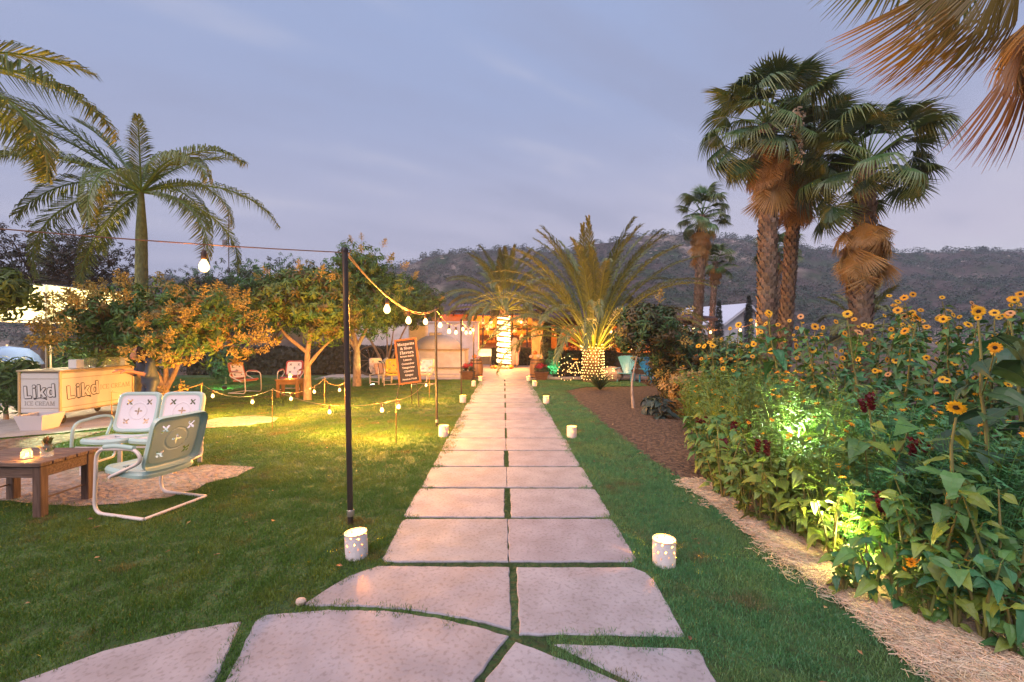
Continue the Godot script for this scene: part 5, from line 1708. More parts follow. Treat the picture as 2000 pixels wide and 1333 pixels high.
	one(o, "window_pane", Vector3(X(1222, d).x, 1.78, -3.81), Vector3(2.0, 0.55, 0.02), lin(0.3, 0.34, 0.4), M.paint)
	for i in 5:
		var x: float = x0 + 0.7 + i * wide / 5.2
		turned(o, "table_top", [Vector2(0.001, 0.78), Vector2(0.4, 0.78), Vector2(0.41, 0.74), Vector2(0.001, 0.73)], lin(0.6, 0.5, 0.4), M.cloth, Vector3(x, 0.2, -1.6 - (i % 2) * 0.9))
		turned(o, "table_lamp", [Vector2(0.001, 0.0), Vector2(0.05, 0.0), Vector2(0.02, 0.1), Vector2(0.02, 0.16), Vector2(0.09, 0.17), Vector2(0.06, 0.32), Vector2(0.001, 0.33)], lin(1, 1, 1), M.tube_light, Vector3(x, 0.98, -1.6 - (i % 2) * 0.9), 10)
		lamp(Vector3(x, 1.95, -d - 1.5), 1.8, AMBER, 0.08)
		var b := Mb.new()
		blob(b, Vector3(x, 1.95, -1.5), Vector3.ONE * 0.075, lin(1, 1, 1), 8, 6, 0.0)
		part(o, "pendant_lamp", b.mesh(M.bulb))
		rod(o, "pendant_cord", [Vector3(x, 2.0, -1.5), Vector3(x, 2.6, -1.5)], 0.008, lin(0.05, 0.04, 0.03), M.plain)
	var spots: Array = []
	for i in 46: spots.push_back(Vector3(rf(x0 + 0.3, x1 - 0.3), rf(1.75, 2.25), rf(-2.5, -0.3)))
	fairy_bits(o, "", spots, 0.022)
	var pot := thing("red_flower_pot", "pot of red flowers standing on the restaurant sill", "potted plant", Vector3(X(1115, d).x, 0.97, -d + 0.05))
	turned(pot, "pot", [Vector2(0.001, 0), Vector2(0.13, 0), Vector2(0.17, 0.2), Vector2(0.14, 0.2)], lin(0.35, 0.12, 0.05), M.plain)
	var at: Array = []
	var tint: Array = []
	for i in 90:
		var q := Vector3(rf(-1, 1), rf(-0.1, 1), rf(-1, 1)).normalized()
		at.push_back(Transform3D(aim(q, rf(0, 6)).scaled(Vector3.ONE * 0.6), Vector3(0, 0.3, 0) + q * rf(0.05, 0.3)))
		tint.push_back(vary(lin(0.45, 0.02, 0.03) if rng.randf() < 0.6 else lin(0.04, 0.05, 0.02), 0.2))
	many(pot, "flowers", M.sprig_small, at, tint)
	# white gabled house on the slope behind
	d = 46.0
	o = thing("white_house", "white gabled house with pale metal roof below the hill", "house", X(1398, d), 0.42)
	one(o, "wall", Vector3(0, 1.5, 0), Vector3(6.4, 3.0, 7.0), lin(0.55, 0.56, 0.58), M.plaster, 0.02)
	var g := Mb.new()
	for s in [-1.0, 1.0]:
		g.to(Vector3(-3.2, 3.0, s * 3.5), Vector3(3.2, 3.0, s * 3.5), Vector3(0, 4.85, s * 3.5), Vector3(0, 3.5, 0), lin(0.55, 0.56, 0.58))
	part(o, "gable", g.mesh(M.plaster))
	for s in [-1.0, 1.0]:
		one(o, "roof", Vector3(s * 1.75, 3.97, 0), Vector3(4.15, 0.1, 8.0), lin(0.52, 0.55, 0.62), M.plain, 0.01, Basis(Vector3.BACK, -s * 0.524))
		one(o, "bargeboard", Vector3(s * 1.72, 3.86, 3.95), Vector3(4.1, 0.2, 0.08), lin(0.62, 0.62, 0.63), M.plain, 0.01, Basis(Vector3.BACK, -s * 0.524))
	one(o, "window_frame", Vector3(0, 3.7, 3.53), Vector3(0.9, 1.0, 0.08), lin(0.6, 0.6, 0.6), M.plain)
	one(o, "window_pane", Vector3(0, 3.7, 3.58), Vector3(0.7, 0.8, 0.03), lin(0.04, 0.05, 0.06), M.paint)
	var m := thing("antenna_mast", "thin antenna mast rising behind the trees on the left", "antenna", X(447, 34))
	rod(m, "mast", [Vector3(0, 0, 0), Vector3(0, 11.3, 0)], 0.035, lin(0.12, 0.1, 0.1), M.metal)
	for y in [11.0, 9.2]: rod(m, "arm", [Vector3(-0.35, y, 0), Vector3(0.2, y - 0.5, 0)], 0.03, lin(0.12, 0.1, 0.1), M.metal)
	one(m, "dish", Vector3(-0.25, 9.0, 0.1), Vector3(0.35, 0.45, 0.1), lin(0.2, 0.18, 0.18), M.metal, 0.04)
	var sg := thing("lit_sign", "white rectangular sign lit from below standing behind the left barrel", "sign", X(945, 24.5))
	for s in [-0.36, 0.36]: rod(sg, "post", [Vector3(s, 0, -0.03), Vector3(s, 1.05, -0.03)], 0.025, lin(0.2, 0.12, 0.06), M.plain)
	one(sg, "panel", Vector3(0, 0.83, 0), Vector3(0.84, 0.42, 0.03), lin(0.8, 0.76, 0.62), M.plain)
	one(sg, "faint_line", Vector3(-0.03, 0.86, 0.017), Vector3(0.44, 0.03, 0.004), lin(0.55, 0.5, 0.36), M.plain, 0.001)
	spot(X(945, 24.5) + Vector3(0, 0.15, 0.6), X(945, 24.5) + Vector3(0, 0.85, 0), 1.6, Color(1, 0.9, 0.62), 50.0)

const NTH := ["first", "second", "third", "fourth", "fifth", "sixth", "seventh", "eighth", "ninth", "tenth", "eleventh", "twelfth", "thirteenth", "fourteenth", "fifteenth", "sixteenth", "seventeenth", "eighteenth", "nineteenth", "twentieth"]
func nth(i: int) -> String:
	if i < 20: return NTH[i]
	return "%dth" % (i + 1) if (i + 1) % 10 > 3 or (i + 1) / 10 % 10 == 1 else ["%dst", "%dnd", "%drd"][(i + 1) % 10 - 1] % (i + 1)

func left_side() -> void:
	var mint := lin(0.40, 0.55, 0.50)
	var pale := lin(0.66, 0.62, 0.64)
	var tube_c := lin(0.64, 0.58, 0.54)
	metal_chair("mint green metal lawn chair seen from behind, nearest of all the chairs", Vector3(-3.43, 0, -4.20), -1.82, mint, lin(0.48, 0.58, 0.50), tube_c, "near")
	glider("mint and white two seat metal glider bench behind the nearest mint chair", Vector3(-4.52, 0, -5.38), 0.05, mint, pale, tube_c, "bench")
	wood_table("low dark wooden table at the left edge beside the mint chairs", Vector3(-4.60, 0, -4.16), 0.0, Vector3(0.86, 0.5, 0.56), 5, lin(0.19, 0.12, 0.085))
	jar("glass jar with green sprigs on the low dark wooden table", Vector3(-4.32, 0.502, -4.08), 0.13, 0.045, true, 0.0)
	jar("small glass jar with a lit candle on the low dark wooden table", Vector3(-4.44, 0.502, -4.02), 0.09, 0.038, false, 0.12)
	var rd := lin(0.33, 0.045, 0.035)
	var cream := lin(0.6, 0.52, 0.46)
	metal_chair("rust red and white metal chair in profile under the tan blossoms, facing right", G(478, 768), 1.35, lin(0.36, 0.1, 0.045), pale, cream, "rust")
	metal_chair("red rimmed white metal chair facing the camera behind the small round table", G(568, 762), 0.12, rd, pale, cream, "red")
	wood_table("small wooden side table in front of the red rimmed chair", G(566, 776), 0.1, Vector3(0.62, 0.5, 0.45), 3, lin(0.3, 0.17, 0.08))
	jar("small lit glass jar on the side table before the red rimmed chair", G(566, 776) + Vector3(0, 0.502, 0), 0.14, 0.045, false, 0.35)
	metal_chair("yellow metal lawn chair beside the chalkboard easel", X(768, 15.0), 0.25, lin(0.62, 0.42, 0.02), lin(0.62, 0.42, 0.02), cream, "yellow")
	metal_chair("white metal lawn chair right of the chalkboard easel", X(826, 15.2), -0.3, lin(0.62, 0.5, 0.34), pale, cream, "white")
	glider("white framed metal glider with cushions left of the yellow chair", X(744, 15.6), 0.9, pale, pale, lin(0.66, 0.6, 0.52), "white2", 1)
	var c := thing("plaid_cushion", "pink plaid cushion leaning on the white framed glider", "cushion", X(742, 15.35) + Vector3(0, 0.55, 0), 0.8)
	one(c, "cushion", Vector3.ZERO, Vector3(0.4, 0.38, 0.13), lin(0.5, 0.33, 0.27), M.cloth, 0.05, Basis(Vector3.RIGHT, -0.3))
	for x in [-0.08, 0.08]: one(c, "stripe", Vector3(x, 0, 0.002), Vector3(0.03, 0.37, 0.132), lin(0.08, 0.05, 0.05), M.cloth, 0.05, Basis(Vector3.RIGHT, -0.3))
	c = thing("striped_cushion", "pale blue striped cushion behind the pink plaid one on the glider", "cushion", X(753, 15.55) + Vector3(0, 0.66, 0), 0.6)
	one(c, "cushion", Vector3.ZERO, Vector3(0.42, 0.42, 0.12), lin(0.42, 0.48, 0.5), M.cloth, 0.05, Basis(Vector3.BACK, 0.6))
	for x in [-0.1, 0.0, 0.1]: one(c, "stripe", Vector3(x, 0, 0.002), Vector3(0.025, 0.4, 0.122), lin(0.05, 0.08, 0.1), M.cloth, 0.04, Basis(Vector3.BACK, 0.6))
	ice_cream_cart()
	oven()
	easel()

	# poles and strings of bulbs
	var p1 := G(684, 1026)
	var p2 := G(853, 834)
	var p3 := G(901, 772)
	var p4 := G(925, 748)
	pole("nearest dark light pole, tall, rising from the lawn beside a can lantern", p1, 2.36, 0.024, Vector3(-0.045, 0, 0), true)
	pole("second dark light pole along the walk, right of the chalkboard", p2, 2.16, 0.022, Vector3(-0.02, 0, 0), true)
	pole("third dark light pole along the walk, in front of the oven's right end", p3, 2.13, 0.022, Vector3(-0.01, 0, 0), false)
	pole("farthest dark light pole along the walk, just before the left barrel", p4, 2.1, 0.022, Vector3.ZERO, false)
	var p0 := Vector3(-5.2, 0, -1.9)
	pole("dark light pole that stands outside the picture on the left", p0, 2.4, 0.024, Vector3.ZERO, false)
	var t := [p0 + Vector3(0, 2.38, 0), p1 + Vector3(-0.045, 2.34, 0), p2 + Vector3(-0.02, 2.14, 0), p3 + Vector3(-0.01, 2.11, 0), p4 + Vector3(0, 2.08, 0)]
	var cc := lin(0.5, 0.26, 0.1)
	var s0 := sagging(t[0], t[1], 0.05)
	var s1 := sagging(t[1], t[2], 0.24)
	var s2 := sagging(t[2], t[3], 0.2)
	var s3 := sagging(t[3], t[4], 0.14)
	var hang := func(sp: PackedVector3Array, x: float, drop: float) -> Array:
		var q := cable_at(sp, x)
		return [q - Vector3(0, drop, 0), q]
	light_string("bulb_string", "cord with a glowing bulb running left from the nearest pole", [s0], [hang.call(s0, 0.762, 0.21), hang.call(s0, 0.36, 0.2), hang.call(s0, 0.08, 0.2)], 0.45, 0.0045, lin(0.16, 0.08, 0.04), 1.05, "bulb strings over the lawn")
	light_string("bulb_string", "sagging cord with glowing bulbs between the nearest and the second pole", [s1, sagging(t[1] + Vector3(0.02, 0, 0), t[2] + Vector3(0.02, 0, 0), 0.27)], [hang.call(s1, 0.29, 0.20), hang.call(s1, 0.525, 0.20), hang.call(s1, 0.79, 0.20)], 1.8, 0.005, cc, 1.15, "bulb strings over the lawn")
	light_string("bulb_string", "sagging cord with glowing bulbs between the second and the third pole", [s2], [hang.call(s2, 0.12, 0.24), hang.call(s2, 0.42, 0.22), hang.call(s2, 0.72, 0.25)], 1.5, 0.006, cc, 1.2, "bulb strings over the lawn")
	light_string("bulb_string", "farthest cord with glowing bulbs ending at the last pole", [s3], [hang.call(s3, 0.12, 0.22), hang.call(s3, 0.35, 0.24), hang.call(s3, 0.7, 0.22), hang.call(s3, 0.95, 0.2)], 3.0, 0.007, cc, 1.25, "bulb strings over the lawn")
	# low strings on stakes
	var stakes := [[217, 832, 0.62, "beside the ice cream cart"], [393, 812, 0.66, "right behind the mint glider bench"], [531, 838, 0.7, "on the lit lawn left of the nearest pole"], [633, 796, 0.66, "between the round trunked tree and the nearest pole"], [773, 866, 0.66, "in front of the chalkboard easel"], [838, 778, 0.6, "behind the second pole beside the white chair"], [673, 800, 0.6, "just left of the nearest pole, far back"]]
	var tops: Array = []
	for s in stakes:
		var g := G(s[0], s[1])
		var o := thing("garden_stake", "thin copper stake holding low lights, " + s[3], "stake", g, 0.0, "thin stakes that carry the low lights")
		rod(o, "rod", [Vector3(0, -0.03, 0), Vector3(rf(-0.01, 0.01), s[2], 0)], 0.007, lin(0.36, 0.2, 0.08), M.metal, 6)
		rod(o, "loop", [Vector3(0, s[2], 0), Vector3(0.018, s[2] + 0.02, 0), Vector3(0, s[2] + 0.04, 0), Vector3(-0.018, s[2] + 0.02, 0), Vector3(0, s[2], 0)], 0.004, lin(0.36, 0.2, 0.08), M.metal, 5)
		tops.push_back(g + Vector3(0, s[2], 0))
	var low := func(a: Vector3, e: Vector3, sag: float, xs: Array, label: String) -> void:
		var sp := sagging(a, e, sag)
		var bl: Array = []
		for x in xs:
			var q := cable_at(sp, x)
			bl.push_back([q - Vector3(0, 0.15, 0), q])
		light_string("low_bulb_string", label, [sp], bl, 3.0, 0.003, lin(0.4, 0.26, 0.12), 0.85, "low bulb strings on stakes")
	low.call(tops[0], tops[1], 0.12, [], "low cord without bulbs from the cart to the stake behind the bench")
	low.call(tops[1], tops[2], 0.2, [0.18, 0.75], "low string of bulbs in front of the rust red chair")
	low.call(tops[2], tops[3], 0.17, [0.3, 0.76], "low string of bulbs in front of the small side table")
	low.call(tops[3], tops[6], 0.1, [0.75], "short low string with one bulb left of the nearest pole")
	low.call(tops[2], tops[4], 0.18, [0.5, 0.9], "low string of bulbs crossing behind the nearest pole")
	low.call(tops[4], tops[5], 0.14, [0.05, 0.85], "low string of bulbs passing the foot of the chalkboard")

	# trees
	var sg: ArrayMesh = M.sprig_mesh

	var bark := lin(0.40, 0.29, 0.19)
	var g1 := lin(0.075, 0.18, 0.032)
	var g2 := lin(0.15, 0.22, 0.032)
	var g3 := lin(0.05, 0.13, 0.04)
	var br := lin(0.28, 0.19, 0.045)
	var at := X(322, 9.9)
	tree("flowering_tree", "low spreading tree covered in tan flower sprays beside the ice cream cart", at, [[Vector3(0, -0.05, 0), Vector3(0, 0.55, 0), Vector3(-0.35, 1.1, 0.1), Vector3(-0.75, 1.7, 0.2)], [Vector3(0, 0.45, 0), Vector3(0.02, 1.0, 0), Vector3(-0.15, 1.9, -0.1)], [Vector3(0, 0.45, 0), Vector3(0.25, 0.95, -0.05), Vector3(0.55, 1.75, 0.1)], [Vector3(0, 0.4, 0), Vector3(-0.5, 0.85, 0.2), Vector3(-1.3, 1.35, 0.3)]], 0.105, Vector3(0.0, 1.72, 0.1), Vector3(2.0, 1.05, 1.3), 1500, [g1, g2, br, g1], 150, 101, sg, bark)
	tree("flowering_tree", "round headed tree with a clean tan trunk behind the lawn stakes", X(600, 11.5), [[Vector3(0, -0.05, 0), Vector3(0.0, 1.35, 0), Vector3(0.12, 1.9, 0), Vector3(-0.35, 2.5, 0.1)], [Vector3(0.02, 1.25, 0), Vector3(0.1, 1.75, 0), Vector3(0.4, 2.5, 0.1)], [Vector3(0.02, 0.9, 0), Vector3(0.4, 1.35, 0.05), Vector3(0.85, 1.75, 0)], [Vector3(0.05, 1.2, 0), Vector3(-0.6, 1.75, 0.1), Vector3(-0.9, 2.3, 0)]], 0.085, Vector3(-0.05, 2.45, 0), Vector3(1.35, 1.05, 1.0), 1350, [g1, g2, g2, lin(0.15, 0.12, 0.03)], 9, 102, sg, bark)
	tree("flowering_tree", "taller green tree with straight trunk just right of the nearest pole", X(697, 14.8), [[Vector3(0, -0.05, 0), Vector3(0, 1.4, 0), Vector3(-0.3, 2.3, 0), Vector3(-0.2, 3.4, 0)], [Vector3(0, 1.3, 0), Vector3(0.35, 2.0, 0), Vector3(0.7, 3.0, 0)], [Vector3(0, 1.2, 0), Vector3(-0.4, 1.8, 0), Vector3(-0.7, 2.4, 0)]], 0.12, Vector3(0.25, 3.2, 0), Vector3(1.4, 1.6, 1.3), 2100, [g1, g1, g3, g2], 14, 103, sg, bark)
	tree("flowering_tree", "many stemmed bare legged tree behind the glider with cushions", X(752, 18.2), [[Vector3(0, -0.05, 0), Vector3(-0.2, 0.8, 0), Vector3(-0.8, 1.9, 0), Vector3(-1.0, 2.6, 0)], [Vector3(0, -0.05, 0), Vector3(0.1, 1.0, 0), Vector3(0.05, 2.3, 0)], [Vector3(0.05, 0.1, 0), Vector3(0.4, 1.1, 0), Vector3(0.85, 2.1, 0), Vector3(1.5, 2.9, 0)], [Vector3(0, 0.3, 0), Vector3(0.3, 1.4, 0.1), Vector3(0.4, 2.4, 0)]], 0.085, Vector3(0.35, 3.1, 0), Vector3(2.0, 1.1, 1.3), 2100, [g1, g3, lin(0.05, 0.095, 0.03)], 12, 104, sg, lin(0.3, 0.22, 0.15))
	tree("shade_tree", "dark leafy tree behind the round headed tree", X(520, 20.5), [[Vector3(0, -0.05, 0), Vector3(0.3, 1.6, 0), Vector3(0.0, 3.0, 0)], [Vector3(0.3, 1.6, 0), Vector3(1.2, 2.9, 0)]], 0.16, Vector3(0.2, 3.6, 0), Vector3(2.9, 2.0, 1.6), 2600, [g3, lin(0.03, 0.045, 0.018), g1], 0, 105, sg, lin(0.16, 0.11, 0.07))
	tree("shade_tree", "dark tree on the left behind the feather palm", X(90, 19.0), [[Vector3(0, -0.05, 0), Vector3(0.0, 2.2, 0), Vector3(-0.5, 4.0, 0)], [Vector3(0, 2.0, 0), Vector3(1.5, 4.0, 0)]], 0.18, Vector3(0.2, 4.4, 0), Vector3(4.0, 2.1, 1.8), 1700, [lin(0.045, 0.03, 0.02), lin(0.03, 0.035, 0.015), lin(0.06, 0.035, 0.02)], 0, 106, sg, lin(0.14, 0.1, 0.07))
	tree("shade_tree", "dark tree mass between the feather palm and the round headed tree", X(420, 22.0), [[Vector3(0, -0.05, 0), Vector3(0.0, 2.0, 0), Vector3(-0.3, 3.0, 0)]], 0.16, Vector3(0.2, 3.2, 0), Vector3(3.2, 2.2, 1.8), 2100, [lin(0.035, 0.04, 0.016), g3], 0, 107, sg, lin(0.14, 0.1, 0.07))
	tree("green_shrub_tree", "bright green broad leaved branch at the left edge above the awning", X(-45, 8.0), [[Vector3(0, -0.05, 0), Vector3(0.0, 1.5, 0), Vector3(0.2, 2.3, 0)]], 0.05, Vector3(0.15, 2.35, 0), Vector3(0.72, 0.5, 0.5), 330, [lin(0.10, 0.16, 0.02), lin(0.07, 0.13, 0.02)], 0, 108, sg, bark)
	tree("green_shrub_tree", "lit green shrub behind the ice cream cart", X(215, 12.4), [[Vector3(0, -0.05, 0), Vector3(0.0, 0.6, 0), Vector3(0.2, 1.0, 0)]], 0.05, Vector3(0.0, 1.1, 0), Vector3(1.7, 0.75, 0.6), 700, [lin(0.06, 0.13, 0.03), lin(0.05, 0.11, 0.03)], 0, 109, sg, bark)
	tree("green_shrub_tree", "lit green shrub at the left edge beside the cart", X(10, 8.6), [[Vector3(0, -0.05, 0), Vector3(0.0, 0.4, 0), Vector3(0.1, 0.7, 0)]], 0.04, Vector3(0.0, 0.62, 0), Vector3(0.5, 0.55, 0.4), 300, [lin(0.09, 0.17, 0.02), lin(0.06, 0.13, 0.02)], 0, 110, sg, bark)
	tree("green_shrub_tree", "small shrub lit green under the tan blossoms left of the rust red chair", X(440, 15.5), [[Vector3(0, -0.05, 0), Vector3(0.0, 0.3, 0), Vector3(0.1, 0.7, 0)]], 0.04, Vector3(0.0, 0.75, 0), Vector3(0.55, 0.6, 0.5), 330, [lin(0.05, 0.11, 0.05), lin(0.04, 0.09, 0.05)], 0, 111, sg, bark)

	var hl := sprig(7, 0.11, 0.04, 0.3)
	rng.seed = 55
	var hc := [lin(0.03, 0.03, 0.016), lin(0.042, 0.036, 0.018), lin(0.026, 0.03, 0.015)]
	hedge("long dark clipped hedge in front of the garden wall", Vector3(-14.5, 0, -19.8), Vector3(-4.2, 0, -20.4), 1.0, [1.0, 1.1, 1.0, 1.1, 1.2, 1.05, 1.25, 1.5, 1.2, 1.15, 1.25, 1.1], hc, 620.0, hl)
	royal_palm("tall feather palm with a yellow green trunk behind the flowering tree", X(272, 10.9), 5.4, [[3.35, 1.0, 3, 0.2, 0.82], [0.15, 0.75, 1, 0.0, 0.95], [3.3, 0.35, 1, 0.3, 1.05], [3.0, -0.05, 2, 0.0, 1.1], [0.2, -0.1, 2, 0.0, 0.95], [2.2, 0.4, 1], [4.6, 0.5, 1], [1.2, 0.2, 2], [5.2, 0.1, 2], [2.7, 0.75, 0], [5.6, 0.9, 0, 0.0, 0.8], [3.45, -0.35, 1, 0.2, 0.95], [0.9, 0.9, 0, 0.0, 0.7], [4.0, 0.75, 0], [2.4, 0.85, 0], [0.5, 0.5, 1], [5.8, 0.4, 1], [3.7, 0.15, 1], [2.95, 0.55, 0], [0.0, 0.35, 2, 0.0, 0.85]], 3.3)
	royal_palm("feather palm outside the left edge whose yellow frond hangs into the picture", Vector3(-7.6, 0, -5.2), 4.9, [[-0.32, 0.4, 1, 0.0, 1.0], [-0.1, 0.15, 2, 0.1, 0.95], [-0.6, 0.7, 0, 0.0, 0.8], [2.6, 0.5, 1], [3.6, 0.4, 1], [1.6, 0.7, 1], [4.6, 0.5, 2]], 2.55)

func walk_lanterns() -> void:
	var l := [[696, 1088, "nearest pierced white can lantern on the left of the walk, leaning beside the tall pole", 0.05], [1298, 1103, "nearest pierced white can lantern on the right of the walk", 0.0], [866, 853, "second can lantern on the left, at the foot of the second pole", 0.02], [1117, 855, "second can lantern on the right of the walk", 0.0], [904, 787, "third can lantern on the left, at the foot of the third pole", 0.0], [1067, 788, "third can lantern on the right, beside the bare earth corner", 0.0], [925, 755, "fourth can lantern on the left, before the flower planter", 0.0], [1044, 755, "fourth can lantern on the right, before the right planter", 0.0], [938, 745, "farthest can lantern on the left, against the barrel", 0.0], [1032, 745, "farthest can lantern on the right, against the barrel", 0.0]]
	for i in l.size(): can_lantern(l[i][2], G(l[i][0], l[i][1]), i * 1.3, 0.8 if i < 2 else 0.6, l[i][3])

func far_end() -> void:
	rng.seed = 900
	var st := thing("small_stone", "small pale stone on the lawn edge at the corner of the front slabs", "stone", G(586, 1184))
	var sb := Mb.new()
	blob(sb, Vector3(0, 0.02, 0), Vector3(0.032, 0.022, 0.024), lin(0.55, 0.42, 0.34), 10, 7, 0.1)
	part(st, "stone", sb.mesh(M.plaster))
	barrel("wooden wine barrel left of the end of the walk", X(930, 17.7), 0.95)
	barrel("wooden wine barrel right of the end of the walk", X(1048, 17.8), 0.95)
	planter("dark wooden planter of red flowers left of the walk", X(914, 17.35), lin(0.38, 0.02, 0.03))
	planter("dark wooden planter of red flowers right of the walk", X(1057, 17.1), lin(0.42, 0.02, 0.035))
	var px := [[1038, 17.7, 0.8, 0.10, 0], [1052, 17.75, 0.8, 0.11, 1], [1045, 17.9, 0.95, 0.10, 2], [927, 17.7, 0.8, 0.11, 2], [934, 17.6, 0.8, 0.085, 3], [967, 23.2, 0.0, 0.13, 2], [975, 23.0, 0.0, 0.11, 0], [983, 22.9, 0.0, 0.13, 1], [991, 23.0, 0.0, 0.12, 1], [998, 23.2, 0.0, 0.14, 2], [961, 23.5, 0.0, 0.10, 2]]
	var pc := [lin(0.6, 0.36, 0.2), lin(0.6, 0.48, 0.32), lin(0.6, 0.2, 0.03), lin(0.55, 0.3, 0.28)]
	var pl := ["peach pumpkin on the right barrel", "cream pumpkin on the right barrel", "orange pumpkin on top of the others on the right barrel", "orange pumpkin on the left barrel", "small pink pumpkin on the left barrel", "orange pumpkin left of the wrapped palm's foot", "peach pumpkin at the left of the wrapped palm's foot", "cream pumpkin right before the wrapped palm's foot", "cream pumpkin at the right of the wrapped palm's foot", "large orange pumpkin right of the wrapped palm's foot", "outermost small orange pumpkin left of the wrapped palm"]
	for i in px.size(): pumpkin(X(px[i][0], px[i][1], px[i][2]), px[i][3], pc[px[i][4]], pl[i])
	# date palms, one wound with tube lights and one with fairy lights
	var wp := X(984, 23.6)
	date_palm("date palm whose trunk is wound with bright tube lights at the end of the walk", wp, 3.3, 0.27, 3.5, 56, 61, 0.15)
	var o := thing("tube_light_winding", "bright white tube light wound round the trunk of the palm at the walk's end", "string lights", wp)
	var b := Mb.new()
	var pts := PackedVector3Array()
	for i in 17 * 20 + 1:
		var a := TAU * i / 20.0
		var y := 0.28 + 2.5 * i / 340.0
		var r := 0.36 - 0.05 * y / 2.8 + 0.012 * sin(i * 1.7)
		pts.push_back(Vector3(cos(a) * r, y + 0.03 * sin(a * 0.5), sin(a) * r))
	b.tube(pts, PackedFloat32Array([0.042]), 7, lin(1, 1, 1))
	part(o, "light_tube", b.mesh(M.tube_light))
	for y in [0.7, 1.5, 2.3]: lamp(wp + Vector3(0.1, y, 0.62), 2.2, Color(1, 0.75, 0.42), 0.15)
	var dp := X(1158, 16.4)
	date_palm("broad date palm with a short trunk covered in fairy lights", dp, 1.25, 0.38, 4.9, 66, 62, 0.58)
	o = thing("fairy_light_net", "net of fairy lights over the short trunk of the broad date palm", "string lights", dp)
	rng.seed = 63
	var spots: Array = []
	for j in 13:
		for i in 11:
			var a := PI * (i + 0.5 * (j % 2) + rf(-0.25, 0.25)) / 11.0
			var r := 0.44 - 0.05 * j / 12.0
			spots.push_back(Vector3(cos(a) * r, 0.12 + j * 0.105 + rf(-0.02, 0.02), sin(a) * r))
	for i in 16: spots.push_back(Vector3(rf(0.2, 0.75), rf(0.1, 0.6), rf(0.3, 0.7)))
	fairy_bits(o, "", spots, 0.019)
	lamp(dp + Vector3(0.3, 1.35, 0.95), 1.7, Color(1, 0.72, 0.36), 0.2)
	lamp(dp + Vector3(-0.35, 1.35, 0.95), 1.7, Color(1, 0.72, 0.36), 0.2)
	bicycle()
	# cage lanterns hung from the wrapped palm
	var cages := [[943, 628, 22.8], [958, 636, 22.9], [970, 652, 22.7], [1005, 643, 22.8], [1026, 632, 22.9], [1019, 660, 22.6], [951, 640, 23.4], [1013, 625, 22.9], [1041, 655, 22.9]]
	for i in cages.size():
		var p := P(cages[i][0], cages[i][1], cages[i][2])
		o = thing("cage_lantern", "pale hanging cage lantern, %s from the left under the wrapped palm's fronds" % nth([0, 2, 3, 4, 7, 6, 1, 5, 8][i]), "lantern", p, 0.0, "cage lanterns under the wrapped palm")
		for k in 8:
			var a := TAU * k / 8
			rod(o, "bar", [Vector3(cos(a) * 0.1, -0.16, sin(a) * 0.1), Vector3(cos(a) * 0.1, 0.06, sin(a) * 0.1), Vector3(cos(a) * 0.05, 0.13, sin(a) * 0.05), Vector3(0, 0.16, 0)], 0.008, lin(0.62, 0.55, 0.4), M.paint, 5)
		turned(o, "floor", [Vector2(0.001, -0.17), Vector2(0.11, -0.165), Vector2(0.11, -0.15), Vector2(0.001, -0.15)], lin(0.6, 0.5, 0.38), M.paint, Vector3.ZERO, 12)
		var fb := Mb.new()
		blob(fb, Vector3(0, -0.08, 0), Vector3.ONE * 0.04, lin(1, 1, 1), 8, 6, 0.0)
		part(o, "candle_lamp", fb.mesh(M.fairy))
		rod(o, "cord", [Vector3(0, 0.16, 0), Vector3(0, 1.0, 0)], 0.004, lin(0.3, 0.22, 0.12), M.plain, 4)
	lamp(P(962, 650, 22.3), 1.5, AMBER, 0.2)
	lamp(P(1012, 650, 22.3), 1.5, AMBER, 0.2)
	# low hedge, lit column of leaves, tufted grass, stones
	hedge("low clipped hedge under the restaurant windows", X(1083, 18.6), X(1200, 18.6), 0.8, [1.0, 1.0, 0.98, 1.0], [lin(0.03, 0.032, 0.014), lin(0.05, 0.045, 0.018)], 600.0, M.sprig_small)
	hedge("green hedge in front of the bar counter behind the sign", X(960, 26.6), X(1100, 26.6), 0.6, [0.95, 1.0, 0.9, 1.1], [lin(0.09, 0.09, 0.025), lin(0.12, 0.10, 0.03)], 300.0, M.sprig_small)
	hedge("narrow leafy creeper column at the restaurant's left corner", X(1062, 19.6), X(1072, 19.6), 0.3, [2.15, 2.2, 2.2], [lin(0.12, 0.12, 0.03), lin(0.09, 0.09, 0.025)], 1500.0, M.sprig_small, "creeper")
	tree("green_shrub_tree", "slim shrub column lit cold green beside the low hedge", X(1081, 17.7), [[Vector3(0, -0.05, 0), Vector3(0.0, 0.4, 0), Vector3(0.05, 0.8, 0)]], 0.02, Vector3(0.0, 0.62, 0), Vector3(0.2, 0.62, 0.2), 420, [lin(0.06, 0.14, 0.08), lin(0.05, 0.12, 0.07)], 0, 112, M.sprig_small, lin(0.2, 0.15, 0.1), 0.2)
	spot(X(1079, 17.0, 0.05), X(1081, 17.7, 0.8), 3.0, Color(0.5, 1.0, 0.68), 35.0)
	rng.seed = 71
	o = thing("grass_clump", "spiky clump of ornamental grass at the foot of the broad date palm", "grass clump", G(1172, 762))
	b = Mb.new()
	for i in 260:
		var d := Vector3(rf(-1, 1), rf(0.7, 1.8), rf(-1, 1)).normalized()
		var ln := rf(0.4, 0.85)
		var w := d.cross(Vector3(rf(-1, 1), 0.2, rf(-1, 1))).normalized() * 0.006
		var m := d * ln * 0.6
		var e := d * ln + Vector3(d.x, -0.6, d.z) * ln * 0.22
		var c := vary(lin(0.05, 0.085, 0.025), 0.3)
		b.quad(-w, w, m + w, m - w, c); b.tri(m - w, m + w, e, c)
	part(o, "blades", b.mesh(M.leaf)).set_meta("kind", "stuff")
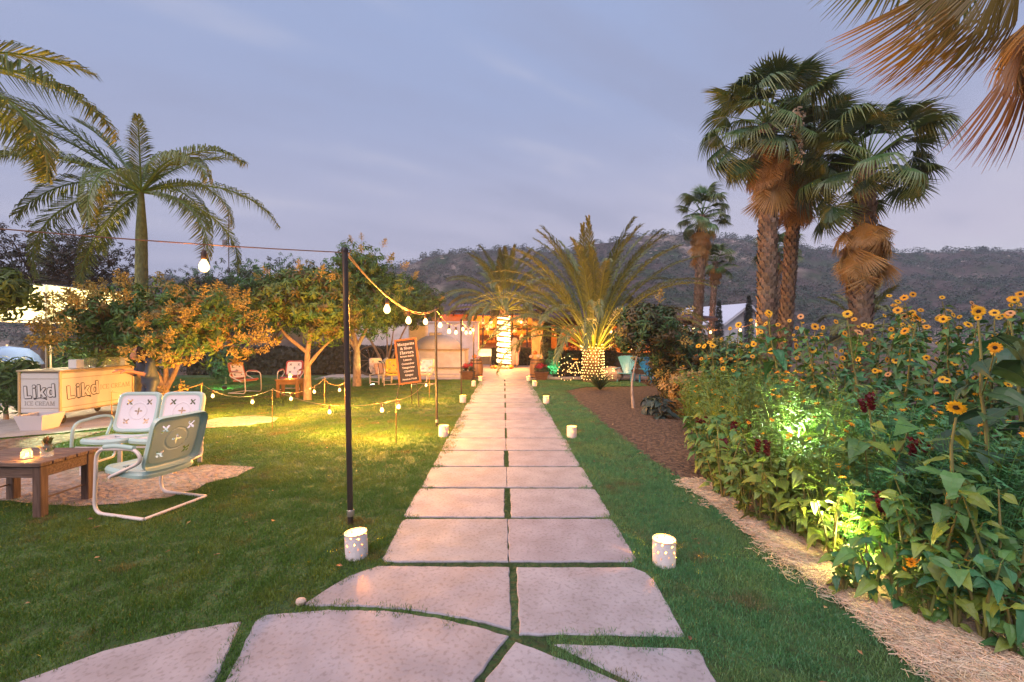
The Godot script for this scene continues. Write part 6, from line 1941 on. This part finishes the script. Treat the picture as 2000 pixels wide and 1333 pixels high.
	for q in [[1196, 745, 0.42, "large pale boulder right of the fairy lit palm"], [1176, 738, 0.3, "smaller pale boulder behind the ornamental grass"]]:
		o = thing("boulder", q[3], "rock", G(q[0], q[1]))
		b = Mb.new()
		blob(b, Vector3(0, q[2] * 0.6, 0), Vector3(q[2], q[2] * 0.75, q[2] * 0.8), lin(0.42, 0.32, 0.28), 14, 9, 0.06)
		part(o, "stone", b.mesh(M.plaster))
	rng.seed = 72
	for q in [[1222, 746, 0.75, "light blue sling garden chair left of the bare sapling", -0.5], [1272, 748, 0.7, "deep blue garden chair right of the bare sapling", 0.6]]:
		o = thing("blue_chair", q[3], "chair", G(q[0], q[1]), q[4], "blue garden chairs behind the sapling")
		var bl := lin(0.10, 0.38, 0.58) if q[4] < 0 else lin(0.03, 0.27, 0.5)
		for k in 5:      # fan of slats
			var a := (k - 2) * 0.22
			one(o, "back_slat", Vector3(sin(a) * 0.42, 0.62, -0.25 - 0.05 * absf(a)), Vector3(0.15, 0.72, 0.02), vary(bl, 0.1), M.paint, 0.006, Basis(Vector3.BACK, -a) * Basis(Vector3.RIGHT, -0.35))
		for k in 5: one(o, "seat_slat", Vector3(0, 0.33 - 0.02 * k, 0.22 - 0.1 * k), Vector3(0.55, 0.02, 0.09), vary(bl, 0.1), M.paint, 0.006)
		for s in [-1.0, 1.0]:
			one(o, "leg", Vector3(s * 0.26, 0.2, 0.2), Vector3(0.05, 0.4, 0.05), bl * 0.7, M.paint)
			one(o, "leg", Vector3(s * 0.26, 0.15, -0.3), Vector3(0.05, 0.3, 0.05), bl * 0.7, M.paint)
			one(o, "armrest", Vector3(s * 0.3, 0.5, 0.0), Vector3(0.09, 0.025, 0.6), bl, M.paint)

func people() -> void:
	rng.seed = 5
	# a woman seen from behind on the terrace
	var sk := lin(0.5, 0.3, 0.2)
	var dress := lin(0.66, 0.45, 0.38)
	var hair := lin(0.5, 0.4, 0.32)
	var o := thing("person", "person in a pale pink dress with long light hair seen from behind on the terrace", "person", X(1006, 24.6), 0.15, "")
	var bones := [
		[Vector3(0, 1.48, 0), Vector3(0, 1.58, 0.01), 0.088, 0.095, hair], [Vector3(0, 1.36, 0), Vector3(0, 1.45, 0), 0.055, 0.055, sk],
		[Vector3(-0.13, 1.3, 0), Vector3(0.13, 1.3, 0), 0.075, 0.075, dress], [Vector3(0, 1.25, 0), Vector3(0, 1.0, 0), 0.14, 0.125, dress], [Vector3(0, 1.0, 0), Vector3(0, 0.82, 0), 0.13, 0.17, dress],
		[Vector3(-0.08, 0.82, 0), Vector3(-0.1, 0.42, 0.02), 0.14, 0.12, dress], [Vector3(0.08, 0.82, 0), Vector3(0.1, 0.42, 0), 0.14, 0.12, dress], [Vector3(-0.1, 0.45, 0.02), Vector3(-0.1, 0.2, 0.02), 0.12, 0.1, dress], [Vector3(0.1, 0.45, 0), Vector3(0.1, 0.2, 0), 0.12, 0.1, dress],
		[Vector3(-0.09, 0.3, 0.02), Vector3(-0.09, 0.08, 0.02), 0.05, 0.035, sk], [Vector3(0.09, 0.3, 0), Vector3(0.09, 0.08, 0), 0.05, 0.035, sk], [Vector3(-0.09, 0.045, 0.02), Vector3(-0.1, 0.04, -0.14), 0.042, 0.032, sk], [Vector3(0.09, 0.045, 0), Vector3(0.1, 0.04, -0.15), 0.042, 0.032, sk],
		[Vector3(-0.19, 1.3, 0), Vector3(-0.26, 1.04, 0.02), 0.05, 0.042, sk], [Vector3(-0.26, 1.04, 0.02), Vector3(-0.22, 0.82, -0.08), 0.04, 0.03, sk], [Vector3(0.19, 1.3, 0), Vector3(0.26, 1.04, 0.02), 0.05, 0.042, sk], [Vector3(0.26, 1.04, 0.02), Vector3(0.24, 0.8, -0.06), 0.04, 0.03, sk]]
	for s in [-1.0, 1.0]:
		var w := Vector3(s * 0.23, 0.81, -0.08)
		bones.push_back([w, w + Vector3(0, -0.07, -0.01), 0.03, 0.03, sk])
		for k in 4: bones.push_back([w + Vector3(s * (k - 1.5) * 0.006, -0.07, -0.02 + k * 0.017), w + Vector3(s * (k - 1.5) * 0.004, -0.15 + absf(k - 1.5) * 0.012, -0.02 + k * 0.013), 0.009, 0.008, sk])
		bones.push_back([w + Vector3(0, -0.04, -0.03), w + Vector3(-s * 0.01, -0.1, -0.06), 0.01, 0.008, sk])
	part(o, "body", body(bones, 0.018, 0.03).mesh(M.skin))
	var hb := Mb.new()
	for i in 240:
		var a := rf(-1.9, 1.9)
		var p0 := Vector3(sin(a) * 0.095, 1.6 + rf(-0.03, 0.07), cos(a) * 0.09)
		var p2 := Vector3(sin(a) * rf(0.13, 0.24), rf(0.98, 1.14), cos(a) * 0.14 + 0.03)
		hb.tube(PackedVector3Array([p0, p0.lerp(p2, 0.4) + Vector3(sin(a), 0.1, cos(a)) * 0.05, p2]), PackedFloat32Array([0.009, 0.011, 0.004]), 4, vary(hair, 0.2), false)
	part(o, "hair", hb.mesh(M.cloth)).set_meta("kind", "stuff")
	# a woman bending over behind the cart
	var sh := lin(0.03, 0.05, 0.085)
	var hd := lin(0.03, 0.018, 0.012)
	var s2 := lin(0.5, 0.24, 0.12)
	o = thing("person", "person with dark hair in a dark blue top bending beside the ice cream cart", "person", X(286, 8.75), -0.5, "")
	bones = [[Vector3(0.0, 1.34, 0.14), Vector3(0.0, 1.24, 0.2), 0.088, 0.062, s2], [Vector3(0, 1.2, 0.06), Vector3(0, 1.3, 0.11), 0.055, 0.055, s2], [Vector3(-0.14, 1.15, 0.03), Vector3(0.14, 1.15, 0.03), 0.075, 0.075, sh], [Vector3(0, 1.1, 0.02), Vector3(0, 0.85, -0.05), 0.15, 0.13, sh], [Vector3(0, 0.85, -0.05), Vector3(0, 0.75, -0.06), 0.13, 0.15, sh],
		[Vector3(-0.09, 0.75, -0.06), Vector3(-0.1, 0.42, 0.0), 0.09, 0.07, sh], [Vector3(0.09, 0.75, -0.06), Vector3(0.1, 0.42, 0.0), 0.09, 0.07, sh], [Vector3(-0.1, 0.42, 0.0), Vector3(-0.1, 0.08, -0.03), 0.065, 0.045, sh], [Vector3(0.1, 0.42, 0.0), Vector3(0.1, 0.08, -0.03), 0.065, 0.045, sh], [Vector3(-0.1, 0.045, -0.03), Vector3(-0.1, 0.04, 0.12), 0.045, 0.035, hd], [Vector3(0.1, 0.045, -0.03), Vector3(0.1, 0.04, 0.12), 0.045, 0.035, hd],
		[Vector3(-0.2, 1.13, 0.03), Vector3(-0.25, 0.9, 0.1), 0.055, 0.045, sh], [Vector3(-0.25, 0.9, 0.1), Vector3(-0.17, 0.98, 0.33), 0.042, 0.03, s2], [Vector3(0.2, 1.13, 0.03), Vector3(0.25, 0.9, 0.1), 0.055, 0.045, sh], [Vector3(0.25, 0.9, 0.1), Vector3(0.17, 0.98, 0.33), 0.042, 0.03, s2],
		[Vector3(0, 1.31, 0.235), Vector3(0, 1.27, 0.262), 0.014, 0.016, s2], [Vector3(-0.03, 1.345, 0.215), Vector3(-0.025, 1.345, 0.217), 0.013, 0.013, hd], [Vector3(0.03, 1.345, 0.215), Vector3(0.025, 1.345, 0.217), 0.013, 0.013, hd], [Vector3(-0.022, 1.225, 0.252), Vector3(0.022, 1.225, 0.252), 0.01, 0.01, lin(0.35, 0.09, 0.07)], [Vector3(-0.088, 1.32, 0.15), Vector3(-0.088, 1.28, 0.16), 0.02, 0.015, s2], [Vector3(0.088, 1.32, 0.15), Vector3(0.088, 1.28, 0.16), 0.02, 0.015, s2]]
	for s in [-1.0, 1.0]:
		var w := Vector3(s * 0.165, 0.985, 0.36)
		bones.push_back([Vector3(s * 0.17, 0.98, 0.33), w + Vector3(0, 0, 0.04), 0.03, 0.032, s2])
		for k in 4: bones.push_back([w + Vector3((k - 1.5) * 0.018, 0.0, 0.05), w + Vector3((k - 1.5) * 0.016, -0.03, 0.12 - absf(k - 1.5) * 0.012), 0.009, 0.008, s2])
		bones.push_back([w + Vector3(-s * 0.03, 0, 0.01), w + Vector3(-s * 0.05, -0.02, 0.06), 0.01, 0.009, s2])
	part(o, "body", body(bones, 0.016, 0.03).mesh(M.skin))
	hb = Mb.new()
	for i in 200:
		var a := rf(0.9, TAU - 0.9)
		var p0 := Vector3(sin(a) * 0.05, 1.445, 0.13 + cos(a) * 0.05)
		var p2 := Vector3(sin(a) * rf(0.09, 0.14), rf(1.1, 1.2), 0.1 + cos(a) * 0.12)
		hb.tube(PackedVector3Array([p0, Vector3(sin(a) * 0.115, 1.36, 0.13 + cos(a) * 0.115), p2]), PackedFloat32Array([0.01, 0.012, 0.005]), 4, vary(hd, 0.2), false)
	part(o, "hair", hb.mesh(M.cloth)).set_meta("kind", "stuff")

func front(d: float) -> float:
	return 2.18 + maxf(0.0, 3.6 - d) * 0.22 if d < 4.8 else 2.12 + (d - 4.8) * 0.35

func garden() -> void:
	M.marigold = [bloom(0.035, 9, 0.3, lin(0.85, 0.30, 0.012), lin(0.6, 0.12, 0.01), lin(0.45, 0.15, 0.01), 0.5), bloom(0.032, 10, 0.3, lin(0.85, 0.42, 0.015), lin(0.7, 0.25, 0.01), lin(0.5, 0.2, 0.01), 0.6)]
	var b := Mb.new()
	for i in 90:          # the velvety comb of a cockscomb flower
		var a := rf(0, TAU)
		var h := rf(0.0, 1.0)
		var p := Vector3(cos(a) * 0.028 * (0.3 + h), 0.10 * h, sin(a) * 0.014 * (0.3 + h))
		var d := Vector3(rf(-1, 1), rf(0, 1.3), rf(-1, 1)).normalized() * 0.02
		var w := d.cross(Vector3(rf(-1, 1), 1, rf(-1, 1))).normalized() * 0.008
		b.quad(p - w, p + w, p + d + w, p + d - w, vary(lin(0.11, 0.004, 0.009), 0.3))
	M.comb = b.mesh(M.petal)
	var deep := lin(0.045, 0.16, 0.06)
	var mid := lin(0.085, 0.2, 0.05)
	var blue := lin(0.08, 0.2, 0.085)
	var lime := lin(0.18, 0.25, 0.035)
	rng.seed = 300
	var r := RandomNumberGenerator.new()
	r.seed = 41
	# sunflowers: from the far left end of the bed to the near right
	var made: Array = []
	for i in 58:
		var d := 0.0
		var u := 1310.0 + 720.0 * (i + r.randf_range(0.1, 0.9)) / 58.0
		for k in 60:
			d = r.randf_range(4.1, 11.5)
			if (u - 1000.0) / F * d > front(d) + 0.45 and (u < 1700 or d < 8.5): break
		if (u - 1000.0) / F * d < front(d) + 0.3: continue
		made.push_back([u, d])
	for i in made.size():
		var u: float = made[i][0]
		var d: float = made[i][1]
		var w := lerpf(655.0, 628.0, smoothstep(1310, 1480, u)) if u < 1640 else lerpf(628.0, 588.0, smoothstep(1640, 1780, u))
		w += r.randf_range(-8, 44)
		var tall := clampf(1.6 + (662.0 - w) * d / F, 1.35, 2.45)
		var heads := r.randi_range(3, 6) if r.randf() < 0.7 else 2
		sunflower("%s sunflower from the left of the bed, with %s yellow heads" % [nth(i), ["two", "three", "four", "five", "six"][heads - 2]], X(u, d), tall, heads, int(tall * 27), false, 1000 + i, [deep, mid, blue, mid, lin(0.12, 0.18, 0.04)], 0.8)
	# feathery plants in front of them
	for i in 104:
		var u := 1345.0 + 650.0 * (i + r.randf_range(0.1, 0.9)) / 104.0
		var d := 0.0
		for k in 60:
			d = r.randf_range(2.9, 9.0)
			var x := (u - 1000.0) / F * d
			if x > front(d) + 0.12 and x < front(d) + 1.7: break
		var tall := r.randf_range(0.75, 1.35) * (1.0 if d > 3.6 else 0.8)
		var kind := 0 if u < 1640 else (1 if r.randf() < 0.7 else 2)
		var fl := r.randi_range(1, 5) if kind == 0 or r.randf() < 0.4 else 0
		cosmos_plant("%s feathery plant from the left of the bed, %s" % [nth(i), "with orange blooms" if fl else "green without blooms"], X(u, d), tall, fl, kind, 2000 + i)
	# leafy plants along the straw
	for i in 52:
		var d := lerpf(5.8, 2.35, pow((i + 0.5) / 52.0, 0.8))
		var x := front(d) + r.randf_range(-0.1, 0.32)
		var combs := r.randi_range(1, 2) if r.randf() < 0.13 else 0
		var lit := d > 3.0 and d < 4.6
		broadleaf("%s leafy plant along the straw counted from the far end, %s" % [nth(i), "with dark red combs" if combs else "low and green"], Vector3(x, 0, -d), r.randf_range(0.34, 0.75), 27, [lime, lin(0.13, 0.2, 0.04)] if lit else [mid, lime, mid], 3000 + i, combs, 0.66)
	for q in [[1706, 3.35, 1.02, "cockscomb plant with a tall dark red comb in the middle of the bed"], [1812, 3.1, 0.72, "cockscomb plant with low dark red combs near the big sunflower leaves"], [1375, 5.3, 0.62, "cockscomb plant with red combs at the far corner of the straw"]]:
		broadleaf(q[3], X(q[0], q[1]), q[2], 15, [mid, lime], 3100 + int(q[0]), 2, 1.0)
	# the near plants at the right edge
	sunflower("near sunflower with very large drooping leaves at the right edge", X(1935, 3.0), 1.75, 2, 17, true, 4001, [lin(0.045, 0.095, 0.05), lin(0.05, 0.105, 0.035)], 1.75, Vector3(-0.6, 0.2, 0.7), 0.72)
	sunflower("second near sunflower with large leaves behind the right edge", X(2010, 3.3), 1.75, 2, 16, true, 4002, [lin(0.045, 0.095, 0.05), deep], 1.6, Vector3(-0.6, 0.2, 0.7), 0.72)
	sunflower("old sunflower with a thick yellow stalk and hanging leaves near the bottom right", X(1850, 2.62), 1.15, 1, 20, true, 4003, [lime, mid, lin(0.06, 0.12, 0.03)], 1.05, Vector3(-0.4, -0.6, 0.6))
	sunflower("leafy headless sunflower stem in front of the spotlight", X(1730, 3.45), 1.1, 0, 17, true, 4004, [lime, mid], 1.0)
	sunflower("short leafy sunflower stem left of the spotlight", X(1590, 3.75), 0.95, 0, 15, true, 4005, [lime, mid], 0.95)
	for i in 7: broadleaf("%s low weed on the straw at the bottom right from the left" % nth(i), X(1650 + i * 55, 2.75 - 0.09 * i), 0.3 + 0.06 * (i % 3), 18, [mid, lime, deep], 3200 + i, 0, 0.75)
	for i in 6: cosmos_plant("%s small marigold at the bottom right corner from the left" % nth(i), X(1790 + i * 42, 2.5 + 0.12 * (i % 3)), 0.34, 3, 0, 2200 + i)
	# white flowers caught by the cool flood
	var wf := bloom(0.016, 6, 0.3, lin(0.75, 0.78, 0.7), lin(0.7, 0.75, 0.6), lin(0.5, 0.5, 0.2), 0.2)
	rng.seed = 81
	for k in 3:
		var o := thing("white_flower_bush", ["left", "middle", "right"][k] + " bush of tiny white flowers glowing in the middle of the bed", "flowering plant", X([1512, 1572, 1632][k], [4.5, 4.35, 4.6][k]), 0.0, "white flower bushes")
		var fol := Mb.new()
		fol.add(feathery[k], Transform3D(Basis.IDENTITY.scaled(Vector3(0.7, 0.62, 0.7)), Vector3.ZERO), lin(0.06, 0.11, 0.04))
		part(o, "foliage", fol.mesh(M.leaf)).set_meta("kind", "stuff")
		for i in 34:
			var q := Vector3(rf(-0.26, 0.26), rf(0.42, 0.68), rf(-0.15, 0.25))
			part(o, "flower", wf, q, aim(Vector3(rf(-0.6, 0.6), rf(0.2, 1), 1.0), rf(0, 6)).scaled(Vector3.ONE * rf(0.7, 1.2)))
	# garden floods
	for q in [[1660, 3.02, Color(1, 0.93, 0.55), 1.8, "small ground spotlight glowing yellow among low leaves", 0.13], [1560, 4.0, Color(0.9, 1, 0.85), 2.2, "small spotlight shining cold white on white flowers", 0.62], [1420, 6.0, WARM, 0.5, "small warm ground spotlight hidden in the middle of the bed", 0.1]]:
		var at := X(q[0], q[1], 0.0)
		var o := thing("garden_spotlight", q[4], "spotlight", at)
		rod(o, "spike", [Vector3(0, -0.05, 0), Vector3(0, 0.05, 0)], 0.012, lin(0.03, 0.03, 0.03), M.black)
		var hd := turned(o, "housing", [Vector2(0.02, -0.04), Vector2(0.038, -0.03), Vector2(0.042, 0.05), Vector2(0.038, 0.05), Vector2(0.034, 0.035)], lin(0.03, 0.03, 0.03), M.black, Vector3(0, q[5], 0), 16)
		hd.basis = Basis(Vector3.RIGHT, -0.5)
		var lens := turned(o, "lens", [Vector2(0.036, 0.036), Vector2(0.02, 0.043), Vector2(0.001, 0.045)], lin(1, 1, 1), M.cool if q[3] > 2.0 else M.flame, Vector3(0, q[5], 0), 16)
		lens.basis = hd.basis
		spot(at + Vector3(0, q[5], 0) + hd.basis.y * 0.055, at + Vector3(0, q[5], 0) + hd.basis.y * 2.0, q[3] * 1.6, q[2], 62.0, 0.9)
		lamp(at + Vector3(0.0, q[5] + 0.12, 0.06), q[3] * (0.4 if q[3] > 2.0 else 0.15), q[2], 0.03)
	# sapling, yellowing shrub, blue green plant
	var g3 := lin(0.05, 0.12, 0.035)
	tree("sapling", "young tree with a bare bent pale stem in the dug earth", X(1238, 10.2), [[Vector3(0, -0.05, 0), Vector3(-0.06, 0.55, 0), Vector3(0.1, 1.3, 0), Vector3(0.35, 2.0, 0)], [Vector3(0.06, 1.15, 0), Vector3(0.25, 1.35, 0), Vector3(0.6, 1.7, 0)]], 0.035, Vector3(0.38, 1.72, 0), Vector3(0.75, 0.62, 0.6), 620, [g3, lin(0.05, 0.08, 0.025), lin(0.1, 0.075, 0.03)], 5, 121, M.sprig_mesh, lin(0.42, 0.33, 0.28), 0.3)
	tree("yellowing_shrub", "low yellowing shrub at the edge of the dug earth", X(1338, 9.3), [[Vector3(0, -0.05, 0), Vector3(0, 0.3, 0), Vector3(0.1, 0.6, 0)]], 0.02, Vector3(0.05, 0.42, 0), Vector3(0.55, 0.5, 0.45), 560, [lin(0.32, 0.19, 0.05), lin(0.24, 0.16, 0.045), lin(0.36, 0.23, 0.07)], 0, 122, M.sprig_small, lin(0.3, 0.2, 0.1), 0.2)
	tree("garden_shrub", "dark mixed shrub behind the yellowing one", X(1318, 11.2), [[Vector3(0, -0.05, 0), Vector3(0, 0.4, 0), Vector3(0.1, 1.0, 0)]], 0.03, Vector3(0.1, 0.95, 0), Vector3(0.8, 0.95, 0.6), 800, [g3, lin(0.06, 0.08, 0.025), lin(0.14, 0.1, 0.035)], 6, 123, M.sprig_mesh, lin(0.3, 0.22, 0.15), 0.3)
	tree("garden_shrub", "green bush at the far left end of the sunflowers", X(1395, 12.5), [[Vector3(0, -0.05, 0), Vector3(0, 0.4, 0), Vector3(0.1, 0.9, 0)]], 0.03, Vector3(0.1, 0.8, 0), Vector3(1.2, 0.8, 0.7), 800, [g3, lin(0.05, 0.09, 0.03), lin(0.08, 0.1, 0.03)], 0, 124, M.sprig_mesh, lin(0.3, 0.22, 0.15), 0.3)
	for q in [[1268, 9.4, "spreading blue green leafy plant at the edge of the dug earth"], [1292, 8.9, "smaller blue green leafy plant next to the yellowing shrub"]]:
		broadleaf(q[2], X(q[0], q[1]), 0.36, 30, [lin(0.05, 0.075, 0.07), lin(0.04, 0.065, 0.055)], 3300 + int(q[0]), 0, 1.5)
	rng.seed = 90
	for q in [[1404, 40.0, 4.9, "slender dark cypress before the white house"], [1463, 42.0, 5.6, "slender dark cypress right of the white house"]]:
		var o := thing("cypress", q[3], "tree", X(q[0], q[1]), 0.0, "cypresses by the white house")
		rod(o, "trunk", [Vector3(0, -0.1, 0), Vector3(0, q[2] * 0.6, 0)], 0.1, lin(0.12, 0.08, 0.05), M.bark)
		var at: Array = []
		var tint: Array = []
		for i in 700:
			var t := rf(0.05, 1.0)
			var a := rf(0, TAU)
			var rr := 0.48 * pow(1.0 - t, 0.6) * minf(1.0, t * 6.0) * rf(0.6, 1.0)
			at.push_back(Transform3D(aim(Vector3(cos(a) * 0.5, 1, sin(a) * 0.5), rf(0, 6)).scaled(Vector3.ONE * 1.6), Vector3(cos(a) * rr, q[2] * t, sin(a) * rr)))
			tint.push_back(vary(lin(0.025, 0.038, 0.018), 0.3))
		many(o, "foliage", M.sprig_small, at, tint)
	var sp := sagging(X(1330, 13.0, 2.1), X(1500, 12.0, 2.2), 0.3)
	var bl: Array = []
	for x in [0.16, 0.36, 0.7, 0.88]:
		var q := cable_at(sp, x)
		bl.push_back([q - Vector3(0, 0.12, 0), q])
	light_string("garden_bulb_string", "string of bulbs hanging above the far sunflowers before the white house", [sp], bl, 0.6, 0.004, lin(0.2, 0.12, 0.06), 1.0)
	for q in [[1330, 13.0, "left"], [1500, 12.0, "right"]]: 
		var o := thing("bulb_post", "thin dark post at the %s end of the bulb string above the sunflowers" % q[2], "post", X(q[0], q[1]))
		rod(o, "rod", [Vector3(0, -0.05, 0), Vector3(0, 2.22, 0)], 0.016, lin(0.06, 0.05, 0.04), M.black)

	# palms on the right
	rng.seed = 201
	fan_palm("tallest fan palm, thick scaly trunk and brown skirt, on the right", X(1494, 12.0), 7.4, 0.25, 0.2, 1.02, 46, 1.5, -0.6, true, Vector3(0.08, 0, 0))
	fan_palm("fan palm with a thinner trunk close behind the tallest one", X(1524, 13.4), 7.2, 0.19, 0.16, 1.0, 40, 1.5, -0.7, false, Vector3(0.5, 0, 0))
	fan_palm("second tall fan palm with wide bell shaped skirt, right of the pair", X(1672, 11.0), 5.95, 0.27, 0.2, 1.0, 40, 1.6, -0.55, false, Vector3(0.25, 0, 0), 1.1)
	fan_palm("small slender fan palm left of the tall pair, before the hill", X(1356, 19.0), 6.9, 0.2, 0.17, 0.72, 34, 1.5, -0.5, false, Vector3(0.35, 0, 0), 0.5)
	fan_palm("smallest fan palm, low crown beside the slender one", X(1384, 23.0), 5.6, 0.15, 0.12, 0.6, 30, 0.7, -0.5, false, Vector3(0.35, 0, 0))
	fan_palm("low fan palm half hidden behind the twin trunks", X(1516, 21.0), 5.7, 0.17, 0.15, 0.66, 30, 0.5, -0.6)
	var nb := X(2075, 5.4)
	var o := fan_palm("nearest fan palm beyond the right edge whose fronds hang into the top corner", nb, 6.35, 0.26, 0.22, 1.0, 8, 0.5, 0.5)
	rng.seed = 207
	var ctr := nb + Vector3(0, 6.4, 0)
	for q in [[1905, -80, 5.1, -0.42, -1.0, 0.0, 1.5, 0], [1965, -95, 4.8, -0.12, -1.0, 0.1, 1.5, 0], [1985, -60, 5.2, 0.05, -1.0, 0.1, 1.15, 0], [1770, -130, 5.6, -0.75, -0.6, 0.0, 1.1, 1], [2010, 30, 5.5, -0.06, -1.0, 0.05, 1.8, 2], [2060, 60, 5.2, 0.1, -1.0, 0.2, 1.3, 2], [1890, -150, 5.9, -0.35, -0.8, -0.4, 1.2, 1], [2150, -40, 5.0, 0.4, -0.9, 0.2, 1.2, 0], [2200, -160, 5.6, 0.9, -0.2, 0.1, 1.1, 1]]:
		var ap := P(q[0], q[1], q[2])
		var fb := Mb.new()
		fb.tube(PackedVector3Array([ctr, ctr.lerp(ap, 0.5) + Vector3(0, 0.22, 0), ap]), PackedFloat32Array([0.03, 0.018, 0.012]), 6, lin(0.3, 0.24, 0.08), false)
		var g: Color = [lin(0.27, 0.2, 0.04), lin(0.12, 0.18, 0.05), lin(0.34, 0.15, 0.035)][q[7]]
		var d := Vector3(q[3], q[4], q[5]).normalized()
		var zz := (Vector3(0.25, 0.1, 1) - d * Vector3(0.25, 0.1, 1).dot(d)).normalized()
		fb.add(fan_blade(0.05, q[6], [38, 38, 26][q[7]], [0.6, 1.2, 0.35][q[7]], [0.5, 0.5, 0.2][q[7]], vary(g, 0.2), g * lin(1.5, 1.2, 1.2), 0.034), Transform3D(Basis(d.cross(zz), d, zz), ap))
		var fr := part(o, "frond", fb.mesh(M.palm), -nb)
		fr.name = "frond" if fr.name == "frond" else fr.name
	date_palm("small pale feather palm half hidden behind the second tall trunk", X(1684, 19.0), 2.2, 0.2, 2.0, 20, 64, -0.6)

func _ready() -> void:
	var cam := Camera3D.new()
	cam.name = "camera"
	cam.position = Vector3(0, EYE, 0)
	cam.rotation.x = -atan(4.5 / F)
	cam.fov = rad_to_deg(2.0 * atan(666.5 / F))
	cam.near = 0.05; cam.far = 1500.0
	add_child(cam)
	var env := Environment.new()
	env.background_mode = Environment.BG_SKY
	var sky := Sky.new()
	var pm := PanoramaSkyMaterial.new()
	pm.panorama = sky_tex()
	sky.sky_material = pm
	env.sky = sky
	env.background_energy_multiplier = 0.66
	env.tonemap_mode = Environment.TONE_MAPPER_LINEAR
	env.tonemap_exposure = 1.47
	env.fog_enabled = true; env.fog_density = 0.0009; env.fog_light_color = Color(0.9, 0.94, 1.0)
	env.sdfgi_enabled = true; env.ssao_enabled = true; env.ssil_enabled = true
	var we := WorldEnvironment.new()
	we.name = "surroundings"; we.environment = env
	add_child(we)
	var sun := DirectionalLight3D.new()        # the wide afterglow behind the camera
	sun.name = "afterglow"
	sun.light_energy = 0.72; sun.light_color = Color(1, 0.92, 0.93); sun.light_angular_distance = 60.0
	sun.shadow_enabled = true
	add_child(sun)
	sun.basis = Basis.looking_at(Vector3(0.35, -0.75, -0.6).normalized())
	rng.seed = 7
	materials()
	bulb_meshes()
	setting()
	rng.seed = 20
	buildings()
	rng.seed = 21
	left_side()
	far_end()
	M.tan_fan = fan_leaf(0.95, 1.0, 46, 1.75, 1.25, lin(0.14, 0.085, 0.02), lin(0.26, 0.12, 0.03))
	garden()
	rng.seed = 400
	walk_lanterns()
	people()
	# floods that wash the lawn and the trees on the left
	rng.seed = 401
	var fl := [[-70, 802, 7.2, Color(0.85, 1.0, 0.78), 18.0, Vector3(-4.6, 0.0, -7.2), "flood lamp on a short stake beside the ice cream cart", 1.1, 30.0], [438, 764, 0.0, Color(0.6, 1.0, 0.75), 2.5, X(445, 15.7, 0.8), "small flood lamp left of the rust red chair", 0.12, 45.0], [727, 757, 0.0, Color(0.9, 1.0, 0.6), 1.6, X(697, 14.8, 2.4), "small flood lamp at the foot of the straight trunked tree", 0.1, 40.0]]
	fl.push_back([-40, 830, 7.0, Color(1.0, 0.78, 0.3), 16.0, Vector3(-7.6, 5.2, -5.6), "warm flood lamp aimed up at the overhanging palm frond", 0.15, 38.0])
	fl.push_back([205, 800, 11.6, Color(1.0, 0.8, 0.32), 16.0, Vector3(-9.2, 5.2, -10.9), "warm flood lamp aimed up at the feather palm", 0.12, 40.0])
	for f in fl:
		var at := G(f[0], f[1], 0.0) if f[2] == 0.0 else X(f[0], f[2])
		var o := thing("flood_lamp", f[6], "flood lamp", at)
		var hh := at + Vector3(0, f[7], 0)
		rod(o, "stake", [Vector3(0, -0.05, 0), Vector3(0, f[7], 0)], 0.012, lin(0.03, 0.03, 0.03), M.black)
		var dd: Vector3 = (f[5] - hh).normalized()
		one(o, "housing", Vector3(0, f[7], 0) - dd * 0.045, Vector3(0.12, 0.1, 0.07), lin(0.04, 0.04, 0.04), M.black, 0.008, Basis.looking_at(dd))
		one(o, "lens", Vector3(0, f[7], 0) - dd * 0.004, Vector3(0.1, 0.08, 0.01), lin(1, 1, 1), M.cool, 0.002, Basis.looking_at(dd))
		spot(hh + dd * 0.02, f[5], f[4], f[3], f[8], 0.5)
